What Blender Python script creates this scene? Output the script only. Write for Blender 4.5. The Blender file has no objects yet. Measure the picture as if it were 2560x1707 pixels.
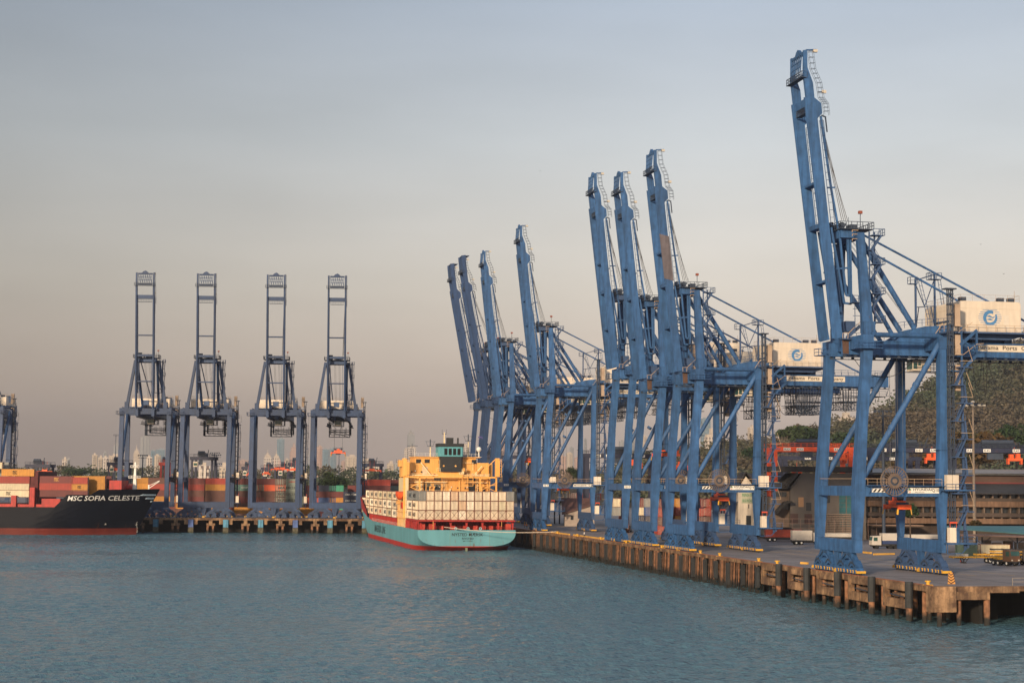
import bpy, bmesh, math, random
from math import sin, cos, pi, radians, sqrt, atan2
from mathutils import Vector, Matrix, Euler
random.seed(7)
R = random.Random(11)
sc = bpy.context.scene
C = sc.collection
# ------------------------------------------------------------ camera, sky, sun, exposure
FOC, PITCH, ROLL, A, X0, HC, DECK = 4403., .0793, .0078, .1953, 116.9, 21.05, 5.9
cam = bpy.data.objects.new('camera', bpy.data.cameras.new('camera')); C.objects.link(cam)
cam.location = (0, 0, HC)
cam.data.sensor_width = 36; cam.data.lens = 36 * FOC / 2560
cam.data.clip_start = 1; cam.data.clip_end = 40000
cam.rotation_mode = 'QUATERNION'
cam.rotation_quaternion = (Matrix.Rotation(PITCH, 3, 'X') @ Matrix.Rotation(pi / 2, 3, 'X') @ Matrix.Rotation(ROLL, 3, 'Z')).to_quaternion()
sc.camera = cam
SUN_EL, SUN_AZ = radians(13.5), atan2(-.90, -.44)      # direction towards the sun (x, y)
w = bpy.data.worlds.new('World'); sc.world = w; w.use_nodes = True
nt = w.node_tree; N = nt.nodes; L = nt.links
for n in list(N): N.remove(n)
def nd(t, **k):
    n = N.new(t)
    for a, b in k.items(): setattr(n, a, b)
    return n
sky = nd('ShaderNodeTexSky', sky_type='NISHITA', sun_disc=False)
sky.sun_elevation = SUN_EL; sky.sun_rotation = SUN_AZ; sky.dust_density = 6; sky.air_density = 1.2; sky.altitude = 20
tc = nd('ShaderNodeTexCoord'); sx = nd('ShaderNodeSeparateXYZ'); L.new(tc.outputs['Generated'], sx.inputs[0])
rp = nd('ShaderNodeValToRGB'); L.new(sx.outputs['Z'], rp.inputs[0])
el = rp.color_ramp.elements
def ramp(el, pts):
    el[0].position, el[0].color = pts[0][0], (*pts[0][1], 1)
    el[1].position, el[1].color = pts[-1][0], (*pts[-1][1], 1)
    for p, c in pts[1:-1]:
        e = el.new(p); e.color = (*c, 1)
ramp(el, [(0, (.63, .475, .38)), (.05, (.68, .55, .455)), (.11, (.66, .595, .525)), (.19, (.505, .52, .535)), (.27, (.345, .39, .465)), (1, (.18, .24, .35))])
# the sky is darker towards the left of the view: slow change of brightness with the compass direction
mr = nd('ShaderNodeMapRange'); mr.inputs[1].default_value = -.30; mr.inputs[2].default_value = .10; mr.inputs[3].default_value = .60; mr.inputs[4].default_value = 1.04
L.new(sx.outputs['X'], mr.inputs[0])
nz = nd('ShaderNodeTexNoise'); nz.inputs['Scale'].default_value = 5; nz.inputs['Detail'].default_value = 5
mp = nd('ShaderNodeMapping'); mp.inputs['Scale'].default_value = (1, 1, 5); L.new(tc.outputs['Generated'], mp.inputs[0]); L.new(mp.outputs[0], nz.inputs[0])
m2 = nd('ShaderNodeMapRange'); m2.inputs[1].default_value = .3; m2.inputs[2].default_value = .7; m2.inputs[3].default_value = .945; m2.inputs[4].default_value = 1.06; L.new(nz.outputs[0], m2.inputs[0])
mm = nd('ShaderNodeMath', operation='MULTIPLY'); L.new(mr.outputs[0], mm.inputs[0]); L.new(m2.outputs[0], mm.inputs[1])
vm = nd('ShaderNodeVectorMath', operation='SCALE'); L.new(rp.outputs[0], vm.inputs[0]); L.new(mm.outputs[0], vm.inputs['Scale'])
bg1 = nd('ShaderNodeBackground'); L.new(sky.outputs[0], bg1.inputs[0]); bg1.inputs[1].default_value = .03
bg2 = nd('ShaderNodeBackground'); L.new(vm.outputs[0], bg2.inputs[0]); bg2.inputs[1].default_value = .92
ad = nd('ShaderNodeAddShader'); L.new(bg1.outputs[0], ad.inputs[0]); L.new(bg2.outputs[0], ad.inputs[1])
wo = nd('ShaderNodeOutputWorld'); L.new(ad.outputs[0], wo.inputs[0])
sl = bpy.data.lights.new('sun', 'SUN'); sl.energy = 4.0; sl.angle = radians(4); sl.color = (1, .77, .53)
so = bpy.data.objects.new('sun', sl); C.objects.link(so)
sd = Vector((cos(SUN_AZ) * cos(SUN_EL), sin(SUN_AZ) * cos(SUN_EL), sin(SUN_EL)))
so.rotation_euler = sd.to_track_quat('Z', 'Y').to_euler()
sky.sun_rotation = pi / 2 - SUN_AZ
sc.view_settings.view_transform = 'Standard'; sc.view_settings.look = 'None'
sc.view_settings.exposure = .30; sc.view_settings.gamma = 1

# ------------------------------------------------------------ helpers
def ray(x, y):
    jx = (x - 1280) / FOC; jz = -(y - 853.5) / FOC
    ix = jx * cos(ROLL) - jz * sin(ROLL); iz = jx * sin(ROLL) + jz * cos(ROLL)
    return Vector((ix, cos(PITCH) - iz * sin(PITCH), sin(PITCH) + iz * cos(PITCH)))
def at(x, y, Y):                       # point of the place seen at photo pixel (x, y), Y metres ahead
    r = ray(x, y); t = Y / r.y
    return Vector((r.x * t, Y, r.z * t + HC))
def atz(x, y, z):
    r = ray(x, y); t = (z - HC) / r.z
    return Vector((r.x * t, r.y * t, z))
DV = Vector((-sin(A), cos(A), 0)); QV = Vector((cos(A), sin(A), 0))
def qp(s, v, z=0.): return Vector((X0, 0, 0)) + DV * s + QV * v + Vector((0, 0, z))

MATS = {}
def mat(name, col, rough=.6, metal=0., var=.12, sc_=.6, rust=0., streak=.0, bump=0., emit=None, col2=None, thr=.62, bsc=8, spec=.5, coords='Object'):
    if name in MATS: return MATS[name]
    m = bpy.data.materials.new(name); m.use_nodes = True
    n = m.node_tree.nodes; l = m.node_tree.links; b = n['Principled BSDF']
    b.inputs['Roughness'].default_value = rough; b.inputs['Metallic'].default_value = metal
    b.inputs['Specular IOR Level'].default_value = spec
    t = n.new('ShaderNodeTexCoord'); src = t.outputs[coords]
    no = n.new('ShaderNodeTexNoise'); no.inputs['Scale'].default_value = sc_; no.inputs['Detail'].default_value = 6; no.inputs['Roughness'].default_value = .65; l.new(src, no.inputs[0])
    mr = n.new('ShaderNodeMapRange'); mr.inputs[1].default_value = .3; mr.inputs[2].default_value = .7; mr.inputs[3].default_value = 1 - var; mr.inputs[4].default_value = 1 + var; l.new(no.outputs[0], mr.inputs[0])
    last = mr.outputs[0]
    if streak:
        mp = n.new('ShaderNodeMapping'); mp.inputs['Scale'].default_value = (1.6, 1.6, .12); l.new(src, mp.inputs[0])
        n2 = n.new('ShaderNodeTexNoise'); n2.inputs['Scale'].default_value = 1.2; n2.inputs['Detail'].default_value = 4; l.new(mp.outputs[0], n2.inputs[0])
        r2 = n.new('ShaderNodeMapRange'); r2.inputs[1].default_value = .35; r2.inputs[2].default_value = .65; r2.inputs[3].default_value = 1 - streak; r2.inputs[4].default_value = 1 + streak; l.new(n2.outputs[0], r2.inputs[0])
        mu = n.new('ShaderNodeMath'); mu.operation = 'MULTIPLY'; l.new(last, mu.inputs[0]); l.new(r2.outputs[0], mu.inputs[1]); last = mu.outputs[0]
    if streak:
        oi = n.new('ShaderNodeObjectInfo'); r5 = n.new('ShaderNodeMapRange'); r5.inputs[3].default_value = .84; r5.inputs[4].default_value = 1.16; l.new(oi.outputs['Random'], r5.inputs[0])
        m5 = n.new('ShaderNodeMath'); m5.operation = 'MULTIPLY'; l.new(last, m5.inputs[0]); l.new(r5.outputs[0], m5.inputs[1]); last = m5.outputs[0]
    sc1 = n.new('ShaderNodeVectorMath'); sc1.operation = 'SCALE'; l.new(last, sc1.inputs['Scale'])
    sc1.inputs[0].default_value = col
    out = sc1.outputs[0]
    if col2 or rust:
        mx = n.new('ShaderNodeMix'); mx.data_type = 'RGBA'
        mp = n.new('ShaderNodeMapping'); mp.inputs['Scale'].default_value = (1, 1, .4 if rust else 1); mp.inputs['Location'].default_value = (3.1, 7.7, 1.3); l.new(src, mp.inputs[0])
        n3 = n.new('ShaderNodeTexNoise'); n3.inputs['Scale'].default_value = 1.1 if rust else sc_ * .6; n3.inputs['Detail'].default_value = 7; n3.inputs['Roughness'].default_value = .7; l.new(mp.outputs[0], n3.inputs[0])
        r3 = n.new('ShaderNodeMapRange'); th = thr if rust else .42; r3.inputs[1].default_value = th; r3.inputs[2].default_value = th + (.06 if rust else .16); r3.inputs[3].default_value = 0; r3.inputs[4].default_value = rust if rust else 1
        l.new(n3.outputs[0], r3.inputs[0]); l.new(r3.outputs[0], mx.inputs['Factor'])
        l.new(out, mx.inputs['A']); mx.inputs['B'].default_value = (*(col2 or (.13, .05, .025)), 1); out = mx.outputs['Result']
    l.new(out, b.inputs['Base Color'])
    if bump:
        bn = n.new('ShaderNodeTexNoise'); bn.inputs['Scale'].default_value = bsc; bn.inputs['Detail'].default_value = 5; l.new(src, bn.inputs[0])
        bu = n.new('ShaderNodeBump'); bu.inputs['Strength'].default_value = bump; bu.inputs['Distance'].default_value = .1; l.new(bn.outputs[0], bu.inputs['Height']); l.new(bu.outputs[0], b.inputs['Normal'])
    if emit:
        b.inputs['Emission Color'].default_value = (*emit[0], 1); b.inputs['Emission Strength'].default_value = emit[1]
    MATS[name] = m; return m

class MB:
    def __init__(s): s.v = []; s.f = []; s.m = []; s.mi = 0
    def add(s, vs, fs):
        o = len(s.v); s.v += [tuple(p) for p in vs]
        for f in fs: s.f.append([i + o for i in f]); s.m.append(s.mi)
        return s
    def box(s, x0, x1, y0, y1, z0, z1):
        if x0 > x1: x0, x1 = x1, x0
        if y0 > y1: y0, y1 = y1, y0
        if z0 > z1: z0, z1 = z1, z0
        return s.add([(x0, y0, z0), (x1, y0, z0), (x1, y1, z0), (x0, y1, z0), (x0, y0, z1), (x1, y0, z1), (x1, y1, z1), (x0, y1, z1)],
                     [(0, 3, 2, 1), (4, 5, 6, 7), (0, 1, 5, 4), (1, 2, 6, 5), (2, 3, 7, 6), (3, 0, 4, 7)])
    def prism(s, pts, a0, a1, axis='y'):   # closed outline extruded along axis; pts are the other two coordinates in x,y,z order
        n = len(pts)
        ar = sum(pts[i][0] * pts[(i + 1) % n][1] - pts[(i + 1) % n][0] * pts[i][1] for i in range(n))
        if (ar > 0) == (axis == 'y'): pts = pts[::-1]
        def P(p, a): return {'y': (p[0], a, p[1]), 'x': (a, p[0], p[1]), 'z': (p[0], p[1], a)}[axis]
        if a0 > a1: a0, a1 = a1, a0
        vs = [P(p, a0) for p in pts] + [P(p, a1) for p in pts]
        # outline runs counter-clockwise seen from +axis
        fs = [tuple(range(n, 2 * n)), tuple(range(n - 1, -1, -1))] + [(i, (i + 1) % n, n + (i + 1) % n, n + i) for i in range(n)]
        return s.add(vs, fs)
    def bar(s, p0, p1, a=.1, b=None, a1=None, b1=None, up=(0, 0, 1)):   # rectangular bar between two points, may taper
        p0 = Vector(p0); p1 = Vector(p1); d = (p1 - p0).normalized(); b = a if b is None else b
        a1 = a if a1 is None else a1; b1 = b if b1 is None else b1
        u = Vector(up)
        if abs(d.dot(u)) > .99: u = Vector((1, 0, 0))
        x = d.cross(u).normalized(); y = x.cross(d).normalized()
        vs = []
        for p, aa, bb in ((p0, a, b), (p1, a1, b1)):
            for i, j in ((-1, -1), (1, -1), (1, 1), (-1, 1)): vs.append(p + x * (i * aa / 2) + y * (j * bb / 2))
        return s.add(vs, [(0, 3, 2, 1), (4, 5, 6, 7), (0, 1, 5, 4), (1, 2, 6, 5), (2, 3, 7, 6), (3, 0, 4, 7)][::1])
    def tube(s, p0, p1, r, n=8, r1=None):
        p0 = Vector(p0); p1 = Vector(p1); d = (p1 - p0).normalized(); r1 = r if r1 is None else r1
        u = Vector((0, 0, 1)) if abs(d.z) < .95 else Vector((1, 0, 0))
        x = d.cross(u).normalized(); y = x.cross(d).normalized()
        vs = [p0 + (x * cos(2 * pi * i / n) + y * sin(2 * pi * i / n)) * r for i in range(n)] + [p1 + (x * cos(2 * pi * i / n) + y * sin(2 * pi * i / n)) * r1 for i in range(n)]
        return s.add(vs, [tuple(range(n))[::1], tuple(range(2 * n - 1, n - 1, -1))] + [(i, n + i, n + (i + 1) % n, (i + 1) % n) for i in range(n)])
    def path(s, pts, r, n=5):
        for a, b in zip(pts, pts[1:]): s.tube(a, b, r, n)
        return s
    def ring(s, c, r, t, axis=1, n=28, arc=1.):
        k = int(n * arc); P = []
        for i in range(k + 1):
            a = 2 * pi * i / n; q = [0, 0, 0]; ax = [j for j in range(3) if j != axis]
            q[ax[0]] = r * cos(a); q[ax[1]] = r * sin(a); P.append(Vector(c) + Vector(q))
        return s.path(P, t, 4)
    def rail(s, pts, h=1.1, r=.035, step=1.6, mid=True):
        for a, b in zip(pts, pts[1:]):
            a = Vector(a); b = Vector(b); n = max(1, int((b - a).length / step)); H = Vector((0, 0, h))
            s.bar(a + H, b + H, r * 2)
            if mid: s.bar(a + H * .5, b + H * .5, r * 1.4)
            for i in range(n + 1): p = a.lerp(b, i / n); s.bar(p, p + H, r * 1.8)
        return s
    def ladder(s, p0, p1, wd=.5, side=(0, 1, 0), step=.6, r=.04):
        p0 = Vector(p0); p1 = Vector(p1); sd = Vector(side) * wd / 2
        s.bar(p0 - sd, p1 - sd, r * 2); s.bar(p0 + sd, p1 + sd, r * 2)
        n = int((p1 - p0).length / step)
        for i in range(n + 1): p = p0.lerp(p1, i / max(n, 1)); s.bar(p - sd, p + sd, r * 1.6)
        return s
    def merge(s, o, M=None):
        return s.add([(M @ Vector(p)) if M else p for p in o.v], o.f)
    def mesh(s, name, mats, smooth=False):
        me = bpy.data.meshes.new(name); me.from_pydata(s.v, [], s.f)
        for m in (mats if isinstance(mats, (list, tuple)) else [mats]): me.materials.append(m)
        if len(me.materials) > 1: me.polygons.foreach_set('material_index', s.m)
        if smooth: me.polygons.foreach_set('use_smooth', [True] * len(me.polygons))
        if len(s.f) < 40000:
            bm = bmesh.new(); bm.from_mesh(me); bmesh.ops.recalc_face_normals(bm, faces=bm.faces); bm.to_mesh(me); bm.free()
        me.update(); return me
    def build(s, name, mats, parent=None, smooth=False, loc=None, rz=0, **k):
        o = bpy.data.objects.new(name, s.mesh(name, mats, smooth)); C.objects.link(o)
        if parent: o.parent = parent
        if loc is not None: o.location = loc
        if rz: o.rotation_euler = (0, 0, rz)
        tag(o, **k); return o
def tag(o, label=None, cat=None, group=None, kind=None):
    if label: o['label'] = label
    if cat: o['category'] = cat
    if group: o['group'] = group
    if kind: o['kind'] = kind
    return o
def empty(name, loc, rz=0, **k):
    o = bpy.data.objects.new(name, None); C.objects.link(o); o.location = loc; o.rotation_euler = (0, 0, rz); o.empty_display_size = .1
    tag(o, **k); return o
def kids(o): return [c for c in bpy.data.objects if c.parent == o]
KID = {}
def copy_tree(o, parent=None, ch=None):
    ch = ch if ch is not None else childmap()
    c = o.copy(); C.objects.link(c); c.parent = parent
    for k in ch.get(o.name, []): copy_tree(k, c, ch)
    return c
def childmap():
    m = {}
    for o in bpy.data.objects:
        if o.parent: m.setdefault(o.parent.name, []).append(o)
    return m
TX = {}
def text(mb, body, M, size=1., ext=.01, wide=1.):   # flat lettering: local x = reading direction, y = up, faces +z of M
    key = body
    if key not in TX:
        cu = bpy.data.curves.new('t', 'FONT'); cu.body = body; cu.size = 1; cu.align_x = 'CENTER'; cu.align_y = 'CENTER'; cu.resolution_u = 2; cu.extrude = 0; cu.offset = .012
        to = bpy.data.objects.new('t', cu); C.objects.link(to); dg = bpy.context.evaluated_depsgraph_get(); dg.update()
        me = bpy.data.meshes.new_from_object(to.evaluated_get(dg)); vs = [v.co.copy() for v in me.vertices]; fs = [tuple(p.vertices) for p in me.polygons]
        xs = [v.x for v in vs]; ys = [v.y for v in vs]; cx = (min(xs) + max(xs)) / 2; cy = (min(ys) + max(ys)) / 2
        TX[key] = ([Vector((v.x - cx, v.y - cy, 0)) for v in vs], fs, max(xs) - min(xs), max(ys) - min(ys))
        bpy.data.objects.remove(to); bpy.data.curves.remove(cu); bpy.data.meshes.remove(me)
    vs, fs, tw, th = TX[key]
    k = size / th; kx = k if wide == 1. else wide / tw     # size = letter height; wide = total width when given
    mb.add([M @ Vector((v.x * kx, v.y * k, ext)) for v in vs], fs)
    return mb
def face(o, x, z):        # matrix: reading direction x, up z, placed at o
    x = Vector(x).normalized(); z = Vector(z).normalized(); n = x.cross(z)
    M = Matrix((x, z, n)).transposed().to_4x4(); M.translation = Vector(o); return M
# ------------------------------------------------------------ materials
BLUE = mat('crane_blue', (.027, .090, .225), .55, var=.24, rust=.6, streak=.22, thr=.665)
BLUE2 = mat('crane_blue_dull', (.012, .040, .112), .55, var=.2, rust=.5, streak=.15, thr=.70)
NAVY = mat('crane_navy_dull', (.018, .050, .135), .6, var=.15, rust=.4, streak=.12, thr=.7)
DARKB = mat('dark_blue_steel', (.035, .075, .17), .6, var=.25, rust=.5, thr=.62)
LATT = mat('dark_lattice_steel', (.03, .045, .075), .7, var=.25, rust=.4)
PATCH = mat('primer_brown', (.12, .105, .12), .8, var=.25, streak=.2)
CREAM = mat('house_cream', (.70, .61, .50), .7, var=.05, streak=.05)
RAILT = mat('rail_tan', (.42, .30, .20), .7)
ROPE = mat('steel_rope', (.10, .10, .11), .5)
YEL = mat('safety_yellow', (.62, .34, .03), .6, var=.2, rust=.5)
BLK = mat('black_rubber', (.014, .015, .017), .8, var=.3)
WHT = mat('sign_white', (.75, .74, .70), .6, var=.04)
INK = mat('sign_black', (.012, .012, .014), .6, var=.02)
ORG = mat('spreader_orange', (.75, .10, .02), .5, var=.2, rust=.4)
GLAS = mat('cab_glass', (.03, .09, .08), .15, var=.3)
RIM = mat('reel_brown', (.17, .125, .10), .6, var=.3)
LAMP = mat('lamp_glass', (.55, .50, .42), .3)
LOGOB = mat('logo_blue', (.06, .20, .42), .6); LOGOW = mat('logo_grey_blue', (.25, .33, .45), .6)

def crane_build(kind, paint, D=0., front_tie=True, lean=0., head='truss', cages=3, spread_w=None, patch=False):
    """one ship-to-shore crane; local x = landward, y = along the quay (minus = near side), z up from the deck"""
    root = empty('quay_crane', (0, 0, 0))
    HT = 44.9 if kind == 'far' else 47.
    W = lambda z: z + D if z > 20 else z
    def P(x, y, z): return (x, y, W(z))
    def B(x, z): return (x - lean * (z - 40), W(z))
    # legs
    wl = [(-.62, 5.82), (-.64, 14.4), (.2, 25), (1.15, 36), (1.2, 38.2), (2.95, 38.2), (1.8, 24.9), (1.25, 13.2), (.66, 5.82)]
    ll = [(14.98, 5.82), (14.46, 13.1), (14.9, 25), (14.95, 38.2), (16.15, 38.2), (16.15, 13.6), (15.66, 5.82)]
    for pr in (wl, ll):
        pr = [(a, W(b)) for a, b in pr]
        for s in (-1, 1):
            m = MB().prism(pr, s * 7.75, s * 9.3)
            x0 = pr[0][0]
            m.box(x0 - .03, x0 + 1.32, s * 7.7, s * 9.34, 13.0, 13.12).box(-.7 if pr is wl else 14.4, 1.5 if pr is wl else 16.2, s * 7.72, s * 9.33, W(25) - 4, W(25) - 3.9)
            m.build('leg', paint, root)
    for x0, x1 in ((-.65, .7), (14.93, 15.7)):
        if kind == 'far':
            MB().box(x0, x1, -9.3, 9.3, 3.7, 5.8).build('sill_beam', paint, root)
        else:
            MB().box(x0, x1, -9.3, 9.3, 3.7, 5.8).build('sill_beam', paint if x0 < 5 else BLUE if kind == 'near' else DARKB, root)
    # bogies: equalisers, wheels, yellow rail guards
    for xc, pm in ((0, paint), (15.3, DARKB)):
        for uc in (-5.3, 5.3):
            m = MB(); dk = MB(); dk.bar((xc - .5, uc - 2.8, 2.2), (xc - .5, uc - .3, 3.4), .1, .14).bar((xc - .5, uc + 2.8, 2.2), (xc - .5, uc + .3, 3.4), .1, .14)
            m.prism([(uc - 1.9, 3.68), (uc + 1.9, 3.68), (uc + 2.3, 3.1), (uc + 3.3, 2.35), (uc + 3.2, 1.9), (uc + 1.5, 2.35), (uc, 2.75), (uc - 1.5, 2.35), (uc - 3.2, 1.9), (uc - 3.3, 2.35), (uc - 2.3, 3.1)], xc - .42, xc + .42, 'x')
            for e in (-2.5, 2.5):
                c = uc + e
                m.prism([(c - .85, 2.45), (c + .85, 2.45), (c + 1.9, 1.5), (c + 1.7, 1.05), (c + .5, 1.35), (c, 1.6), (c - .5, 1.35), (c - 1.7, 1.05), (c - 1.9, 1.5)], xc - .6, xc + .6, 'x').bar((xc - .62, c + (1.5 if e < 0 else -1.5), 3.1), (xc - .62, c - (.2 if e < 0 else -.2), 2.2), .1, .3)
                dk.bar((xc - .68, c - 1.3, 1.5), (xc - .68, c - .15, 2.25), .08, .16); dk.bar((xc - .68, c + 1.3, 1.5), (xc - .68, c + .15, 2.25), .08, .16); dk.tube((xc - .7, c, 2.0), (xc + .7, c, 2.0), .16, 8)
            bo = m.build('bogie', pm, root)
            dk.build('link_arm', LATT, bo)
            g = MB(); yg = MB(); wh = MB()
            for e in (-3.9, -1.5, 1.5, 3.9):
                c = uc + e
                g.prism([(c - .95, .3), (c + .95, .3), (c + .95, .75), (c + .5, 1.2), (c - .5, 1.2), (c - .95, .75)], xc - .65, xc + .65, 'x')
                for q in ((-.8, .55) if kind == 'near' else (.55,) if abs(e) > 2 else ()):
                    yg = MB(); yg.bar((xc - .74, c + q, .35), (xc - .74, c + q, .85), .1, .12); yg.bar((xc - .74, c + q, .8), (xc - .74, c + q + .35, .8), .1, .12); yg.build('rail_guard', YEL, bo)
                for q in (-.5, .5): wh.tube((xc - .3, c + q, .31), (xc + .3, c + q, .31), .3, 12)
            g.build('wheel_frame', pm, bo); wh.build('wheel', LATT, bo)
            yg = MB()
            for e in ((-5.05, -4.9) if uc < 0 else (4.9, 5.05)): yg.box(xc - .8, xc + .8, uc + e - .1, uc + e + .1, .35, .75)
            yg.build('rail_guard', YEL, bo)
        MB().prism([(-1.1, 3.68), (1.1, 3.68), (.45, .9), (-.45, .9)], xc - .3, xc + .3, 'x').build('stowage_fork', paint, root)
        MB().box(xc - .6, xc + .6, -.45, .45, .15, .65).build('storm_anchor', YEL, root)
    # portal
    for s in (-1, 1):
        MB().box(1.15, 14.55, s * 8.3, s * 9.25, 13.15, 14.9).build('portal_beam', paint if s < 0 else DARKB, root)
        MB().tube(P(1.2, s * 8.6, 16.2), P(15.3, s * 8.6, 39.3), .5, 12).tube(P(6.2, s * 8.6, 24.45), P(6.5, s * 8.6, 24.9), .6, 12).tube(P(10.7, s * 8.6, 31.8), P(11, s * 8.6, 32.3), .6, 12).build('diagonal_brace', paint, root)
        MB().tube(P(2.9, s * 8.5, 40.45), P(15, s * 8.5, 40.5), .42, 12).build('top_tube', paint, root)
    if front_tie: MB().box(-.35, .75, -7.76, 7.76, 13.2, 14.85).build('tie_beam', paint, root)
    # walkway and rails on the portal
    m = MB().box(1.2, 15.2, -10.4, -9.3, 14.92, 15.02)
    for x in (2, 5.5, 8.3, 14.75): m.bar((x, -9.3, 13.6), (x, -10.3, 14.9), .1)
    m.build('walkway', paint, root)
    m = MB(); m.bar((.8, -10.35, 16.1), (14.6, -10.35, 16.1), .07); m.bar((15.0, -10.35, 15.6), (20, -10.4, 15.5), .07)
    if front_tie: m.bar((-.2, -7.7, 16.1), (-.2, 7.7, 16.1), .07)
    m.rail([(1.3, -10.35, 15), (14.6, -10.35, 15)], 1.1, .025)
    m.build('handrail', RAILT, root)
    # upper frame
    MB().box(1.1, 3.0, -9.42, 9.42, W(38.2), W(40.4)).build('cross_beam', paint, root)
    MB().box(14.85, 16.2, -9.42, 9.42, W(38.2), W(40.3)).build('cross_beam', paint, root)
    for s in (-1, 1):
        g = MB().box(-.1, 49, s * 2.4, s * 3.4, W(37.42), W(39.75)).box(.6, 49, s * 2.2, s * 3.55, W(39.76), W(39.9))
        for x in range(4, 48, 3): g.box(x, x + .06, s * 3.4, s * 3.44, W(37.5), W(39.7))
        g.prism([(9.5, W(39.9)), (13.2, W(42.2)), (15, W(42.6)), (21, W(43)), (21, W(39.9))], s * 2.45, s * 3.3)
        g.build('main_girder', paint, root)
        t = MB().box(0, 49, s * 2.9, s * 3.2, W(36.95), W(37.1))
        for x in range(0, 49, 2): t.box(x, x + .5, s * 2.95, s * 3.15, W(37.1), W(37.42))
        t.build('trolley_rail', LATT, root)
    MB().box(44, 48.8, -3.9, 3.9, W(39.92), W(40.05)).box(48.2, 48.95, -2.38, 2.38, W(37.6), W(39.6)).build('end_frame', paint, root)
    m = MB().rail([P(48.8, -4, 40), P(34, -4, 40)], 1.1).rail([P(48.8, -4, 40), P(48.8, 4, 40)], 1.1).rail([P(34, 4, 40), P(48.8, 4, 40)], 1.1)
    m.rail([P(10, -3.5, 42), P(13.4, -3.5, 42.6), P(20.5, -3.5, 43.1)], 1.1, .04, 1.).rail([P(.6, -3.6, 40), P(9, -3.6, 40)], 1.1)
    m.build('girder_railing', DARKB, root)
    for y in (-9.3, 9.3):      # collar platforms round the leg heads
        c = MB().box(-.1, 4.2, y - 1.1, y + 1.1, W(38.0), W(38.12)).rail([P(-.1, y - 1.1, 38.1), P(4.2, y - 1.1, 38.1), P(4.2, y + 1.1, 38.1), P(-.1, y + 1.1, 38.1), P(-.1, y - 1.1, 38.1)], 1.15, .045, 1.2)
        c.build('collar_platform', paint, root)
    # boom
    for s in (-1, 1):
        pr = [(-1.68, 40.0), (-6.98, 85.83), (-6.95, 90.2), (-6.35, 90.2), (-6.3, 87.2), (-5.3, 84.5), (-5.05, 81.9), (-3.8, 81.0), (-3.65, 79.2), (-4.5, 78.3), (-2.36, 58.6), (-.38, 41.8), (-.1, 40.4)]
        if head == 'plate': pr[2:5] = [(-7.2, 91.5), (-5.6, 91.8), (-5.4, 87.2)]
        m = MB().prism([B(a, b) for a, b in pr], s * 2.78, s * 3.42)
        bt = m.build('boom_girder', paint, root)
        MB().prism([B(-1.98, 40.1), B(-6.88, 81.9), B(-6.5, 81.9), B(-1.66, 40.1)], s * 2.9, s * 3.3).build('trolley_rail', paint, bt)
        if patch and s < 0:
            MB().prism([B(-4.55, 61.0), B(-5.72, 71.1), B(-3.45, 70.6), B(-2.35, 60.5)], -3.43, -3.40).build('primer_patch', PATCH, bt)
        f = MB()
        for a, b, c, d in ((-3.75, 78.8, -1.9, 66.), (-1.9, 66., -.45, 58.1), (-.45, 58.1, .68, 47.7), (.68, 47.7, 1.28, 47.6), (1.28, 47.7, 1.03, 57.4), (-2.0, 59.4, .33, 46.3), (.33, 46.3, 1.6, 46.2), (1.6, 46.2, 1.5, 57.4)):
            pa = B(a, b) if b > 58 and a < -.4 else (a, W(b)); pb = B(c, d) if d > 58 and c < -.4 else (c, W(d))
            f.bar((pa[0], s * 2.95, pa[1]), (pb[0], s * 2.95, pb[1]), .34, .34)
        f.bar((B(-2.7, 66.4)[0], s * 2.95, W(66.3)), (B(-1.2, 66)[0], s * 2.95, W(66.4)), .25).bar((-1.1, s * 2.95, W(52.2)), (1.6, s * 2.95, W(52.5)), .3)
        f.build('forestay', paint, root)
        l = MB(); k = [B(-1.75, 59.8), B(-3.75, 78)]
        l.ladder((k[0][0], s * 3.3, k[0][1]), (k[1][0], s * 3.3, k[1][1]), .7, (1, 0, .1), 1.25, .045)
        k = [B(.3, 41.5), B(-1.7, 58.5)]
        l.ladder((k[0][0], s * 2.2, k[0][1]), (k[1][0], s * 2.2, k[1][1]), .55, (1, 0, .1), 1.1, .045)
        l.build('boom_ladder', DARKB, bt)
    for z0, z1 in ((80.6, 82), (59.4, 60.2), (67, 67.4), (50, 50.4)):
        a = B(-1.75 - .115 * (z0 - 40), z0); MB().box(a[0] + .2, a[0] + 1.7, -2.8, 2.8, W(z0), W(z1)).build('boom_cross_tie', paint, root)
    hd = MB()
    if head == 'truss':
        a = B(-7.3, 86.1); b = B(-6.95, 90.0)
        for i in range(7):
            y = -2.4 + i * .8; hd.bar((a[0], y, a[1]), (b[0], y, b[1]), .13)
            if i < 6: hd.bar((a[0], y, a[1] + .2), (b[0], y + .8, b[1] - .6), .13)
        for q in (0, .35, .62, .9): hd.bar((a[0] + (b[0] - a[0]) * q, -2.42, a[1] + (b[1] - a[1]) * q), (a[0] + (b[0] - a[0]) * q, 2.42, a[1] + (b[1] - a[1]) * q), .16)
        hd.box(b[0] + .1, b[0] + .5, -2.61, 2.61, W(89.5), W(90.1)).box(a[0] + .6, a[0] + .8, -2.61, 2.61, W(85.6), W(86.2))
        hd.prism([(-1.2, W(90.1)), (-.5, W(90.8)), (0, W(91)), (.7, W(90.7)), (1.3, W(90.1))], b[0] + .1, b[0] + .6, 'x')
    else:
        b = B(-6.2, 90.0); hd.box(b[0] - .5, b[0] + .5, -2.41, 2.41, W(85.4), W(91.3)).box(b[0] - .7, b[0] + 1.9, -3.2, 3.2, W(91.5), W(91.65))
    hd.build('boom_head', paint if kind != 'near' else BLUE, root)
    hp = MB(); a = B(-7.5, 85.3)
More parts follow.
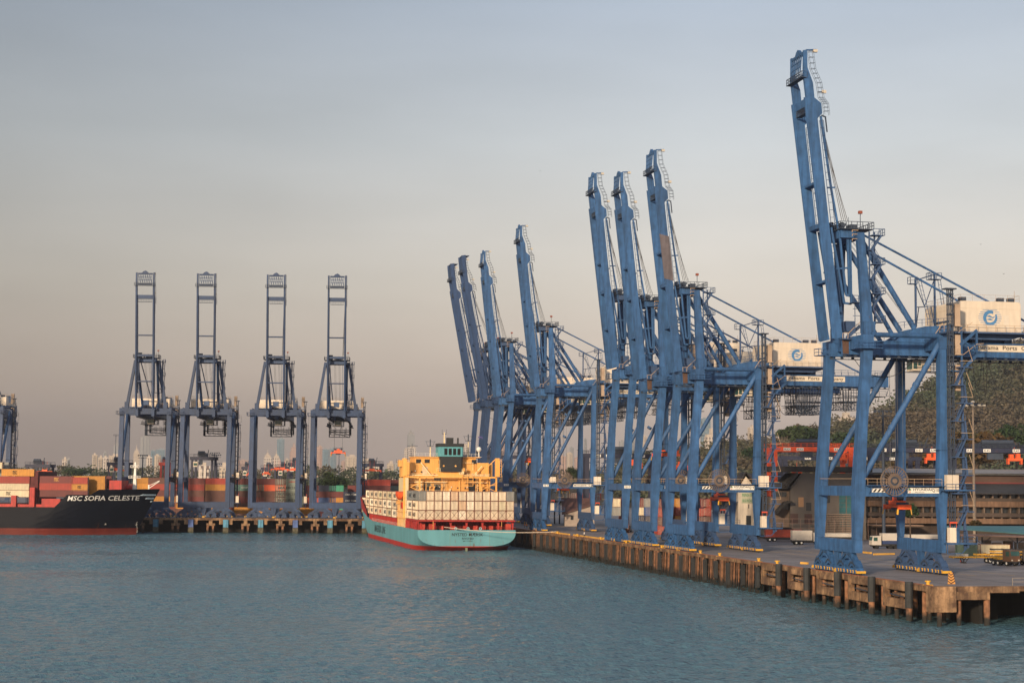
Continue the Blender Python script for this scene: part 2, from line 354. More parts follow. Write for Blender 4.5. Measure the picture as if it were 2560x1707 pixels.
    hp.box(a[0] - .1, a[0] + .9, -3.8, 3.8, a[1], a[1] + .1).rail([(a[0], -3.8, a[1]), (a[0], 3.8, a[1])], 1.1, .05, .8).rail([(a[0], -3.8, a[1]), (a[0] + 1, -3.8, a[1])], 1.1).rail([(a[0], 3.8, a[1]), (a[0] + 1, 3.8, a[1])], 1.1)
    hp.build('boom_walkway', LATT, root); hp = MB(); c = B(-6.2, 79.4); hp.box(c[0] - .1, c[0] + .9, -2.4, 2.4, c[1], c[1] + .08).rail([(c[0], -2.4, c[1]), (c[0], 2.4, c[1])], 1.1, .04, .6)
    hp.build('boom_walkway', LATT, root)
    cg = MB(); pts = [B(-6.1, 90), B(-5.7, 87), B(-4.6, 84.6), B(-4.2, 82), B(-3.4, 81), B(-3.2, 79)]
    for off in (0, .9):
        for y in (-3.5, -2.9): cg.path([(p[0] + off, y, p[1]) for p in pts], .03, 4)
    for (p, q) in zip(pts, pts[1:]):
        n = 3
        for i in range(n):
            x = p[0] + (q[0] - p[0]) * i / n; z = p[1] + (q[1] - p[1]) * i / n
            cg.bar((x, -3.5, z), (x + .9, -3.5, z), .07); cg.bar((x, -2.9, z), (x + .9, -2.9, z), .05)
    b = B(-4.0, 85.1); cg.bar((B(-4.4, 83)[0], -3.2, W(83)), (b[0] + .7, -3.2, W(83.1)), .1)
    cg.bar((B(-3.7, 78.9)[0], -3.2, W(78.9)), (B(-2.9, 78.6)[0], -3.2, W(78.6)), .22).bar((B(-3.0, 78.6)[0], -3.2, W(78.7)), (B(-2.7, 76)[0], -3.2, W(76)), .2)
    cg.build('ladder_cage', LATT, root)
    la = MB(); b = B(-6.5, 90.25); la.bar((b[0], -3.2, b[1]), (b[0] + 1.9, -3.2, b[1] + .15), .3, .22); la.build('lamp_arm', paint, root)
    MB().box(b[0] + 1.3, b[0] + 2.05, -3.5, -2.9, b[1] - .3, b[1] + .15).build('floodlight', LAMP, root); MB().box(B(-3.6, 83)[0], B(-3.2, 83)[0] + .3, -3.5, -3.0, W(82.8), W(83.3)).build('floodlight', LAMP, root)
    # masts and apex
    for s in (-1, 1):
        m = MB().bar(P(2.9, s * 6.95, 41), P(2.75, s * 4.25, 58.4), 1.0, 1.95, .95, 1.3, up=(1, 0, 0)).box(1.95, 4.0, s * 6.3, s * 7.75, W(40.3), W(42.8))
        m.build('mast', paint, root)
        MB().tube(P(3.2, s * 3.6, 57.4), P(13.2, s * 3.0, 42.2), .47, 10).build('backstay_strut', paint, root)
        if kind != 'far': MB().tube(P(3.0, s * 4.0, 50.5), P(9.5, s * 3.0, 40.3), .38, 10).build('lower_strut', paint, root)
    MB().tube(P(4.4, -3.3, 55.6), P(35.6, -3.0, 40.2), .2, 8).build('tie_rod', paint, root)
    MB().tube(P(4.9, 3.3, 60.0), P(45.0, 3.0, 40.9), .2, 8).build('tie_rod', paint, root)
    MB().box(-.5, 2.35, -3.7, 3.7, W(57.6), W(59)).box(2.3, 3.2, -4.3, 4.3, W(57.4), W(58.4)).build('apex_beam', DARKB if kind != 'near' else BLUE, root)
    m = MB().box(-.9, 5.2, -4.6, 4.6, W(59.02), W(59.12)).rail([P(-.9, -4.6, 59.1), P(5.2, -4.6, 59.1), P(5.2, 4.6, 59.1), P(-.9, 4.6, 59.1), P(-.9, -4.6, 59.1)], 1.2, .05, .9)
    for y in (-2, -.7, .7, 2): m.tube((.4, y - .15, W(60)), (.4, y + .15, W(60)), .55, 12).bar((.4, y, W(59.1)), (1.2, y, W(60.4)), .2)
    m.box(2.2, 3.4, -1.5, .5, W(59.1), W(60.3)).box(-.3, .2, 1.5, 3.2, W(59.1), W(61))
    m.build('apex_platform', LATT, root)
    m = MB()
    for z in (58.8, 58.1, 57.3): m.bar(P(1.2, -4.65, z), P(2.3, -4.65, z), .1); m.bar(P(1.2, -4.65, z - .35), P(1.2, -4.65, z), .1)
    m.build('apex_guard', RAILT, root)
    MB().bar(P(3.0, -3.9, 59), P(3.0, -3.9, 62), .1).bar(P(1, -3.5, 59), P(1, -3.5, 61.2), .06).build('lamp_post', LATT, root)
    MB().box(2.7, 3.3, -4.2, -3.6, W(61.8), W(62.3)).build('beacon', mat('beacon_red', (.25, .06, .03), .5), root)
    m = MB()
    for i, (z0, y) in enumerate(((76, -1), (77, -.3), (78, .4), (75, 1.1))):
        b = B(-3.55 + (78 - z0) * .13, z0); m.tube((b[0], -2.9 + i * .1, b[1]), (.1 + .45 * i, -2.6 + i * .2, W(60.8)), .055, 4)
    for y in (-1, -.6, .6, 1): m.tube((1.0, y, W(59.6)), (14, y, W(43.6)), .035, 4)
    m.build('hoist_rope', ROPE, root)
    # stairs behind the mast
    m = MB(); zs = (57.8, 52.8, 47.7, 42.8)
    m.bar(P(3.9, -5.6, 41), P(3.9, -5.6, 58.5), .22).bar(P(5.0, -5.2, 42.5), P(5.0, -5.2, 58.5), .22)
    for i, z in enumerate(zs):
        m.box(4.2, 6.5, -6.2, -4.4, W(z), W(z) + .12).rail([P(4.4, -6.2, z), P(6.5, -6.2, z), P(6.5, -4.4, z)], 1.15, .045, .8)
        if i < 3:
            za = zs[i + 1]
            for yy in (-6.1, -5.5):
                m.bar(P(4.2, yy, z - 2.5), P(5.9, yy, z), .14, .3); m.bar(P(4.2, yy, z - 1.4), P(5.9, yy, z + 1.1), .06)
                m.bar(P(4.2, yy, z - 2.5), P(5.7, yy, za + .1), .14, .3); m.bar(P(4.2, yy, z - 1.5), P(5.7, yy, za + 1.1), .06)
            m.box(3.5, 4.5, -6.2, -5.4, W(z) - 2.6, W(z) - 2.5)
            for q in range(6): m.box(4.3 + q * .27, 4.6 + q * .27, -6.05, -5.5, W(z) - 2.3 + q * .4, W(z) - 2.26 + q * .4)
    m.build('mast_stair', DARKB, root)
    # supports of the tie rods
    m = MB(); m.bar(P(13.4, -3.2, 42.5), P(13.4, -3.2, 50.9), .3).bar(P(19.9, 3.2, 42.5), P(19.9, 3.2, 52.8), .3)
    m.bar(P(13.4, -3.2, 50.6), P(19.9, 3.2, 52.6), .16).bar(P(13.4, -3.2, 45.9), P(19.9, 3.2, 46.9), .16).bar(P(16.4, -.2, 46.4), P(19.9, 3.2, 51.8), .12).bar(P(16.4, -.2, 46.4), P(13.4, -3.2, 50), .12).bar(P(14.5, -2, 46), P(13.6, -3, 42.8), .12).bar(P(18.6, 2, 46.7), P(19.8, 3, 42.8), .12)
    m.box(12.2, 13.5, -3.8, -2.6, W(49.9), W(50.0)).rail([P(12.2, -2.6, 50), P(12.2, -3.8, 50), P(13.5, -3.8, 50)], 1.1, .05, .7)
    m.box(18.7, 20.9, 2.4, 4, W(51.6), W(51.7)).rail([P(18.7, 2.4, 51.7), P(18.7, 4, 51.7), P(20.9, 2.4, 51.7)], 1.1, .05, .7)
    m.ladder(P(14.2, -3.2, 50.5), P(15.8, -3.2, 44), .5, (1, 0, 0), .8).ladder(P(20.7, 3.0, 51.6), P(22, 3.0, 43), .5, (1, 0, 0), .8)
    if kind != 'far': m.build('tie_support_frame', DARKB, root)
    # machinery house
    h = MB().prism([(20.2, W(41.62)), (31.7, W(41.62)), (31.7, W(HT - .4)), (31.4, W(HT)), (20.5, W(HT)), (20.2, W(HT - .4))], -6, 8)
    h.box(20.15, 31.75, -6.05, 8.05, W(HT - 1.28), W(HT - 1.2))
    ho = h.build('machinery_house', CREAM, root)
    v = MB()
    for x in (20.8, 27.9, 29.9):
        MB().box(x, x + 1.1, -5.2, -4.2, W(HT + .02), W(HT + .75)).build('roof_vent', LATT, ho)
    v.box(20.05, 20.14, -2, 3.6, W(43.6), W(43.95)).build('front_grille', LATT, ho)
    MB().rail([P(20.5, -5.9, HT), P(31.5, -5.9, HT), P(31.5, 7.9, HT), P(20.5, 7.9, HT), P(20.5, -5.9, HT)], 1.1, .02, 2).bar(P(30.8, -5.5, HT), P(30.8, -5.5, HT + 2), .05).build('roof_railing', RAILT, ho)
    MB().box(28.4, 29.4, -6.03, -6.0, W(41.7), W(44.6)).build('door', mat('door_cream', (.62, .56, .48), .7), ho)
    lg = MB(); c = Vector(P(25.9, -6.02, 44.15))
    for i in range(8):
        z = -1.3 + i * .37; r_ = sqrt(max(0, 2.2 ** 2 - (z * 1.35) ** 2)); r0 = sqrt(max(0, 1.25 - z * z * .8)) if abs(z) < 1.2 else .0
        for sg in (-1, 1):
            lg.prism([(c.x + sg * (r0 + .12), c.z + z), (c.x + sg * r_, c.z + z), (c.x + sg * r_ * .98, c.z + z + .13), (c.x + sg * (r0 + .1), c.z + z + .13)], -6.03, -6.01)
    lo = lg.build('logo_stripes', LOGOW, ho)
    g = MB()
    def cres(a0, a1, ro, ri, ox=0., oz=0., n=12):
        p = [(c.x + ro * cos(a0 + (a1 - a0) * i / n), c.z + ro * sin(a0 + (a1 - a0) * i / n)) for i in range(n + 1)]
        q_ = [(c.x + ox + ri * cos(a0 + (a1 - a0) * i / n), c.z + oz + ri * sin(a0 + (a1 - a0) * i / n)) for i in range(n + 1)]
        for i in range(n): g.add([(p[i][0], -6.04, p[i][1]), (p[i + 1][0], -6.04, p[i + 1][1]), (q_[i + 1][0], -6.04, q_[i + 1][1]), (q_[i][0], -6.04, q_[i][1])], [(0, 1, 2, 3)])
    cres(radians(60), radians(215), 1.3, .85, .15, -.1); cres(radians(225), radians(385), 1.35, 1.05, -.05, .2)
    g.add([(c.x - .7, -6.045, c.z + .2), (c.x - .1, -6.045, c.z + .45), (c.x + .5, -6.045, c.z + .1), (c.x + 1.0, -6.045, c.z + .35), (c.x + .6, -6.045, c.z - .1), (c.x - .1, -6.045, c.z + .1)], [(0, 1, 5), (1, 2, 4, 5), (2, 3, 4)])
    g.add([(c.x - .7, -6.045, c.z - .3), (c.x, -6.045, c.z - .1), (c.x + .6, -6.045, c.z - .35), (c.x, -6.045, c.z - .45)], [(0, 1, 2, 3)])
    g.build('logo_globe', LOGOB, ho)
    m = MB().box(17.6, 33.6, -7.1, 9, W(41.3), W(41.58)).box(24, 26, -3, 3, W(39.95), W(41.3)).box(30, 31.5, -3, 3, W(39.95), W(41.3)).prism([(18, W(41.28)), (33.3, W(41.28)), (30, W(40.4)), (19, W(40.4))], -5, 7)
    m.build('house_platform', DARKB, root)
    MB().rail([P(17.7, -7, 41.6), P(33.5, -7, 41.6), P(33.5, 8.9, 41.6)], 1.15, .035, 1.6).rail([P(17.7, -7, 41.6), P(17.7, 8.9, 41.6)], 1.15, .035, 1.6).build('platform_railing', RAILT, root)
    # lift mast, lift shaft panels, stair tower by the near landside leg
    m = MB()
    for x in (16.35, 17.05):
        for y in (-10.1, -9.4): m.bar((x, y, 8), P(x, y, 48.4 if kind != 'far' else 44), .17)
    z = 9
    while z < (48 if kind != 'far' else 43) + D: m.box(16.2, 17.2, -10.2, -9.32, z, z + .22); m.bar((16.35, -10.1, z), (17.05, -10.1, z + .9), .08); z += 1.75
    zt_ = 48.4 if kind != 'far' else 44; m.box(15.6, 17.6, -10.6, -9, W(zt_), W(zt_) + .2); m.build('lift_mast', LATT, root)
    m = MB()
    for z0, z1 in ((42.3, 46.0), (37.4, 40.7), (31.3, 35.6)): m.box(17.7, 18.7, -9.5, -8.4, W(z0), W(z1)).box(17.5, 18.9, -9.8, -8.3, W(z0) - .15, W(z0))
    m.build('lift_landing', mat('lift_cream_brown', (.40, .30, .22), .8, var=.2, rust=.5), root)
    m = MB().bar((18.7, -10.2, 4.2), P(18.5, -10.2, 36), .34)
    z = 35.0 + D; k = 0
    while z > 6:
        xa = 18.0 if k % 2 == 0 else 17.0
        m.box(xa - .4 if k % 2 == 0 else xa - .6, xa + 2.1 if k % 2 == 0 else xa + 1.7, -11, -9.8, z, z + .16)
        z2 = z - 3.05; xb = 17.0 if k % 2 == 0 else 18.8
        xs = xa + (.3 if k % 2 == 0 else 1.3)
        for yy in (-10.9, -10.2): m.bar((xs + .4, yy, z), (xb + .2, yy, z2 + .1), .1, .26); m.bar((xs + .4, yy, z + 1.1), (xb + .2, yy, z2 + 1.2), .06)
        for q in range(7): m.box(xs + .2 + (xb - xs) * q / 7, xs + .5 + (xb - xs) * q / 7, -10.85, -10.25, z - .4 - q * .37, z - .36 - q * .37)
        z = z2; k += 1
    m.build('stair_tower', DARKB, root)
    m = MB(); z = 35.0 + D; k = 0
    while z > 6:
        if k % 2 == 0: m.bar((17.8, -11, z + 1.15), (20.1, -11, z + 1.15), .07).bar((20.1, -11, z + 1.15), (19.3, -11, z + 3.6), .07)
        z -= 3.05; k += 1
    m.bar(P(18.2, -9.8, 41.2), P(20.8, -9.8, 42.9), .08).bar(P(19, -9.8, 37.3), P(21.6, -9.8, 39.2), .08).bar(P(21.6, -9.8, 39.2), P(22.8, -9.8, 39.3), .08).bar(P(19.5, -9.8, 34.4), P(20.6, -9.8, 31.5), .08)
    m.build('stair_handrail', RAILT, root)
    m = MB()
    m.bar(P(18.6, -9.6, 39.0), P(21.7, -9.6, 41.6), .16, .5).bar(P(18.8, -9.6, 34.6), P(22.2, -9.6, 37.9), .16, .5).bar(P(21.6, -9.6, 37.5), P(21.6, -9.6, 41.5), .3).bar(P(18.8, -9.6, 34), P(18.8, -9.6, 42), .25).bar(P(18.8, -9.6, 40), P(21.6, -9.6, 38), .2)
    m.box(20.8, 23.3, -10, -8.6, W(37.8), W(37.95)).rail([P(20.8, -10, 37.9), P(23.3, -10, 37.9)], 1.1).box(16.8, 19.4, -10, -8.6, W(34.4), W(34.6)).bar(P(21.6, -9, 41.3), P(18.6, -7, 41.3), .2)
    m.build('upper_stair', paint, root)
    # cabinets, reel, signs on the near portal face
    cb = MB().box(15.25, 17.35, -11, -9.9, 14.4, 16.85).build('electrical_cabinet', CREAM, root)
    MB().box(16.2, 16.24, -11.02, -11.0, 14.4, 16.85).build('door_seam', INK, cb)
    MB().box(14.8, 20.2, -11.2, -9.35, 14.15, 14.38).rail([(14.9, -11.2, 14.4), (20.2, -11.2, 14.4)], .9, .03).build('cabinet_platform', paint, root)
    MB().box(15.65, 16.8, -11, -9.9, 5.5, 8).build('electrical_cabinet', CREAM, root)
    m = MB().box(16.82, 17.4, -11, -9.9, 5.5, 8).box(15.2, 20.4, -11.3, -9.5, 5.2, 5.45).bar((15.4, -10.5, 5.2), (15.4, -10.5, 3.6), .12).bar((15.4, -10.5, 3.6), (18, -10.5, 3.7), .12).bar((18, -10.5, 3.7), (19.6, -10.5, 5.2), .12).rail([(17.5, -11.3, 5.4), (20.4, -11.3, 5.4)], 1.1)
    m.build('lower_platform', paint, root)
    m = MB().box(15.7, 17.0, -10.9, -10.8, 8.7, 9.0).bar((15.75, -10.85, 8), (15.75, -10.85, 9), .06).bar((16.9, -10.85, 8), (16.9, -10.85, 9), .06); m.build('warning_sign', mat('sign_red', (.6, .08, .04), .6), root)
    rc = (6.05, -10.15, 15.75)
    re = MB().ring(rc, 2.42, .06).ring((rc[0], rc[1] - .35, rc[2]), 2.42, .06).ring((rc[0], rc[1] - .18, rc[2]), 2.0, .04)
    for i in range(26):
        a = 2 * pi * i / 26; re.bar((rc[0] + .8 * cos(a), rc[1] - .2, rc[2] + .8 * sin(a)), (rc[0] + 2.42 * cos(a), rc[1] - .2, rc[2] + 2.42 * sin(a)), .09, .09)
    for i in range(26):
        a = 2 * pi * (i + .5) / 26; re.bar((rc[0] + .75 * cos(a), rc[1] - .3, rc[2] + .75 * sin(a)), (rc[0] + 1.25 * cos(a), rc[1] - .3, rc[2] + 1.25 * sin(a)), .14, .14)
    ro = re.build('cable_reel', RIM, root)
    MB().tube((rc[0], rc[1] - .5, rc[2]), (rc[0], rc[1] + .85, rc[2]), .42, 16).build('hub', RIM, ro)
    MB().tube((rc[0], rc[1] - .28, rc[2]), (rc[0], rc[1] + .1, rc[2]), .8, 20).build('cable_winding', LATT, ro)
    # trolley with driver's cabin
    m = MB().box(13.6, 16.9, -1.3, 1.3, W(34.95), W(37.0)); cbn = m.build('driver_cabin', CREAM, root)
    for bb in ((13.56, 13.59, -1.1, 1.1, W(35.3), W(36.7)), (13.7, 14.4, -1.33, -1.31, W(35.3), W(36.6)), (15.3, 16.1, -1.33, -1.31, W(35.2), W(35.95)), (14.6, 15.1, -1.33, -1.31, W(35.9), W(36.6))): MB().box(*bb).build('window', GLAS, cbn)
    m = MB()
    for x in (17.2, 18.4, 19.6, 20.8, 22):
        for y in (-2, 2): m.bar(P(x, y, 34.9), P(x, y, 37.4), .1)
        m.bar(P(x, -2, 34.9), P(x, 2, 34.9), .1)
    for y in (-2, 2):
        for z in (34.9, 35.6, 36.3): m.bar(P(13.4, y, z), P(22.2, y, z), .12)
    m.box(12.8, 23, -2.6, 2.6, W(36.75), W(36.93)); m.build('trolley', LATT, root)
    # hanging maintenance cages under the back reach
    cs = [(26.6, 33.2, 31.0, 33.0), (37.7, 42.9, 32.2, 34.0)][:cages]
    for (xa, xb, zb, zm) in cs:
        m = MB()
        for y in (-3.9, 3.9):
            n = int((xb - xa) / .62)
            for i in range(n + 1):
                x = xa + (xb - xa) * i / n; m.bar(P(x, y, zb), P(x, y, 36.9), .09)
                if i < n: m.bar(P(x, y, zb), P(x + .62, y, zm), .06); m.bar(P(x + .62, y, zb), P(x, y, zm), .06)
            for z in (zb, zm, zm + 1.1, 35.3, 36): m.bar(P(xa - .9 if z == zm else xa, y, z), P(xb, y, z), .12)
        for x in (xa, (xa + xb) / 2, xb):
            for z in (zb, zm): m.bar(P(x, -3.9, z), P(x, 3.9, z), .12)
            m.bar(P(x, -3.9, zb), P(x, 3.9, zm), .09)
            for yy in (-2, 0, 2): m.bar(P(x, yy, zb), P(x, yy, zm + 1), .07)
        m.box(xa, xb, -3.9, 3.9, W(zm) - .1, W(zm)); m.build('maintenance_cage', LATT, root)
    m = MB()
    for y in (-4.3, 4.3):
        m.box(20, 47.5, y - .5, y + .5, W(35.0), W(35.1)); m.rail([P(20, y, 35), P(47.5, y, 35)], 1.1, .04, 1.3)
        for x in range(20, 48, 3): m.bar(P(x, y, 35), P(x, y * .8, 37.4), .08)
    if kind == 'near': m = MB().box(43, 48, -4.4, 4.4, W(35.2), W(35.3)).rail([P(43, -4.4, 35.3), P(48, -4.4, 35.3)], 1.1).bar(P(48, -4.4, 35.2), P(48.9, -4.4, 38), .1)
    m.build('service_walkway', LATT, root)
    m = MB()
    for xa, xb, dp in ((17.8, 23.2, 5), (23.4, 25.2, 4.6), (25.4, 26.2, 6.1), (26.3, 31.8, 5.2), (32, 37.2, 5), (37.4, 39, 5.4), (2.5, 13.5, 3.2)):
        pts = [P(xa + (xb - xa) * i / 10, -4.1 if xa > 15 else -1.6, 36.9 - dp * (1 - (2 * i / 10 - 1) ** 2) ** .8) for i in range(11)]; MB().path(pts, .06, 5).build('festoon_cable', BLK, root)
    # handrails and stair at the boom hinge
    m = MB().bar(P(.6, -4.0, 41.0), P(3.1, -4.0, 43.3), .09).bar(P(-.4, -4.0, 41.0), P(.6, -4.0, 41.0), .09).bar(P(-.4, -4, 40), P(-.4, -4, 41), .08).bar(P(.5, -4, 40), P(.6, -4, 41), .08).bar(P(18, -4.0, 43.2), P(16.5, -4.0, 41.1), .09).bar(P(16.5, -4, 41.1), P(11, -4, 41.1), .09)
    m.build('hinge_handrail', RAILT, root)
    m = MB().bar(P(.3, -3.9, 40.2), P(2.8, -3.9, 42.3), .14, .55).box(-.6, 3.2, -4.4, -3.45, W(39.9), W(40.05)).build('hinge_platform', DARKB, root); MB().box(1.4, 3.0, -1.0, 1.0, W(41.6), W(43.4)).build('hinge_winch', DARKB, root); m = MB().box(1.0, 3.8, -5.4, -3, W(46.2), W(46.3)).rail([P(1, -5.4, 46.3), P(3.8, -5.4, 46.3)], 1.1, .05, .7)
    for x in (1.6, 2.6, 3.4): m.bar(P(x, -4.6, 41), P(x, -4.6, 46.2), .1)
    for z in (42.5, 44, 45.2): m.bar(P(1.2, -4.6, z), P(3.6, -4.6, z), .09)
    m.build('hinge_ladder_frame', DARKB, root)
    if kind == 'near': MB().prism([(-.16, W(37.5)), (.9, W(37.5)), (.9, W(39.9)), (-.3, W(39.9))], -3.46, -3.42).build('hinge_housing', mat('rusty_steel', (.10, .055, .04), .8, var=.35, rust=.6), root)
    return root

def spreader(loc, rz, w_bot, top, length, label, group='container spreaders hanging from the quay cranes'):
    t = empty('container_spreader', loc, rz, label=label, cat='spreader', group=group)
    m = MB(); h = length / 2
    for x in (-.9, .9): m.bar((x, -h, w_bot + .5), (x, h, w_bot + .5), .32, .42)
    m.box(-1.2, 1.2, -h - .15, -h + .3, w_bot, w_bot + .8).box(-1.2, 1.2, h - .3, h + .15, w_bot, w_bot + .8); m.build('frame', ORG, t)
    for q in (-1, 1):
        for x in (-1.2, 1.2): MB().bar((x, q * h, w_bot), (x * 1.1, q * (h + .1), w_bot - .9), .3, .12).build('flipper', YEL, t)
    MB().box(-.7, .7, -1.0, 1.0, w_bot - .2, w_bot + .5).box(-1.0, 1.0, -2.6, -1.9, w_bot + .8, w_bot + 1.2).box(-1.0, 1.0, 1.9, 2.6, w_bot + .8, w_bot + 1.3).build('cable_basket', LATT, t)
    MB().box(-.9, .9, -1.6, 1.6, w_bot + .8, w_bot + 1.5).box(-.6, .6, -.6, .6, w_bot + 1.5, w_bot + 2.1).build('headblock', ORG, t)
    m = MB()
    for y in (-1.3, 1.3):
        m.tube((-.5, y, w_bot + 1.9), (.5, y, w_bot + 1.9), .4, 10)
        m.rail([(-.9, y - .6, w_bot + 1.5), (-.9, y + .6, w_bot + 1.5)], 1.1, .05, .6)
    m.build('sheave', LATT, t)
    m = MB()
    for x in (-.5, .5):
        for y in (-1.6, 1.6): m.tube((x, y, w_bot + 2), (x, y, top), .035, 4)
    m.build('rope', ROPE, t)
    return t
CHEV = [(.0, 0), (.35, 0), (.8, .55), (.45, .55)]
def crane_signs(root, num, kind, D, body='HYUNDAI'):
    W = lambda z: z + D
    if kind == 'A':
        s = MB().box(8.85, 14.5, -9.36, -9.28, 13.72, 14.66).build('name_board', WHT, root)
        m = MB(); text(m, body, face((11.5, -9.365, 14.35), (1, 0, 0), (0, 0, 1)), .42, .01, 3.3); text(m, num, face((13.85, -9.365, 14.2), (1, 0, 0), (0, 0, 1)), .62, .01, 1.0)
        text(m, 'PACECO', face((11.0, -9.365, 13.92), (1, 0, 0), (0, 0, 1)), .17, .01, 1.7); m.build('lettering', INK, s)
        MB().prism([(8.98, 14.2), (9.5, 14.2), (9.24, 14.6)], -9.38, -9.362).build('tree_mark', mat('mark_green', (.02, .18, .06), .6), s)
        MB().ring((9.24, -9.37, 13.95), .13, .035, 1, 12).build('ring_mark', mat('sign_red', (.6, .08, .04), .6), s)
        s = MB().box(2.45, 4.85, -9.34, -9.28, 13.83, 14.49).build('notice_board', WHT, root); m = MB()
        for i in range(3): m.prism([(2.6 + a + i * .75, 13.87 + b) for a, b in CHEV], -9.36, -9.345)
        m.build('black_stripes', INK, s)
    else:
        s = MB().box(9.0, 15.2, -9.36, -9.28, 13.75, 14.55).build('name_board', WHT, root)
        m = MB(); text(m, body, face((11.2, -9.365, 14.15), (1, 0, 0), (0, 0, 1)), .4, .01, 3.8); text(m, num, face((14.4, -9.365, 14.15), (1, 0, 0), (0, 0, 1)), .5, .01, 1.2); m.build('lettering', INK, s)
        s = MB().box(-.4, 1.3, -9.38, -9.31, 13.7, 14.4).build('number_board', WHT, root); m = MB(); text(m, num, face((.45, -9.385, 14.05), (1, 0, 0), (0, 0, 1)), .4, .01, 1.3); m.build('lettering', INK, s)
    if kind != 'C':
        s = MB().box(24.35, 38.4, -3.5, -3.45, W(38.45), W(39.62)).build('company_board', mat('board_cream', (.62, .55, .45), .7), root)
        m = MB(); text(m, 'Panama  Ports  Company', face((31.4, -3.51, W(39.04)), (1, 0, 0), (0, 0, 1)), .95, .01, 13.2); m.build('lettering', mat('letter_brown', (.05, .04, .04), .7), s)
# ------------------------------------------------------------ water, haze, ground
def water_mat():
    m = bpy.data.materials.new('sea_water'); m.use_nodes = True; n = m.node_tree.nodes; l = m.node_tree.links; b = n['Principled BSDF']
    t = n.new('ShaderNodeTexCoord')
    def noise(sc, det, st=(1, 1, 1), rot=0):
        mp = n.new('ShaderNodeMapping'); mp.inputs['Scale'].default_value = st; mp.inputs['Rotation'].default_value = (0, 0, rot); l.new(t.outputs['Object'], mp.inputs[0])
        x = n.new('ShaderNodeTexNoise'); x.inputs['Scale'].default_value = sc; x.inputs['Detail'].default_value = det; x.inputs['Roughness'].default_value = .6; l.new(mp.outputs[0], x.inputs[0]); return x.outputs[0]
    a = noise(1.5, 4, (1, .8, 1), .3); c = noise(.5, 4, (1, .7, 1), -.2); big = noise(.012, 3, (1, .35, 1), .1)
    mu = n.new('ShaderNodeMath'); mu.operation = 'MULTIPLY_ADD'; l.new(c, mu.inputs[0]); mu.inputs[1].default_value = 1.6; l.new(a, mu.inputs[2])
    gu = n.new('ShaderNodeMapRange'); gu.inputs[1].default_value = .35; gu.inputs[2].default_value = .65; gu.inputs[3].default_value = .75; gu.inputs[4].default_value = 1.25; l.new(big, gu.inputs[0])
    bu = n.new('ShaderNodeBump'); bu.inputs['Distance'].default_value = .7; l.new(mu.outputs[0], bu.inputs['Height']); l.new(gu.outputs[0], bu.inputs['Strength'])
    l.new(bu.outputs[0], b.inputs['Normal'])
    mx = n.new('ShaderNodeMix'); mx.data_type = 'RGBA'; l.new(big, mx.inputs['Factor']); mx.inputs['A'].default_value = (.065, .15, .19, 1); mx.inputs['B'].default_value = (.10, .195, .25, 1); l.new(mx.outputs['Result'], b.inputs['Base Color'])
    b.inputs['Roughness'].default_value = .1; b.inputs['IOR'].default_value = 1.33
    return m
WM = water_mat()
MB().add([(-1500, -300, -.35), (900, -300, -.35), (900, 1200, -.35), (-1500, 1200, -.35)], [(0, 1, 2, 3)]).build('water', WM, kind='structure')
import numpy as np
def sea(x0, x1, y0, y1, st):
    nx = int((x1 - x0) / st) + 1; ny = int((y1 - y0) / st) + 1
    X, Y = np.meshgrid(np.linspace(x0, x1, nx, dtype=np.float32), np.linspace(y0, y1, ny, dtype=np.float32))
    Z = np.zeros_like(X); rr = random.Random(3)
    for i in range(56):
        lam = 1.25 * (7 / 1.25) ** (rr.random() ** 1.5); th = -1.05 + rr.gauss(0, .55); k = 2 * pi / lam; sl_ = .027 * (1.15 if lam < 3 else .8)
        Z += (sl_ / k) * np.sin(k * (X * cos(th) + Y * sin(th)) + rr.uniform(0, 6.28))
    M = np.zeros_like(X)
    for i in range(10):
        lam = rr.uniform(45, 170); th = rr.uniform(0, 6.28); M += np.sin(2 * pi / lam * (X * cos(th) * .6 + Y * sin(th) * 1.2) + rr.uniform(0, 6.28))
    Z *= (1 + .17 * M).clip(.35, 1.7)
    me = bpy.data.meshes.new('water'); co = np.stack([X, Y, Z], -1).reshape(-1, 3)
    me.vertices.add(nx * ny); me.vertices.foreach_set('co', co.ravel())
    a = (np.arange(ny - 1)[:, None] * nx + np.arange(nx - 1)[None, :]).ravel(); q = np.stack([a, a + 1, a + nx + 1, a + nx], -1).astype(np.int32); n = len(q)
    me.loops.add(n * 4); me.loops.foreach_set('vertex_index', q.ravel()); me.polygons.add(n)
    me.polygons.foreach_set('loop_start', np.arange(n, dtype=np.int32) * 4); me.polygons.foreach_set('loop_total', np.full(n, 4, dtype=np.int32)); me.polygons.foreach_set('use_smooth', [True] * n)
    me.update(calc_edges=True); me.materials.append(WM); o = bpy.data.objects.new('water', me); C.objects.link(o); tag(o, kind='structure')
sea(-235, 120, 122, 708, .5)
LQ = Vector((-98, 697, 0)); LD = Vector((cos(.07), sin(.07), 0)); LN = Vector((-sin(.07), cos(.07), 0))     # far berth: a point of its edge, direction, landward
ASPH = mat('asphalt', (.24, .215, .215), .75, var=.18, sc_=.05, col2=(.17, .145, .14), bump=.1, bsc=3)
CONC = mat('old_concrete', (.27, .165, .09), .85, var=.35, sc_=.5, streak=.4, col2=(.09, .05, .03), bump=.4)
CONC2 = mat('dark_shade_concrete', (.012, .011, .010), .9, var=.3, streak=.3)  # near-black on the retaining walls: shade below the decks put into the colour
SE = qp(271.5, -.9); NE = qp(760, -.9)
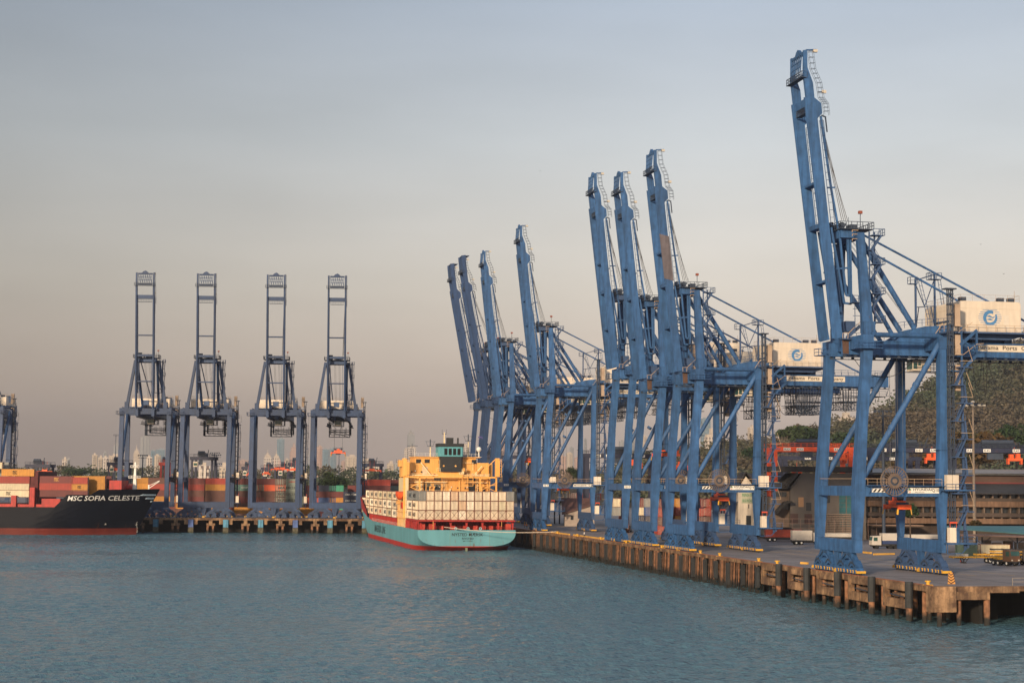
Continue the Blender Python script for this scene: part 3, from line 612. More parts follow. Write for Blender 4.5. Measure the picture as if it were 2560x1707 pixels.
# corner where both quays meet
def isect(p, d, q, e):
    k = (q - p).cross(e).z / d.cross(e).z; return p + d * k
CN = isect(SE, DV, LQ, LD)
e1 = qp(271.5, 400); 
gv = [(-2500, (LQ + LD * -2400).y, DECK), (LQ.x, LQ.y, DECK), (CN.x, CN.y, DECK), (SE.x, SE.y, DECK), (e1.x, e1.y, DECK), (4500, e1.y, DECK), (4500, 9000, DECK), (-4500, 9000, DECK), (-4500, LQ.y - 400, DECK)]
gv[0] = (*(LQ + LD * -2400).xy, DECK)
bm_ = MB(); bm_.add([(LQ + LD * -2400).to_tuple()[:2] + (DECK,), (CN.x, CN.y, DECK), (SE.x, SE.y, DECK), (e1.x, e1.y, DECK), (4500, 800, DECK), (5500, 9000, DECK), (-5500, 9000, DECK)], [tuple(range(7))])
bm_.build('quay_deck', ASPH, kind='structure')
# crane rails and pavement joints
m = MB()
for v in (0, 15.24):
    for o in (-.12, .12): a = qp(272.5, v + o, DECK + .004); b = qp(760, v + o, DECK + .004); m.bar(a, b, .07, .012)
m.build('crane_rail', LATT, kind='structure')
m = MB(); 
for s in range(275, 700, 12): m.bar(qp(s, .8, DECK + .004), qp(s, 60, DECK + .004), .08, .008)
for v in (4, 24, 32, 40): m.bar(qp(272, v, DECK + .004), qp(720, v, DECK + .004), .1, .008)
m.build('deck_joint', mat('joint_dark', (.03, .03, .035), .9), kind='structure')
m = MB()
for v in (20, 27): m.bar(qp(300, v, DECK + .006), qp(700, v, DECK + .006), .18, .008)
m.build('road_marking', mat('marking_yellow', (.45, .30, .10), .8, var=.4), kind='structure')
# ---- right wharf
PILE = mat('pile_concrete', (.30, .15, .07), .85, var=.35, streak=.4, sc_=.8, col2=(.05, .035, .025), bump=.3)
def two_tone(name, top, low, z, soft=.5):      # growth line of the tide on piles
    m = bpy.data.materials.new(name); m.use_nodes = True; n = m.node_tree.nodes; l = m.node_tree.links; b = n['Principled BSDF']; b.inputs['Roughness'].default_value = .85
    g = n.new('ShaderNodeNewGeometry'); s = n.new('ShaderNodeSeparateXYZ'); l.new(g.outputs['Position'], s.inputs[0])
    no = n.new('ShaderNodeTexNoise'); no.inputs['Scale'].default_value = 1.3; no.inputs['Detail'].default_value = 6; l.new(g.outputs['Position'], no.inputs[0])
    ad = n.new('ShaderNodeMath'); ad.operation = 'MULTIPLY_ADD'; l.new(no.outputs[0], ad.inputs[0]); ad.inputs[1].default_value = 1.6; l.new(s.outputs['Z'], ad.inputs[2])
    r = n.new('ShaderNodeMapRange'); r.inputs[1].default_value = z + .8 - soft; r.inputs[2].default_value = z + .8 + soft; l.new(ad.outputs[0], r.inputs[0])
    r2 = n.new('ShaderNodeValToRGB'); ramp(r2.color_ramp.elements, [(.35, tuple(c * .6 for c in top)), (.65, tuple(min(1, c * 1.25) for c in top))]); l.new(no.outputs[0], r2.inputs[0])
    mx = n.new('ShaderNodeMix'); mx.data_type = 'RGBA'; l.new(r.outputs[0], mx.inputs['Factor']); mx.inputs['A'].default_value = (*low, 1); l.new(r2.outputs[0], mx.inputs['B']); l.new(mx.outputs['Result'], b.inputs['Base Color'])
    return m
PILE = two_tone('pile_tide_concrete', (.24, .115, .06), (.018, .017, .015), 1.5)
TIMB = two_tone('timber_tide', (.105, .055, .032), (.012, .012, .011), 1.6)
FEND = mat('fender_black', (.022, .025, .028), .75, var=.35, streak=.3)
wh = empty('wharf', qp(271.5, -.9, 0), A, label='long concrete wharf on brown piles under the blue cranes at right', cat='wharf')
# local frame: x landward, y along, z up; edge at x = 0
m = MB().box(-.05, .6, 0, 76, 5.0, DECK - .004).box(-.05, 14, -.2, .3, 4.9, DECK - .004).box(14, 130, -.3, .3, 5.15, DECK - .004).build('edge_beam', CONC, wh)
m = MB().box(-.1, .6, 76, 430, 5.25, DECK - .004).build('edge_beam', CONC, wh)
MB().bar((.15, 0, DECK + .06), (.15, 430, DECK + .06), .12, .12).build('kerb_rail', mat('kerb_rust', (.25, .09, .04), .8, var=.4), wh)
MB().box(-.5, 3.4, -.9, 1.2, 2.1, DECK + .02).build('corner_block', CONC, wh)
MB().box(3.42, 9.0, -.6, .6, 3.9, 5.1).build('corner_beam', CONC, wh)
for i in range(5):
    y = 14.3 * i + 14.6 * .0 + 14.6
    if i == 0: y0 = 5.6
    y0 = 5.2 + 14.6 * i
    p = MB().box(-.35, .5, y0 + 3.4, y0 + 12.6, 1.9, 2.2).box(-.35, .5, y0 + 11.8, y0 + 12.6, 2.2, DECK).box(-.2, .5, y0 + 3.4, y0 + 12.6, 4.6, 5.5).box(-.28, .5, y0 + 3.4, y0 + 12.6, 2.2, 3.3).box(-.24, .5, y0 + 5, y0 + 9, 3.6, 4.2).build('fender_panel', CONC, wh)
    MB().bar((-.5, y0 + 4.2, 3.75), (-.5, y0 + 9.5, 3.95), .12).build('walkway_rail', LATT, p)
    f = MB().tube((-.75, y0 + 1.6, 2.2), (-.75, y0 + 1.6, 6.2), .62, 12).build('fender', FEND, wh)
    MB().tube((-.75, y0 + 1.6, .3), (-.75, y0 + 1.6, 2.2), .5, 10).build('fender_pile', PILE, wh)
    c = MB().path([(-.6, y0 + 2.2, 4.9), (-.7, y0 + 2.8, 4.4), (-.6, y0 + 3.3, 4.7)], .07, 4).path([(-.5, y0 + 3.1, 4.8), (-.55, y0 + 2.9, 3.4), (-.6, y0 + 2.5, 2.2)], .06, 4).build('chain', mat('chain_grey', (.25, .22, .2), .7), wh)
np_ = 0
for i in range(15):            # near piles one by one
    y = -.4 + i * 5.2
    MB().tube((.9, y, -1), (.9, y, 4.9), .38, 10).build('pile', PILE, wh)
    MB().tube((4.5, y + 1, -1), (4.5, y + 1, 4.9), .36, 8).build('pile', PILE, wh); np_ += 2
for x in (8.8, 20, 30): MB().tube((x, .1, -1), (x, .1, 5.1), .48, 10).build('pile', PILE, wh); np_ += 1
y = 78.; k = 0; rest = MB()
while y < 400:
    if k % 6 == 0:
        MB().bar((-.5, y, .6 + R.random()), (-.5, y, 5.0), .85, .7).build('fender', FEND, wh)
        MB().bar((-.45, y, -.8), (-.45, y, .6), .8, .55).build('fender_pile', TIMB, wh)
    else:
        h = R.choice((.16, .22, .22, .3, .38))
        if np_ < 98 and y < 250 : MB().bar((-.2 - .2 * R.random(), y, -1), (-.1, y, 5.3), h * 1.3, h).build('pile', TIMB if k % 2 else PILE, wh); np_ += 1
        else: rest.bar((-.2, y, -1), (-.1, y, 5.3), h * 1.3, h)
        rest.bar((3.2, y + .9, -1), (3.2, y + .9, 5.0), h * 1.4, h * 1.4)
    y += .9 + 1.1 * R.random(); k += 1
tag(rest.build('pile', TIMB, wh), kind='stuff')
m = MB(); 
for z in (3.9, 2.4): m.bar((.25, 77, z), (.25, 405, z), .3, .3)
m.build('waling_beam', TIMB, wh)
# underside: rear retaining wall, near-black so its colour carries the under-deck shade
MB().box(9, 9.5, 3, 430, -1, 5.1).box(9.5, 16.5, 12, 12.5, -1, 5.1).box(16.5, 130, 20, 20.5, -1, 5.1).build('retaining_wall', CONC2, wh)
# bollards
bo = None
def bollard(s, label):
    global bo
    if bo is None:
        bo = MB().tube((0, 0, 0), (0, 0, .45), .3, 12, .24).tube((0, 0, .45), (0, 0, .7), .38, 12, .34).bar((-.5, 0, .6), (.5, 0, .6), .2).box(-.55, .55, -.55, .55, 0, .1).build('bollard', YEL); o = bo
    else: o = bo.copy(); C.objects.link(o)
    o.location = qp(s, -.2, DECK); o.rotation_euler = (0, 0, A + R.random()); tag(o, label, 'bollard', 'yellow bollards along the wharf edge')
ordn = ['nearest', 'second', 'third', 'fourth', 'fifth', 'sixth', 'seventh', 'eighth', 'ninth', 'tenth', 'eleventh', 'twelfth', 'thirteenth', 'fourteenth', 'fifteenth', 'sixteenth']
for i, s in enumerate([274.6, 341.5, 352, 376.5, 390, 405.5, 420, 436, 452, 478, 505, 530]):
    bollard(s, '%s yellow bollard from the striped board along the wharf edge' % ordn[i])
# ---- far berth
lw = empty("wharf", LQ, .07, label='far concrete jetty with blue fenders below the four frontal cranes', cat='wharf')
# local: x along, y landward
XA, XB = -260, 92
lb = MB().box(XA, XB, 0, .8, 5.0, DECK - .004).build('edge_beam', CONC, lw)
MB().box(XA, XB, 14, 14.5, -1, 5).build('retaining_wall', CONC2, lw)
BLF = mat('fender_blue', (.07, .22, .34), .7, var=.3, streak=.3); BLF2 = mat('fender_violet_blue', (.07, .12, .30), .7, var=.3)
x = -150.; k = 0; pi_ = 0
while x < XB - 2:
    f = MB().box(x - 1.0, x + 1.0, -.9, -.02, 2.3, 5.3); f.build('fender', BLF if k % 3 else BLF2, lw)
    MB().box(x - 1.05, x + 1.05, -.6, .4, -1, 2.3).build('fender_post', two_tone('mossy_post', (.10, .09, .06), (.03, .035, .02), .6) if k == 0 else bpy.data.materials['mossy_post'], lw)
    MB().box(x + 1.2, x + 2.6, -.12, .6, 3.4, 5.0).box(x - 2.6, x - 1.2, -.12, .6, 3.4, 5.0).box(x + 6.0, x + 9.4, -.1, .6, 2.9, 3.8).box(x + 7, x + 8.4, -.1, .6, 3.8, 5.0).build('cap_beam', CONC, lw)
    for dx in (6.5, 8.6):
        if pi_ < 60: MB().box(x + dx - .4, x + dx + .4, .1, .9, -1, 2.9).build('pile', PILE, lw); pi_ += 1
    x += 13.6; k += 1
# ------------------------------------------------------------ cranes at the right wharf
def place(root, s, label, cat='crane', group='blue quay cranes with raised booms on the right wharf'):
    root.location = qp(s, 0, DECK); root.rotation_euler = (0, 0, A); tag(root, label, cat, group)
c1 = crane_build('near', BLUE, 0, cages=0); place(c1, 311.5, 'nearest and tallest blue quay crane at the right end of the wharf')
c3 = crane_build('near', BLUE, 0); place(c3, 436.1, 'blue crane in the middle of the bunched three, left of the brown patched boom')
c2 = crane_build('near', BLUE, 0, patch=True); place(c2, 406.5, 'blue crane with a brown patch on its boom, rightmost of the bunched three')
crane_signs(c1, 'Q10', 'A', 0); crane_signs(c2, 'Q 9', 'A', 0); crane_signs(c3, 'Q 8', 'A', 0)
c4 = crane_build('mid', BLUE, 4.3); place(c4, 462.7, 'blue crane standing leftmost of the bunched three raised booms')
cm = childmap()
c5 = copy_tree(c4, None, cm); place(c5, 558.9, 'blue crane standing alone between the bunched three and the far trio')
c6 = copy_tree(c4, None, cm); place(c6, 622, 'lighter blue crane, rightmost of the far trio right of the yellow deckhouse')
crane_signs(c4, 'Q 7', 'B', 4.3, 'MITSUBISHI'); crane_signs(c5, 'Q 6', 'B', 4.3, 'MITSUBISHI'); crane_signs(c6, 'Q 5', 'B', 4.3, 'MITSUBISHI')
c7 = crane_build('dull', NAVY, 4.6, lean=.065, head='plate'); place(c7, 648, 'dull navy crane with a plated boom head, middle of the far trio of raised booms')
c8 = copy_tree(c7, None, childmap()); place(c8, 673, 'dull navy crane with a plated boom head, leftmost of the far trio of raised booms')
spreader(qp(311.5, 11, DECK), A, 10.9, 37, 6.2, 'orange spreader hanging under the cable reel of the nearest blue crane')
spreader(qp(406.5, 9.5, DECK), A, 11.2, 37, 6.2, 'orange spreader hanging low in the crane with the brown boom patch')
spreader(qp(436.1, 4, DECK), A, 21.5, 37, 6.2, 'red orange spreader hanging half way up between the legs of the bunched cranes')
spreader(qp(558.9, 8, DECK), A, 12.5, 41, 6.2, 'orange spreader under the reel of the lone crane right of the ship')
spreader(qp(648, 16, DECK), A, 22, 41, 6.2, 'red orange spreader hanging among the far navy crane legs')
# cranes of the far berth
f1 = crane_build('far', BLUE2, 0, front_tie=False)
LX = lambda x, Y=699.: (x - 1280) / FOC * Y
cm = childmap(); first = True
for px, lab in ((360, 'leftmost of the four frontal blue cranes, right beside the black ship bow'), (512, 'second from left of four frontal blue cranes, dark gantry between its legs'), (686, 'third from left of four frontal blue cranes, grey-green containers between its legs'), (838, 'rightmost of the four frontal blue cranes, orange spreader hanging between its legs'), (-62, 'blue frontal crane cut off by the left edge of the photo')):
    o = f1 if first else copy_tree(f1, None, cm); first = False
    k = LX(px, 697) + 98; p = LQ + LD * k + LN * 2.2
    # follow the line of sight so that the centre falls where the photo has it
    for _ in range(4): k = (px - 1280) / FOC * p.y + 98 + 2.2 * .07; p = LQ + LD * (k / cos(.07)) + LN * 2.2
    o.location = (p.x + .6, p.y, DECK); o.rotation_euler = (0, 0, pi / 2 + .05); o.scale = (1.06, 1.085, 1.063)
    tag(o, lab, 'crane', 'blue cranes seen from the front on the far berth')
    if px == 838: spreader((p.x + .9, p.y + 8, DECK), pi / 2 + .05, 25.6, 39, 5.6, 'orange spreader hanging high between the legs of the rightmost frontal crane')
# ------------------------------------------------------------ containers
def corr(name, col, **k): return mat('box_' + name, col, .6, var=.12, streak=.12, rust=.45, thr=.66, **k)
BOXC = dict(reefer=corr('reefer', (.70, .58, .43)), white=corr('white', (.78, .69, .55)), tan=corr('tan', (.62, .42, .27)), grey=corr('grey', (.22, .23, .23)), dred=corr('dark_red', (.13, .020, .020)), red=corr('red', (.30, .030, .018)),
            oran=corr('orange', (.60, .085, .02)), yel=corr('yellow', (.48, .21, .025)), gg=corr('grey_green', (.19, .23, .20)), teal=corr('teal_grey', (.10, .22, .19)), navy=corr('navy', (.018, .03, .075)), green=corr('green', (.03, .27, .17)),
            blue=corr('blue', (.03, .08, .24)), brown=corr('brown', (.10, .034, .026)), cream=corr('cream', (.60, .52, .36)), dgreen=corr('dark_green', (.07, .12, .09)))
FRAME = mat('box_frame_rust', (.15, .055, .035), .7, var=.3); LOCK = mat('lock_bar_grey', (.42, .37, .31), .6, var=.2)
CN_ = {}
def container_mesh(col, ln=12.19, h=2.59, door=True, cross=False):
    """x = width 2.44, y = length, z up, origin at the bottom of the end facing -y; slots: paint, frame"""
    k = (col, ln, h, door, cross)
    if k in CN_: return CN_[k]
    w_ = 1.22; m = MB()
    m.box(-w_ + .05, w_ - .05, .06, ln - .06, .1, h - .04)
    n = int(ln / .75)
    for sx in (-1, 1):
        for i in range(n):
            y = .25 + (ln - .5) * i / n; m.box(sx * (w_ - .05), sx * (w_ - .005), y, y + (ln - .5) / n * .5, .18, h - .15)
    m.mi = 1 if col in ('reefer', 'white', 'tan', 'cream') else 0
    for x in (-w_, w_ - .14):
        for y in (0, ln - .14): m.box(x, x + .14, y, y + .14, 0, h - .01)
    for y in (0, ln - .13):
        for z in (0, h - .13): m.box(-w_ + .14, w_ - .14, y, y + .12, z, z + .12)
    for x in (-w_, w_ - .1):
        for z in (0, h - .12): m.box(x, x + .1, .14, ln - .14, z, z + .1)
    m.mi = 2
    if door:
        for x in (-.78, -.3, .3, .78): m.bar((x, .02, .15), (x, .02, h - .15), .06)
        m.box(-.02, .02, .0, .05, .12, h - .12)
        for x in (-.78, .78):
            m.box(x - .12, x + .12, -.01, .03, h * .45, h * .5); m.box(x - .1, x + .1, -.01, .03, h * .25, h * .28)
    m.mi = 1
    if cross: m.bar((-1.1, -.06, .1), (1.1, -.06, h - .1), .07, .05).bar((1.1, -.09, .1), (-1.1, -.09, h - .1), .07, .05)
    CN_[k] = m.mesh('container_body', [BOXC[col], FRAME, LOCK]); return CN_[k]
def container(loc, rz, col, label, group, ln=12.19, h=2.59, door=True, cross=False, mark=None):
    me = container_mesh(col, ln, h, door, cross)
    if not mark:
        o = bpy.data.objects.new('shipping_container', me); C.objects.link(o); o.location = loc; o.rotation_euler = (0, 0, rz); tag(o, label, 'container', group); return o
    t = empty('shipping_container', loc, rz, label=label, cat='container', group=group)
    b = bpy.data.objects.new('body', me); C.objects.link(b); b.parent = t
    txt, mt, side, size, wide, yc = mark
    key = ('mk', txt, side, size, wide, yc, ln, h, mt.name)
    if key not in CN_:
        m = MB()
        M = face((side * 1.24, yc, h * .52), (0, -side * -1 if side > 0 else -1, 0), (0, 0, 1))
        text(m, txt, M, size, .02, wide); CN_[key] = m.mesh('lettering', mt)
    l = bpy.data.objects.new('lettering', CN_[key]); C.objects.link(l); l.parent = t
    return t
# ------------------------------------------------------------ the container ship at the right wharf, seen from astern
def banded(name, low, top, z, rust=.8, low2=None):
    m = bpy.data.materials.new(name); m.use_nodes = True; n = m.node_tree.nodes; l = m.node_tree.links; b = n['Principled BSDF']; b.inputs['Roughness'].default_value = .5; b.inputs['Specular IOR Level'].default_value = .12 if top[0] < .05 else .4
    t = n.new('ShaderNodeTexCoord'); s = n.new('ShaderNodeSeparateXYZ'); l.new(t.outputs['Object'], s.inputs[0])
    r = n.new('ShaderNodeMath'); r.operation = 'GREATER_THAN'; l.new(s.outputs['Z'], r.inputs[0]); r.inputs[1].default_value = z
    mx = n.new('ShaderNodeMix'); mx.data_type = 'RGBA'; l.new(r.outputs[0], mx.inputs['Factor']); mx.inputs['A'].default_value = (*low, 1); mx.inputs['B'].default_value = (*top, 1)
    mp = n.new('ShaderNodeMapping'); mp.inputs['Scale'].default_value = (1, 1, .22); l.new(t.outputs['Object'], mp.inputs[0])
    no = n.new('ShaderNodeTexNoise'); no.inputs['Scale'].default_value = .75; no.inputs['Detail'].default_value = 8; no.inputs['Roughness'].default_value = .72; l.new(mp.outputs[0], no.inputs[0])
    # more rust low on the hull
    ma = n.new('ShaderNodeMapRange'); ma.inputs[1].default_value = z + 4; ma.inputs[2].default_value = z - .3; ma.inputs[3].default_value = -.04; ma.inputs[4].default_value = .085; l.new(s.outputs['Z'], ma.inputs[0])
    ad = n.new('ShaderNodeMath'); l.new(no.outputs[0], ad.inputs[0]); l.new(ma.outputs[0], ad.inputs[1])
    r3 = n.new('ShaderNodeMapRange'); r3.inputs[1].default_value = .64; r3.inputs[2].default_value = .72; r3.inputs[4].default_value = rust; l.new(ad.outputs[0], r3.inputs[0])
    m2 = n.new('ShaderNodeMix'); m2.data_type = 'RGBA'; l.new(r3.outputs[0], m2.inputs['Factor']); l.new(mx.outputs['Result'], m2.inputs['A']); m2.inputs['B'].default_value = (.16, .07, .03, 1)
    n4 = n.new('ShaderNodeTexNoise'); n4.inputs['Scale'].default_value = .25; n4.inputs['Detail'].default_value = 5; l.new(mp.outputs[0], n4.inputs[0])
    r4 = n.new('ShaderNodeMapRange'); r4.inputs[1].default_value = .3; r4.inputs[2].default_value = .7; r4.inputs[3].default_value = .85; r4.inputs[4].default_value = 1.12; l.new(n4.outputs[0], r4.inputs[0])
    v = n.new('ShaderNodeVectorMath'); v.operation = 'SCALE'; l.new(m2.outputs['Result'], v.inputs[0]); l.new(r4.outputs[0], v.inputs['Scale']); l.new(v.outputs[0], b.inputs['Base Color'])
    return m
SHIPR = mat('deck_red', (.36, .025, .02), .6, var=.25, rust=.5, thr=.6, streak=.15)
BUFF = mat('ship_buff', (.74, .38, .10), .6, var=.07, streak=.08, rust=.5, thr=.68)
BUFF2 = mat('ship_buff_pale', (.74, .60, .36), .6, var=.07, streak=.08)
FUNB = mat('funnel_black', (.02, .024, .028), .6, var=.2)
TEAL = mat('ship_teal', (.10, .33, .38), .5, var=.08, streak=.08)
WIN = mat('ship_window', (.03, .035, .04), .2, var=.2)
S0 = 552.
ship = empty('container_ship', qp(S0, -23.45, 0), A, label='light blue container ship seen from astern with a yellow deckhouse, moored at the right wharf', cat='ship')
def loft(stations, n=14):
    m = MB(); rows = []
    for (y, hb, zb, zd, e) in stations:
        row = []
        for i in range(n + 1):
            t = pi / 2 * i / n; row.append((hb * sin(t) ** (2 / e), y, zb + (zd - zb) * (1 - cos(t) ** (2 / e))))
        rows.append([(-a, b, c) for a, b, c in row[::-1]] + row[1:])
    k = len(rows[0])
    for r in rows: m.v += r
    for j in range(len(rows) - 1):
        for i in range(k - 1): m.f.append([j * k + i, j * k + i + 1, (j + 1) * k + i + 1, (j + 1) * k + i])
    m.f.append(list(range(k))); m.m = [0] * len(m.f)
    # deck lid
    for j in range(len(rows) - 1): m.f.append([j * k, (j + 1) * k, (j + 1) * k + k - 1, j * k + k - 1]); m.m.append(0)
    return m
st = [(0, 15.1, 1.15, 6.3, 3.2), (5, 15.1, -.7, 6.3, 3.4), (12, 15.1, -4, 6.3, 4.5), (22, 15.1, -7, 6.3, 7), (40, 15.1, -8, 6.3, 9), (100, 15.1, -8, 6.3, 9), (118, 15.1, -8, 6.4, 5), (132, 15.1, -8, 7.4, 3.0), (146, 15.1, -8, 9.2, 1.9), (156, 14.7, -8, 10.2, 1.4), (163, 13.0, -7, 10.8, 1.1), (168, 8.0, -6, 11.2, 1.0)]
loft(st).build('hull', banded('hull_teal_red', (.38, .025, .018), (.12, .32, .375), 1.45), ship)
m = MB(); text(m, 'NYSTED MÆRSK', face((.2, -.03, 4.95), (1, 0, 0), (0, 0, 1)), .95, .01, 9.6); text(m, 'NYSTED', face((.3, -.03, 3.75), (1, 0, 0), (0, 0, 1)), .62, .01, 3.5); text(m, 'IMO 9220847', face((.35, -.03, 3.02), (1, 0, 0), (0, 0, 1)), .28, .01, 3.0)
m.build('lettering', INK, ship)
m = MB(); text(m, 'MAERSK LINE', face((-15.13, 93, 4.0), (0, -1, 0), (0, 0, 1)), 2.5, .02, 31); m.build('lettering', mat('hull_letters', (.03, .06, .07), .6), ship)
m = MB()
for x in (-5.2, 1.0, 7): m.box(x, x + .07, -.02, 0, 1.3, 6.2)
m.box(-.5, .1, -.9, 0, -1, 1.0); m.build('plate_seam', mat('seam_rust', (.17, .20, .13), .8), ship)
# bulwark ring at the bow, red
m = MB(); P0 = None
for (y, hb, zb, zd, e) in st[7:]:
    P1 = (hb, y, zd); 
    if P0:
        for sg in (-1, 1): m.add([(sg * P0[0], P0[1], P0[2]), (sg * P1[0], P1[1], P1[2]), (sg * (P1[0] + .5), P1[1] + .5, P1[2] + 4.6), (sg * (P0[0] + .4), P0[1], P0[2] + (4.4 if P0[1] > 140 else 2.2))], [(0, 1, 2, 3)])
    P0 = P1
m.build('bow_bulwark', SHIPR, ship)
m = MB().box(-14.75, 14.75, 28, 130, 6.31, 8.75)
for i in range(46): m.box(-14.95, -14.75, 28.5 + i * 2.2, 28.6 + i * 2.2, 6.31, 8.75)
m.build('hatch_coaming', SHIPR, ship)
m = MB().box(-15, 15, .3, 28, 8.85, 9.28)
for x in (-14.7, -9.8, -4.9, 0, 4.9, 9.8, 14.3):
    m.prism([(x - .3, 8.84), (x + .7, 8.84), (x + .4, 7.6), (x + .4, 6.32), (x, 6.32), (x, 7.6)], 1.8, 2.4)
for i in range(8): m.box(-14.95, -14.7, 1 + i * 3.6, 1.2 + i * 3.6, 6.31, 8.84)
m.box(-14.6, 14.6, 12, 12.4, 6.31, 8.84).box(-14.9, -12.0, 5, 12, 6.31, 8.7)
m.rail([(-15, .2, 6.32), (15, .2, 6.32)], 1.0, .03, 1.4)
m.build('mooring_deck', SHIPR, ship)
WR = mat('winch_red', (.45, .05, .03), .6, var=.3)
for q in ((-11.2, -9.2, 3, 4.5, 6.32, 8.2), (-13.4, -12.6, 1.6, 2.2, 6.32, 8.0), (12.4, 14, 2, 3.5, 6.32, 8.2)): MB().box(*q).build('deck_locker', WR, ship)
for x in (-7, -3.3, .6, 3.6, 6.1, 8.4, 11): MB().tube((x, 3, 6.3), (x, 3, 7.4), .35, 8).build('bollard', WR, ship); MB().box(x - .9, x + .6, 4.4, 6, 6.32, 7.0).tube((x - .9, 5.2, 7.2), (x + .6, 5.2, 7.2), .5, 10).build('winch', WR, ship)
m = MB()
for x in (-3.4, .4, 4.2): m.ring((x, .15, 6.75), .35, .12, 1, 12)
m.build('fairlead', mat('fairlead_blue', (.35, .62, .68), .5), ship)
MB().tube((-10.3, .4, 6.4), (-10.3, .4, 8.85), .08, 6).tube((10.8, .4, 6.4), (10.8, .4, 8.85), .08, 6).build('yellow_post', BUFF, ship)
MB().rail([(-15.0, 30, 6.3), (-15.0, 118, 6.3)], 1.0, .02, 2.5).build('deck_railing', WHT, ship)
# deckhouse
Y0 = 33
m = MB().box(-14.6, 13.2, Y0, Y0 + 12, 6.32, 22.3)
hse = m.build('deckhouse', BUFF, ship)
MB().box(-11.2, -9.0, Y0 - .02, Y0, 17, 21).box(-15.0, -14.0, Y0 - 4, Y0 + 12, 6.33, 22).build('side_wall', BUFF2, hse)
m = MB().box(-14.2, 12.9, Y0 + 1.3, Y0 + 11.5, 22.32, 27.0).box(-11.5, -2.6, Y0 + 1, Y0 + 12, 22.32, 28.6).box(2.8, 8.6, Y0 + 1, Y0 + 12, 22.32, 28.6).box(-2.58, 2.78, Y0 + 6, Y0 + 12, 22.32, 28.4).box(-15.4, -11.52, Y0 + 3, Y0 + 8, 22.32, 26.6).box(9.62, 14.4, Y0 + 3, Y0 + 8, 22.32, 26.8)
m.box(-16.4, -13.6, Y0 + 2, Y0 + 5, 25.6, 27.7).box(-11.8, -2.5, Y0 + .4, Y0 + 12.4, 28.62, 28.85).box(2.6, 9.9, Y0 + .4, Y0 + 12.4, 28.62, 28.85)
m.build('bridge', BUFF, hse)
WB_ = [(-11.0, -9.3, Y0 + .96, Y0 + .99, 26.7, 28.0), (-8.2, -6.5, Y0 + .96, Y0 + .99, 26.8, 28.0), (7.2, 8.8, Y0 + .96, Y0 + .99, 26.7, 28.0), (-3.6, -3.0, Y0 + .96, Y0 + .99, 26.6, 27.6), (-8.6, -6.3, Y0 - .03, Y0 - .01, 17.2, 20.3), (9.2, 11.5, Y0 - .03, Y0 - .01, 17.4, 18.6)]
for x in (-5.2, 6.1): WB_ += [(x, x + 2.2, Y0 - .03, Y0 - .01, 17.6, 20.1), (x, x + 2.2, Y0 - .03, Y0 - .01, 21.1, 22.1)]
for q in WB_: MB().box(*q).build('window', WIN, hse)
MB().box(-9.0, -7.2, Y0 + .95, Y0 + .99, 22.9, 25.6).build('door', mat('door_buff', (.62, .50, .34), .6), hse)
m = MB().box(-4.0, 4.9, Y0 - 1.5, Y0 + .9, 22.32, 22.5)
m.rail([(-14.4, Y0 - .1, 22.32), (13, Y0 - .1, 22.32)], 1.1, .04, 1.4).rail([(-4.6, Y0 - 1.4, 24.0), (5.0, Y0 - 1.4, 24.0)], 1.1, .045, 1.1).bar((-14, Y0 - .8, 22.9), (12.6, Y0 - .8, 22.9), .3)
m.bar((3.4, Y0, 27), (7.6, Y0, 27), .12).bar((7.4, Y0, 27), (7.4, Y0, 24.6), .1).bar((-3.2, Y0 + .5, 26.5), (-.6, Y0 + .5, 26.6), .12).bar((-9.6, Y0, 27), (-6.4, Y0, 23), .12, .3).bar((10.4, Y0, 26), (8, Y0, 23.2), .1, .3)
m.box(-14.2, -1.2, Y0 - 1.0, Y0, 20.5, 20.7).box(5, 12, Y0 - 1.0, Y0, 20.5, 20.7)
m.build('deck_railing', BUFF2, hse)
m = MB().box(-4.1, 4.1, Y0 - 1.2, Y0 + .85, 22.5, 24.0); m.build('aft_platform', BUFF, hse)
# funnel
fn = MB().prism([(-3.9 + 1, Y0 - 2), (3.3, Y0 - 2), (3.9, Y0 - 1.2), (3.9, Y0 + 4), (-3.5, Y0 + 4), (-3.5, Y0 - 1.2)], 24.0, 28.9, 'z').build('funnel', FUNB, ship)
MB().prism([(-3.6, Y0 - 2.2), (3.6, Y0 - 2.2), (4.1, Y0 - 1.4), (4.1, Y0 + 4.2), (-4.1, Y0 + 4.2), (-4.1, Y0 - 1.4)], 28.92, 32.0, 'z').build('funnel_band', TEAL, fn)
MB().prism([(-3.7, Y0 - 2.3), (3.7, Y0 - 2.3), (4.2, Y0 - 1.5), (4.2, Y0 + 4.3), (-4.2, Y0 + 4.3), (-4.2, Y0 - 1.5)], 32.02, 33.1, 'z').box(-1.1, 1.0, Y0, Y0 + 2, 33.1, 35.0).tube((2.6, Y0 + 1, 33), (2.6, Y0 + 1, 35), .28, 10).build('funnel_top', FUNB, fn)
m = MB()
for i in range(4): m.box(-2.3 + i * 1.42, -1.3 + i * 1.42, Y0 - 2.24, Y0 - 2.2, 29.4, 31.5)
m.build('louvre', mat('louvre_black', (.008, .009, .01), .9), fn)
MB().ring((3.5, Y0 - 1.6, 23.9), .75, .2, 1, 16).tube((3.5, Y0 - 1.7, 23.9), (3.5, Y0 - 1.5, 23.9), .45, 12).build('suez_lamp', BUFF2, hse)
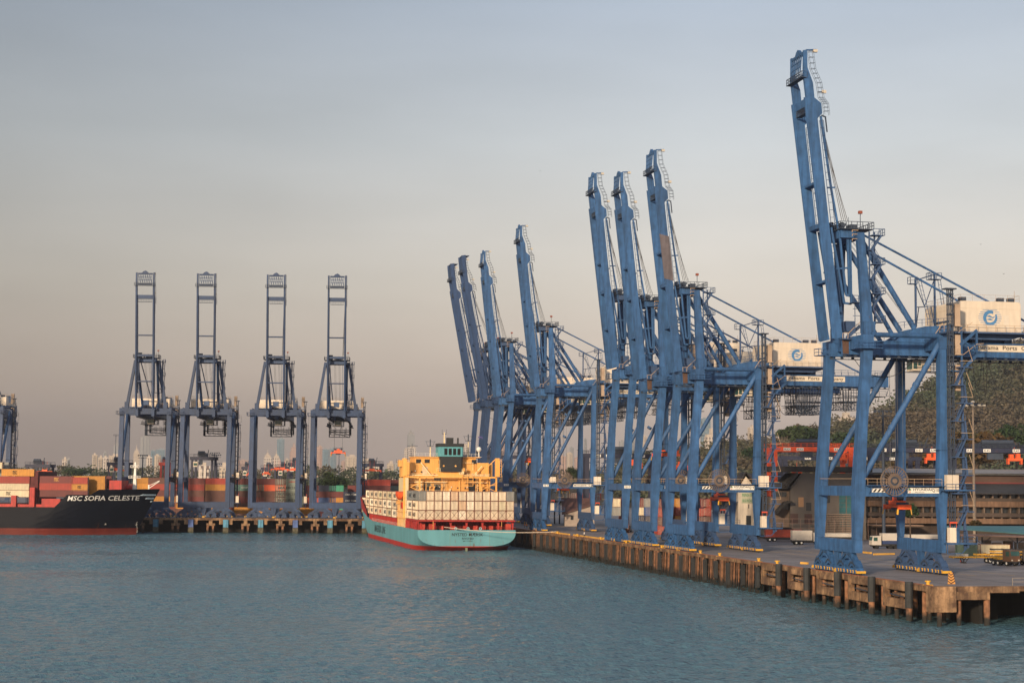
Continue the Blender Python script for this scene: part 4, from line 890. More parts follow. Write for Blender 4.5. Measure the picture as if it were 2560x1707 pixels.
# provision crane frames on both quarters
m = MB()
for x0, x1 in ((-15.3, -10.3), (9.3, 14.6)):
    for x in (x0, x1): m.bar((x, Y0 - 3, 9.3), (x, Y0 - 3, 22.4), .5)
    for z in (13.5, 18): m.bar((x0, Y0 - 3, z), (x1, Y0 - 3, z + (2.6 if z > 15 else 3.5)), .22).bar((x1, Y0 - 3, z - .2), (x0, Y0 - 3, z + 2), .2)
    m.bar((x0, Y0 - 3, 19.8), (x1, Y0 - 3, 19.8), .2)
m.bar((-15.4, Y0 - 3, 22.3), (14.8, Y0 - 3, 22.3), .5)
for x0 in (-16.0, 14.2): m.box(x0, x0 + 1.3, Y0 - 3.8, Y0 - 2.6, 22.5, 28.2 if x0 < 0 else 28.5).ladder((x0 + 1.6, Y0 - 3.95, 22.5), (x0 + 1.6, Y0 - 3.95, 27.8), .6, (1, 0, 0), .8, .06)
m.bar((10.4, Y0 - 3, 24.5), (14.3, Y0 - 3, 28.2), .25)
for x in (3.4, 5.2, 6.9): m.bar((x, Y0 - 3.6, 19.6), (x, Y0 - 3.6, 23), .16)
for z in (19.6, 21.3, 23): m.bar((2, Y0 - 3.6, z), (7, Y0 - 3.6, z), .14)
m.build('crane_frame', BUFF, ship)
# small fittings on the after side of the deckhouse
rf = random.Random(9)
for i in range(46):
    x = rf.uniform(-14, 12.5); lv = rf.choice((0, 0, 1, 1, 2)); z0 = (17.4, 22.5, 24.2)[lv]; yy = (Y0 - .02, Y0 + .6, Y0 - 1.3)[lv]
    if lv == 2: x = rf.uniform(-4, 4)
    k = rf.randrange(5)
    if k == 0: MB().box(x, x + .5, yy - .6, yy, z0, z0 + 1.1).build('locker', BUFF2 if i % 2 else BUFF, hse)
    elif k == 1: MB().tube((x, yy - .3, z0), (x, yy - .3, z0 + 1.6), .22, 8).tube((x, yy - .3, z0 + 1.6), (x, yy - .8, z0 + 1.7), .3, 8).build('vent', BUFF, hse)
    elif k == 2: MB().bar((x, yy - .12, z0), (x, yy - .12, z0 + rf.uniform(2, 4)), .12).build('pipe', BUFF2, hse)
    elif k == 3: MB().box(x, x + .45, yy - .03, yy - .005, z0 + 1.2, z0 + 1.7).build('window', WIN, hse)
    else: MB().box(x, x + .3, yy - .3, yy, z0 + 1.6, z0 + 1.9).build('lamp', LATT if i % 3 else WHT, hse)
for z0 in (17.2, 19.0, 20.72): MB().rail([(-14.0, Y0 - 1.0, z0), (-1.2, Y0 - 1.0, z0)], .9, .03, 1.2).build('deck_railing', BUFF2, hse)
for x in (-12.6, -2.0, 8.8): MB().ladder((x, Y0 - .2, 17.6), (x, Y0 - .2, 22.3), .5, (1, 0, 0), .5, .04).build('ladder', BUFF2, hse)
for x in (-13.4, -7.9, 3.1, 12.2): MB().bar((x, Y0 - .25, 17.2), (x, Y0 - .25, 22.2), .3, .4).build('pilaster', BUFF, hse)
# masts
m = MB()
for x, h, t in ((-5.8, 33.9, .22), (6.7, 35.7, .22)):
    m.bar((x, Y0 + 5, 28.8), (x, Y0 + 5, h), .35, .35, .2, .2)
m.bar((-.6, Y0 + 9, 28.5), (-.6, Y0 + 9, 37), .9, .6, .25, .25); mm_ = m.build('mast', BUFF2, ship)
m = MB()
for x, h in ((-5.8, 33.9), (6.7, 35.7)):
    m.box(x - .9, x + .9, Y0 + 4, Y0 + 6, h - 1.6, h - 1.5).bar((x - 1.7, Y0 + 5, h - .1), (x + 1.7, Y0 + 5, h - .1), .1).bar((x, Y0 + 5, h - 1.5), (x, Y0 + 5, h + .6), .3)
    for q in (-1, 1): m.bar((x + q * .9, Y0 + 5, h - 1.6), (x + q * 1.4, Y0 + 5, h), .08)
m.bar((-1.3, Y0 + 9, 36.4), (-1.3, Y0 + 9, 37.9), .08).bar((.1, Y0 + 9, 36.4), (.1, Y0 + 9, 37.9), .08).bar((-1.3, Y0 + 9, 36.4), (.1, Y0 + 9, 36.4), .12)
m.bar((-11.6, Y0 + 6, 28.8), (-11.6, Y0 + 6, 33), .14).bar((-13.3, Y0 + 6, 32.3), (-9.8, Y0 + 6, 32.4), .16).bar((-12.6, Y0 + 6, 29.2), (-10.6, Y0 + 6, 29.2), .12).bar((-13.6, Y0 + 6, 28.0), (-12, Y0 + 6, 28.3), .14).bar((-17, Y0 + 3, 28), (-17, Y0 + 3, 27), .08)
m.build('antenna', LATT, ship)
m = MB().tube((9.9, Y0 + 3, 28.8), (9.9, Y0 + 3, 30.6), .18, 8).box(9.0, 10.8, Y0 + 2.4, Y0 + 3.8, 28.85, 28.95).rail([(3, Y0 + .5, 28.9), (9.6, Y0 + .5, 28.9)], 1, .03, 1.2).rail([(-11.6, Y0 + .5, 28.9), (-3, Y0 + .5, 28.9)], 1, .03, 1.2); m.build('dome_post', WHT, ship)
bm = bmesh.new(); bmesh.ops.create_uvsphere(bm, u_segments=16, v_segments=10, radius=.85); me = bpy.data.meshes.new('satellite_dome'); bm.to_mesh(me); bm.free(); me.materials.append(WHT); me.polygons.foreach_set('use_smooth', [True] * len(me.polygons))
o = bpy.data.objects.new('satellite_dome', me); C.objects.link(o); o.parent = ship; o.location = (9.9, Y0 + 3, 31.4)
MB().add([(9.5, Y0 + 2, 35.4), (10.3, Y0 + 2, 35.6), (11, Y0 + 2, 35.2), (11, Y0 + 2.04, 34.9), (10.2, Y0 + 2, 35.2), (9.5, Y0 + 2.03, 35.1)], [(0, 1, 4, 5), (1, 2, 3, 4)]).bar((9.5, Y0 + 2, 33), (9.5, Y0 + 2, 35.6), .05).build('flag', mat('flag_purple', (.10, .08, .28), .8), ship)
# side gangway area, orange lifeboat, raised aft crane post amidships
m = MB().bar((-14.6, 29.5, 6.3), (-14.6, 29.5, 20), .9, .9).bar((-14.8, 46.5, 6.3), (-14.8, 46.5, 17.5), .6, .6)
for z in (9, 11, 13.4, 15.6): m.box(-15.3, -14.2, 29, 49, z, z + .16)
for y in (32, 35, 38, 41, 44): m.bar((-15.2, y, 6.4), (-15.2, y, 15.6), .16)
m.rail([(-15.3, 29, 13.5), (-15.3, 49, 13.5)], 1.0, .05, 1.2); m.build('side_gallery', BUFF, ship)
lbt = loft([(0, .5, .9, 2.4, 2), (.8, 1.2, .3, 2.6, 2.2), (3.5, 1.45, 0, 2.8, 2.4), (6, 1.2, .3, 2.6, 2.2), (7, .4, .9, 2.3, 2)], 6)
for i, v in enumerate(lbt.v): pass
o = lbt.build('lifeboat', ORG, ship); o.location = (-16.0, 30.5, 14.9)
MB().box(-15.6, -14.8, 32, 35.6, 12.2, 14.2).build('rescue_boat', mat('boat_red', (.5, .05, .02), .5), ship)
# boxes on deck
cols = ['leftmost', 'second from left', 'third from left', 'fourth from left', 'fifth from left', 'sixth from left', 'sixth from right', 'fifth from right', 'fourth from right', 'third from right', 'second from right', 'rightmost']
tier = ['bottom', 'middle', 'top']
sp = {(0, 2): 'grey', (4, 2): 'tan', (5, 1): 'tan', (11, 2): 'grey', (5, 0): 'white', (6, 2): 'white', (6, 1): 'white', (3, 2): 'white', (10, 1): 'cream'}
names = {'grey': 'grey', 'tan': 'rusty tan', 'white': 'white', 'reefer': 'cream white', 'cream': 'cream'}
for t_ in range(3):
    for c in range(12):
        col = sp.get((c, t_), 'reefer'); x = -13.6 + c * 2.475
        container(qp(S0 + 1.6, -23.45 + x, 9.3 + t_ * 2.9), A, col, '%s container end, %s in the %s tier on the ship stern' % (names[col], cols[c], tier[t_]), 'containers stacked across the ship stern', h=2.88, cross=(t_ == 0), mark=('MAERSK', INK, -1, 1.25, 5.5, 8.2) if c == 0 else None)
bayn = ['behind the stern end', 'first', 'second', 'third', 'fourth', 'fifth', 'sixth', 'seventh', 'eighth']
MSK = mat('box_mark_blue', (.03, .07, .11), .6)
for b in range(9):
    y = 14.6 if b == 0 else 51.5 + (b - 1) * 12.95; z0 = 9.3 if b == 0 else 8.8
    for t_ in range(3):
        if b == 8 and t_ == 2: continue
        for c in range(12):
            if c > 0: continue
            if b == 8 and c > 0: continue
            col = R.choice(['reefer', 'white', 'reefer', 'cream']); x = -13.6 + c * 2.475
            if b == 0 and t_ == 2 and c == 0: col = 'grey'
            if c == 0: lb = '%s container, %s tier of the %s side stack%s' % (names[col], tier[t_], 'stern' if b == 0 else bayn[b], '' if b == 0 else ' forward of the yellow gallery')
            else: lb = '%s container on the ship, in the top tier behind the %s stack' % (names[col], 'stern' if b == 0 else 'side')
            mk = ('MAERSK', MSK, -1, 1.35, 6, 4.5) if c == 0 and not (b == 4 and t_ == 0) else ('HAMBURG', mat('box_mark_red', (.5, .03, .03), .6), -1, 1.3, 4, 5) if c == 0 else None
            container(qp(S0 + y, -23.45 + x, z0 + t_ * 2.9), A, col, lb, 'containers in the forward stacks of the ship', h=2.88, mark=mk, door=(c > 0 or b == 0))
# mooring lines
def line(a, b, sag, label, n=14):
    pts = [a.lerp(b, i / n) + Vector((0, 0, -sag * 4 * (i / n) * (1 - i / n))) for i in range(n + 1)]
    MB().path(pts, .09, 5).build('mooring_line', mat('rope_cream', (.62, .52, .42), .8), label=label, cat='rope', group='mooring lines')
line(qp(S0 - .1, -30.5, 7.2), qp(S0 - 18, .3, DECK + .5), .8, 'pale mooring line from the ship stern to the quay edge')
# ------------------------------------------------------------ dark ship at the far berth, bow to the right
YC, HBM = 671., 15.8
def H2(X, z):         # half breadth of the bow part; X world, z height
    stem = -141.7 + max(0, min(1, (z - 1) / 16.2)) ** 1.02 * 8.6
    ln = 40 - 12 * max(0, min(1, z / 17)); t = max(0., min(1., (stem - X) / ln))
    return HBM * (1 - (1 - t) ** 2.1) if t > 0 else 0.
def top2(X):
    if X < -169: return 10.3
    if X < -164.5: return 10.3 + (X + 169) / 4.5 * 4.6
    if X < -156: return 14.9
    if X < -153: return 14.9 + (X + 156) / 3 * 2.0
    return 16.9 + max(0, (X + 150) * .02)
m = MB(); xs = [-330, -260, -200, -190, -182, -176, -171, -169, -164.5, -160, -156, -153, -150, -147.5, -145.5, -144, -142.8, -141.7, -140.5, -139, -137.5, -136, -134.8, -133.8, -133.15]
zs_ = [-2, 0, 1, 2.3, 4, 6, 8, 10, 12, 14, 15.5, 17.2]
g = []
for X in xs:
    tp = top2(X)
    for sg in (-1, 1):
        for z in zs_:
            zz = min(z, tp); xx = min(X, -141.72 + max(0, min(1, (zz - 1) / 16.2)) ** 1.02 * 8.6 if zz > 1 else -141.7)
            g.append((xx, YC + sg * H2(xx, zz), zz))
k = len(zs_)
m.v = g
for i in range(len(xs) - 1):
    for sg in (0, 1):
        for j in range(k - 1):
            a = (i * 2 + sg) * k + j; b = ((i + 1) * 2 + sg) * k + j
            m.f.append([a, b, b + 1, a + 1]); m.m.append(0)
    a = (i * 2) * k + k - 1; b = ((i + 1) * 2) * k + k - 1
    m.f.append([a, b, b + k, a + k]); m.m.append(0)
ms = empty('container_ship', (-230, YC, 0), 0, label='black container ship with a red waterline, bow pointing right at the left edge', cat='ship')
def sub(b, name, mt, par=ms, off=Vector((230, -YC, 0))):
    b.v = [tuple(Vector(p) + off) for p in b.v]; return b.build(name, mt, par)
sub(m, 'hull', banded('hull_black_red', (.13, .024, .018), (.004, .006, .012), 2.45, .25))
m = MB(); text(m, 'MSC SOFIA CELESTE', Matrix(), 1.85, 0, 24.2)
x0, z0 = at(254.5, 1245, 657).x, at(256.5, 1245, 655).z
def onhull(m):
    m.v = [(x0 + p[0] + p[1] * .28, YC - H2(x0 + p[0] + p[1] * .28, z0 + p[1] + p[0] * .012) - .06, z0 + p[1] + p[0] * .012) for p in m.v]; return m
sub(onhull(m), 'lettering', mat('hull_white', (.62, .62, .60), .6))
m = MB()
for i, (xa, xb, za) in enumerate(((349, 397, 1234.5), (358.5, 391.5, 1243.2), (368, 387, 1251))):
    pa = at(xa, za, 664); pb = at(xb, za, 668); n = 8
    for q in range(n):
        z = pa.z - .35; cap_ = -141.9 + max(0, (z - 1.4) / 16.2) * 8.6; x_a = min(cap_, pa.x + (pb.x - pa.x) * q / n); x_b = min(cap_, pa.x + (pb.x - pa.x) * (q + 1) / n)
        m.add([(x_a, YC - H2(x_a, z) - .07, z - .28), (x_b, YC - H2(x_b, z) - .07, z - .28), (x_b + .25, YC - H2(x_b + .25, z + .3) - .07, z + .32), (x_a + (-.6 if q == 0 else .25), YC - H2(x_a, z + .3) - .07, z + .32)], [(0, 1, 2, 3)])
sub(m, 'bow_stripe', mat('hull_pale_blue', (.38, .48, .55), .6))
m = MB()
for xx, yy in ((255, 1310), (322.5, 1310)):
    p = at(xx, yy, 657); c_ = (p.x, YC - H2(p.x, p.z) - .08, p.z)
    for i in range(4): a = i * pi / 4; m.bar((c_[0] - .5 * cos(a), c_[1], c_[2] - .5 * sin(a)), (c_[0] + .5 * cos(a), c_[1], c_[2] + .5 * sin(a)), .1, .03) if xx < 300 else None
    if xx > 300: m.path([(c_[0] + a, c_[1], c_[2] + b) for a, b in ((.5, .5), (-.4, .1), (.3, -.1), (.3, -.5), (-.6, -.5))], .05, 4)
for q in range(7): p = at(332, 1312 + q * 3.2, 663); m.bar((p.x - .25, YC - H2(p.x, p.z) - .07, p.z), (p.x + .1, YC - H2(p.x, p.z) - .07, p.z), .1)
sub(m, 'hull_mark', mat('hull_white', (.6, .6, .6)))
# deck fittings
m = MB()
for xx, y0, y1 in ((33, 1262, 1238), (79, 1262, 1218)):
    a = at(xx, y0, 655); b = at(xx, y1, 655); m.box(a.x - 1, a.x + .8, 655.5, 657, 10, b.z)
a = at(273, 1216, 660); b = at(304, 1202, 660); m.box(a.x, b.x, 660, 672, 16.9, b.z + .2)
a = at(103, 1256, 655); b = at(150, 1243, 655); m.box(a.x, b.x, 655.5, 660, 10, b.z - .5); m.box(-330, a.x, 656.5, 657, 10, 11.3)
for xx in (315, 325): a = at(xx, 1215, 668); m.tube((a.x - .8, 668, a.z - .5), (a.x + .8, 668, a.z - .5), .9, 12)
sub(m, 'deck_fitting', SHIPR)
m = MB(); a = at(337, 1218, 671); b = at(338.5, 1155, 671)
m.bar((a.x, 671, 16.8), (b.x, 671, b.z), 1.6, 1.4, .5, .5)
for z_, w_ in ((.42, 2.2), (.8, 1.6)): zz = 16.8 + (b.z - 16.8) * z_; m.box(a.x - w_, a.x + w_, 670, 672, zz, zz + .15); m.rail([(a.x - w_, 670, zz), (a.x + w_, 670, zz)], .9, .06, 1)
sub(m, 'foremast', WHT)
m = MB(); a = at(372, 1220, 671); m.bar((a.x, 671, 17), (a.x, 671, 18.8), .5).bar((a.x, 671, 17.4), (a.x + 4, 671, 20.2), .25).bar((a.x, 671, 18.4), (a.x + 4, 671, 20.4), .15)
sub(m, 'bow_davit', WHT)
m = MB().box(-230, -182, 657, 685, 10.3, 11.5).box(-179.3, -176.0, 657.5, 685, 10.3, 23.5); sub(m, 'lashing_bridge', mat('lashing_red', (.10, .02, .02), .8, var=.3))
INKM = mat('logo_dark', (.04, .025, .015), .7); GOLD = mat('logo_gold', (.55, .30, .08), .7)
g1 = 'containers on the deck of the black ship'
def mscbox(x1, yb, col, label, ln=12.19, Y=657., mk=None, n=1):
    p = at(x1, yb, Y)        # right bottom corner seen from us
    container((p.x, Y + 1.22, p.z), pi / 2, col, label, g1, ln=ln, door=True, mark=mk)
MS = lambda mt, c=6.1: ('m', mt, -1, 1.3, 1.3, c)
lay = [(73, 1242.5, 'cream', 'cream container with a dark logo, lowest in the stack at the left edge', 12.19, ('msc', INKM, -1, 1.3, 1.6, 7.8)), (73, 1225.4, 'cream', 'cream container without a logo, middle of the stack at the left edge', 12.19, None), (73.5, 1208, 'red', 'red container above the two cream ones at the left edge', 12.19, None), (85, 1190, 'yel', 'yellow container on top of the stack at the left edge of the black ship', 12.19, ('msc', INKM, -1, 1.4, 1.6, 7.2)),
       (181, 1207.5, 'dred', 'dark red container with a gold logo, topmost behind the red supports', 12.19, ('msc', GOLD, -1, 1.4, 1.6, 6)), (180, 1225, 'red', 'bright red container in the middle of the dark red stack', 12.19, None), (181, 1242, 'dred', 'dark red container lowest in the red stack', 12.19, None),
       (218.5, 1210, 'red', 'short red container topmost of the short stack before the yellow ones', 6.06, None), (218.5, 1226.5, 'yel', 'short yellow container under the short red one', 6.06, ('msc', INKM, -1, 1.2, 1.3, 3)), (218.5, 1242, 'dred', 'short dark red container lowest of the short stack', 6.06, None)]
for x1, yb, col, lb, ln, mk in lay: mscbox(x1, yb, col, lb, ln, 657., mk)
for i, yb in enumerate((1207, 1224, 1241)): mscbox(262, yb, 'yel', 'long yellow container, %s of the three nearest the bow' % ['topmost', 'middle', 'lowest'][i], 12.19, 662, ('msc', INKM, -1, 1.3, 1.6, 8.4))
mscbox(278, 1207, 'dred', 'dark red container behind the yellow ones nearest the bow', 6.06, 668); mscbox(278, 1222, 'brown', 'brown container behind the yellow ones nearest the bow', 6.06, 668)
mscbox(89.5, 1208, 'dgreen', 'dark green container end beside the stack at the left edge', 6.06, 661); mscbox(89.5, 1225, 'grey', 'grey container end beside the stack at the left edge', 6.06, 661)
mscbox(21, 1190, 'grey', 'grey container behind the yellow one at the left edge', 6.06, 669); mscbox(21, 1172, 'grey', 'grey container on the highest stack at the left edge', 6.06, 669); mscbox(6, 1172, 'cream', 'cream container end at the very left edge', 6.06, 663)
# ------------------------------------------------------------ hills, forest, city
def hz(x): return 1202.5 + (x - 1280) * .0078
RID = [(-300, 1160, 1700), (0, 1164, 1700), (150, 1163, 1600), (250, 1170, 1600), (400, 1166, 1900), (560, 1180, 1900), (720, 1170, 1700), (800, 1165, 1600), (900, 1170, 1600), (1000, 1180, 1600), (1100, 1172, 1600), (1240, 1168, 1500), (1400, 1176, 1400), (1560, 1160, 1300), (1650, 1138, 1250), (1760, 1134, 1250), (1850, 1112, 1250), (1930, 1120, 1250), (2050, 1084, 1300), (2110, 1066, 1350), (2180, 1052, 1400), (2240, 1012, 1450), (2343, 958, 1500), (2434, 908, 1550), (2560, 850, 1600), (2800, 780, 1600), (3100, 900, 1600), (3400, 1100, 1600)]
def rid(x):
    for a, b in zip(RID, RID[1:]):
        if a[0] <= x <= b[0]:
            t = (x - a[0]) / (b[0] - a[0]); return a[1] + (b[1] - a[1]) * t, a[2] + (b[2] - a[2]) * t
    return (1170, 1700)
from mathutils import noise as mn
def hill_h(x, Y, tree=0.):
    yt, Yr = rid(x); ztop = HC + (hz(x) - yt) / FOC * Yr - 9
    rise = max(260, (ztop - 5) * 3.6); t = (Y - (Yr - rise)) / rise
    if t <= 0: return DECK - 1.5
    t = min(t, 1.); s = t * t * (3 - 2 * t) * .6 + t * .4
    n = mn.noise(Vector((x * .006, Y * .006, 0))) * 5 * t
    h = DECK - 1.5 + (max(ztop, DECK) - DECK + 1.5) * s + n * (1 - t * .7)
    return h
m = MB(); xs = list(range(-300, 3401, 25)); Ys = [880 + 30 * i for i in range(34)] + [1950, 2200, 2600, 3200]
for x in xs:
    r = ray(x, 1200)
    for Y in Ys:
        yt, Yr = rid(x); z = hill_h(x, min(Y, Yr))
        if Y > Yr: z = z + (DECK - 2 - z) * min(1, (Y - Yr) / 900)
        m.v.append((r.x / r.y * Y, Y, z))
ny = len(Ys)
for i in range(len(xs) - 1):
    for j in range(ny - 1): m.f.append([i * ny + j, (i + 1) * ny + j, (i + 1) * ny + j + 1, i * ny + j + 1]); m.m.append(0)
m.build('hill', mat('hill_ground', (.028, .032, .015), .95, var=.3, sc_=.03, col2=(.045, .03, .02)), kind='structure', smooth=True)
def leafmat(name, c1_, c2_, sc_=.02):
    mm = bpy.data.materials.new(name); mm.use_nodes = True; n = mm.node_tree.nodes; l = mm.node_tree.links; b = n['Principled BSDF']; b.inputs['Roughness'].default_value = .8; b.inputs['Specular IOR Level'].default_value = .2
    g = n.new('ShaderNodeNewGeometry'); no = n.new('ShaderNodeTexNoise'); no.inputs['Scale'].default_value = sc_; no.inputs['Detail'].default_value = 3; l.new(g.outputs['Position'], no.inputs[0])
    n2 = n.new('ShaderNodeTexNoise'); n2.inputs['Scale'].default_value = .35; n2.inputs['Detail'].default_value = 4; l.new(g.outputs['Position'], n2.inputs[0])
    rr = n.new('ShaderNodeValToRGB'); ramp(rr.color_ramp.elements, [(.40, c1_), (.60, c2_)]); l.new(no.outputs[0], rr.inputs[0])
    mr = n.new('ShaderNodeMapRange'); mr.inputs[1].default_value = .3; mr.inputs[2].default_value = .7; mr.inputs[3].default_value = .68; mr.inputs[4].default_value = 1.38; l.new(n2.outputs[0], mr.inputs[0])
    v = n.new('ShaderNodeVectorMath'); v.operation = 'SCALE'; l.new(rr.outputs[0], v.inputs[0]); l.new(mr.outputs[0], v.inputs['Scale']); l.new(v.outputs[0], b.inputs['Base Color']); return mm
LEAF = leafmat('forest_leaves', (.056, .074, .044), (.098, .080, .056), .010)
LEAF2 = leafmat('tree_leaves', (.022, .045, .018), (.040, .058, .022), .05)
LEAF3 = leafmat('rust_leaves', (.085, .050, .018), (.045, .048, .018), .05)
BARK = mat('bark', (.08, .055, .04), .9)
def crown(mb, c, rx, rz, n, leaf, rng, clumps=7):
    cl = []
    for _ in range(clumps):
        a = rng.uniform(0, 2 * pi); e = rng.uniform(-.35, 1.); q = rng.uniform(.35, .85)
        cl.append((c[0] + rx * q * cos(a) * cos(e), c[1] + rx * q * sin(a) * cos(e), c[2] + rz * q * sin(e), rng.uniform(.30, .5)))
    for _ in range(n):
        k = cl[rng.randrange(clumps)]; u = rng.uniform(-1, 1); a = rng.uniform(0, 2 * pi); s = sqrt(1 - u * u); r = k[3] * rng.uniform(.7, 1.1)
        p = Vector((k[0] + rx * r * s * cos(a), k[1] + rx * r * s * sin(a), k[2] + rz * r * u * 1.1))
        d1 = Vector((rng.gauss(0, 1), rng.gauss(0, 1), rng.gauss(0, .6))).normalized(); d2 = d1.cross(Vector((rng.gauss(0, 1), rng.gauss(0, 1), rng.gauss(0, 1)))).normalized()
        L_ = leaf * rng.uniform(.6, 1.3); o = len(mb.v)
        mb.v += [tuple(p - d1 * L_), tuple(p + d2 * L_ * .6), tuple(p + d1 * L_), tuple(p - d2 * L_ * .6)]; mb.f.append([o, o + 1, o + 2, o + 3]); mb.m.append(0)
rg = random.Random(5)
m = MB(); m2_ = MB()
for i in range(3600):
    x = rg.uniform(-60, 2750) if i < 1300 else rg.uniform(1560, 2700); yt, Yr = rid(x)
    ztop = HC + (hz(x) - yt) / FOC * Yr - 9; rise = max(260, (ztop - 5) * 3.6)
    Y = Yr - rise * (rg.random() ** 1.3) * .93
    if x < 1560 and Y < Yr - 160 : Y = Yr - rg.random() * 150
    z = hill_h(x, Y); 
    if z < DECK + 1 and x > 1560: continue
    r = ray(x, 1200); rx = rg.uniform(4.5, 8.5) if x < 1560 else rg.choice((rg.uniform(5, 8), rg.uniform(8, 13)))
    crown(m, (r.x / r.y * Y, Y, max(z, DECK) + rx * .75), rx, rx * .8, int(58 if x > 1560 else 30), 1.35, rg, 6)
tag(m.build('forest', LEAF), kind='stuff')
def tree(x, yt, wpx, Y, label, leafm=LEAF2, zb=None, n=1500, group='single trees standing out before the hills', flat=.75, name='tree'):
    c = at(x, yt, Y); w_ = wpx / FOC * Y / 2; hgt = w_ * flat * 2; zb = DECK if zb is None else zb
    rr = random.Random(int(x * 7 + yt)); rt = empty(name, (c.x, Y, zb), 0, label=label, cat='tree', group=group); top = c.z - zb
    m = MB(); crown(m, (0, 0, top - hgt * .5), w_, hgt * .5, n, max(.35, w_ * .09), rr, 16); m.build('crown', leafm, rt)
    t = MB().tube((0, 0, -3), (0, 0, max(1, top - hgt * .6)), w_ * .07 + .1, 8, w_ * .04 + .05)
    for i in range(6): a = i * 1.05; b0 = (0, 0, max(.5, top - hgt * .85)); t.tube(b0, (w_ * .6 * cos(a), w_ * .6 * sin(a), top - hgt * .4), w_ * .03 + .05, 5, .05)
    t.build('trunk', BARK, rt); return rt
tree(1992, 1063, 96, 1000, 'broad domed tree on the skyline between the blue cranes', zb=20, n=3000, flat=.52)
tree(1886, 1112, 60, 1000, 'round dark tree on the skyline right of the pale tower', zb=15, n=1500)
tree(2110, 1078, 90, 1020, 'wide tree left of the hill, behind the orange gantry', zb=20, n=2200, flat=.5)
tree(2440, 1080, 170, 800, 'large russet tree at the foot of the hill behind the lamp mast', LEAF3, n=4000, flat=.6)
tree(2540, 1060, 110, 820, 'dark green tree at the right edge before the hill', n=2500)
tree(2290, 1120, 120, 860, 'low russet tree behind the navy gantries', LEAF3, n=2500, flat=.5)
tree(835, 1180, 68, 900, 'dark bushy tree behind the green containers of the far yard', n=2200, flat=.7)
tree(1425, 1166, 26, 900, 'small palm-like tree on the skyline behind the lone crane', n=500)
tree(1450, 1172, 60, 980, 'low rounded tree beside the palm-like one', n=1200, flat=.5)
tree(168, 1167, 30, 1400, 'round tree on the ridge before the balconied tower', n=500)
tree(200, 1168, 60, 1400, 'wide flat tree on the ridge right of the balconied tower', n=900, flat=.45)
tree(2275, 1258, 46, 432, 'shrubby tree before the long low building', n=900, flat=.9)
tree(2440, 1300, 30, 415, 'small shrub behind the lamp mast foot', LEAF3, n=500)
def facade(name, wall, win, bw=3.2, bh=3.1, mo=.9):
    if name in MATS: return MATS[name]
    mm = bpy.data.materials.new(name); mm.use_nodes = True; n = mm.node_tree.nodes; l = mm.node_tree.links; b = n['Principled BSDF']; b.inputs['Roughness'].default_value = .7
    t = n.new('ShaderNodeTexCoord'); s = n.new('ShaderNodeSeparateXYZ'); l.new(t.outputs['Object'], s.inputs[0]); a = n.new('ShaderNodeMath'); l.new(s.outputs[0], a.inputs[0]); l.new(s.outputs[1], a.inputs[1])
    c = n.new('ShaderNodeCombineXYZ'); l.new(a.outputs[0], c.inputs[0]); l.new(s.outputs[2], c.inputs[1])
    br = n.new('ShaderNodeTexBrick'); br.offset = 0; br.inputs['Scale'].default_value = 1; br.inputs['Brick Width'].default_value = bw; br.inputs['Row Height'].default_value = bh; br.inputs['Mortar Size'].default_value = mo; br.inputs['Mortar Smooth'].default_value = 0
    br.inputs['Color1'].default_value = (*win, 1); br.inputs['Color2'].default_value = (*[q * 1.6 for q in win], 1); br.inputs['Mortar'].default_value = (*wall, 1); l.new(c.outputs[0], br.inputs[0]); l.new(br.outputs['Color'], b.inputs['Base Color']); MATS[name] = mm; return mm
F_ = dict(cream=facade('facade_cream', (.50, .43, .35), (.12, .12, .13)), white=facade('facade_white', (.56, .51, .46), (.10, .08, .08), 4.6, 5.6, 1.15), pink=facade('facade_pink', (.46, .33, .28), (.13, .11, .12)), grey=facade('facade_grey', (.32, .33, .34), (.13, .15, .17)),
          glass=facade('facade_glass', (.24, .29, .33), (.10, .17, .22), 4, 3.3, .35), brown=facade('facade_brown', (.36, .26, .20), (.08, .07, .07)))
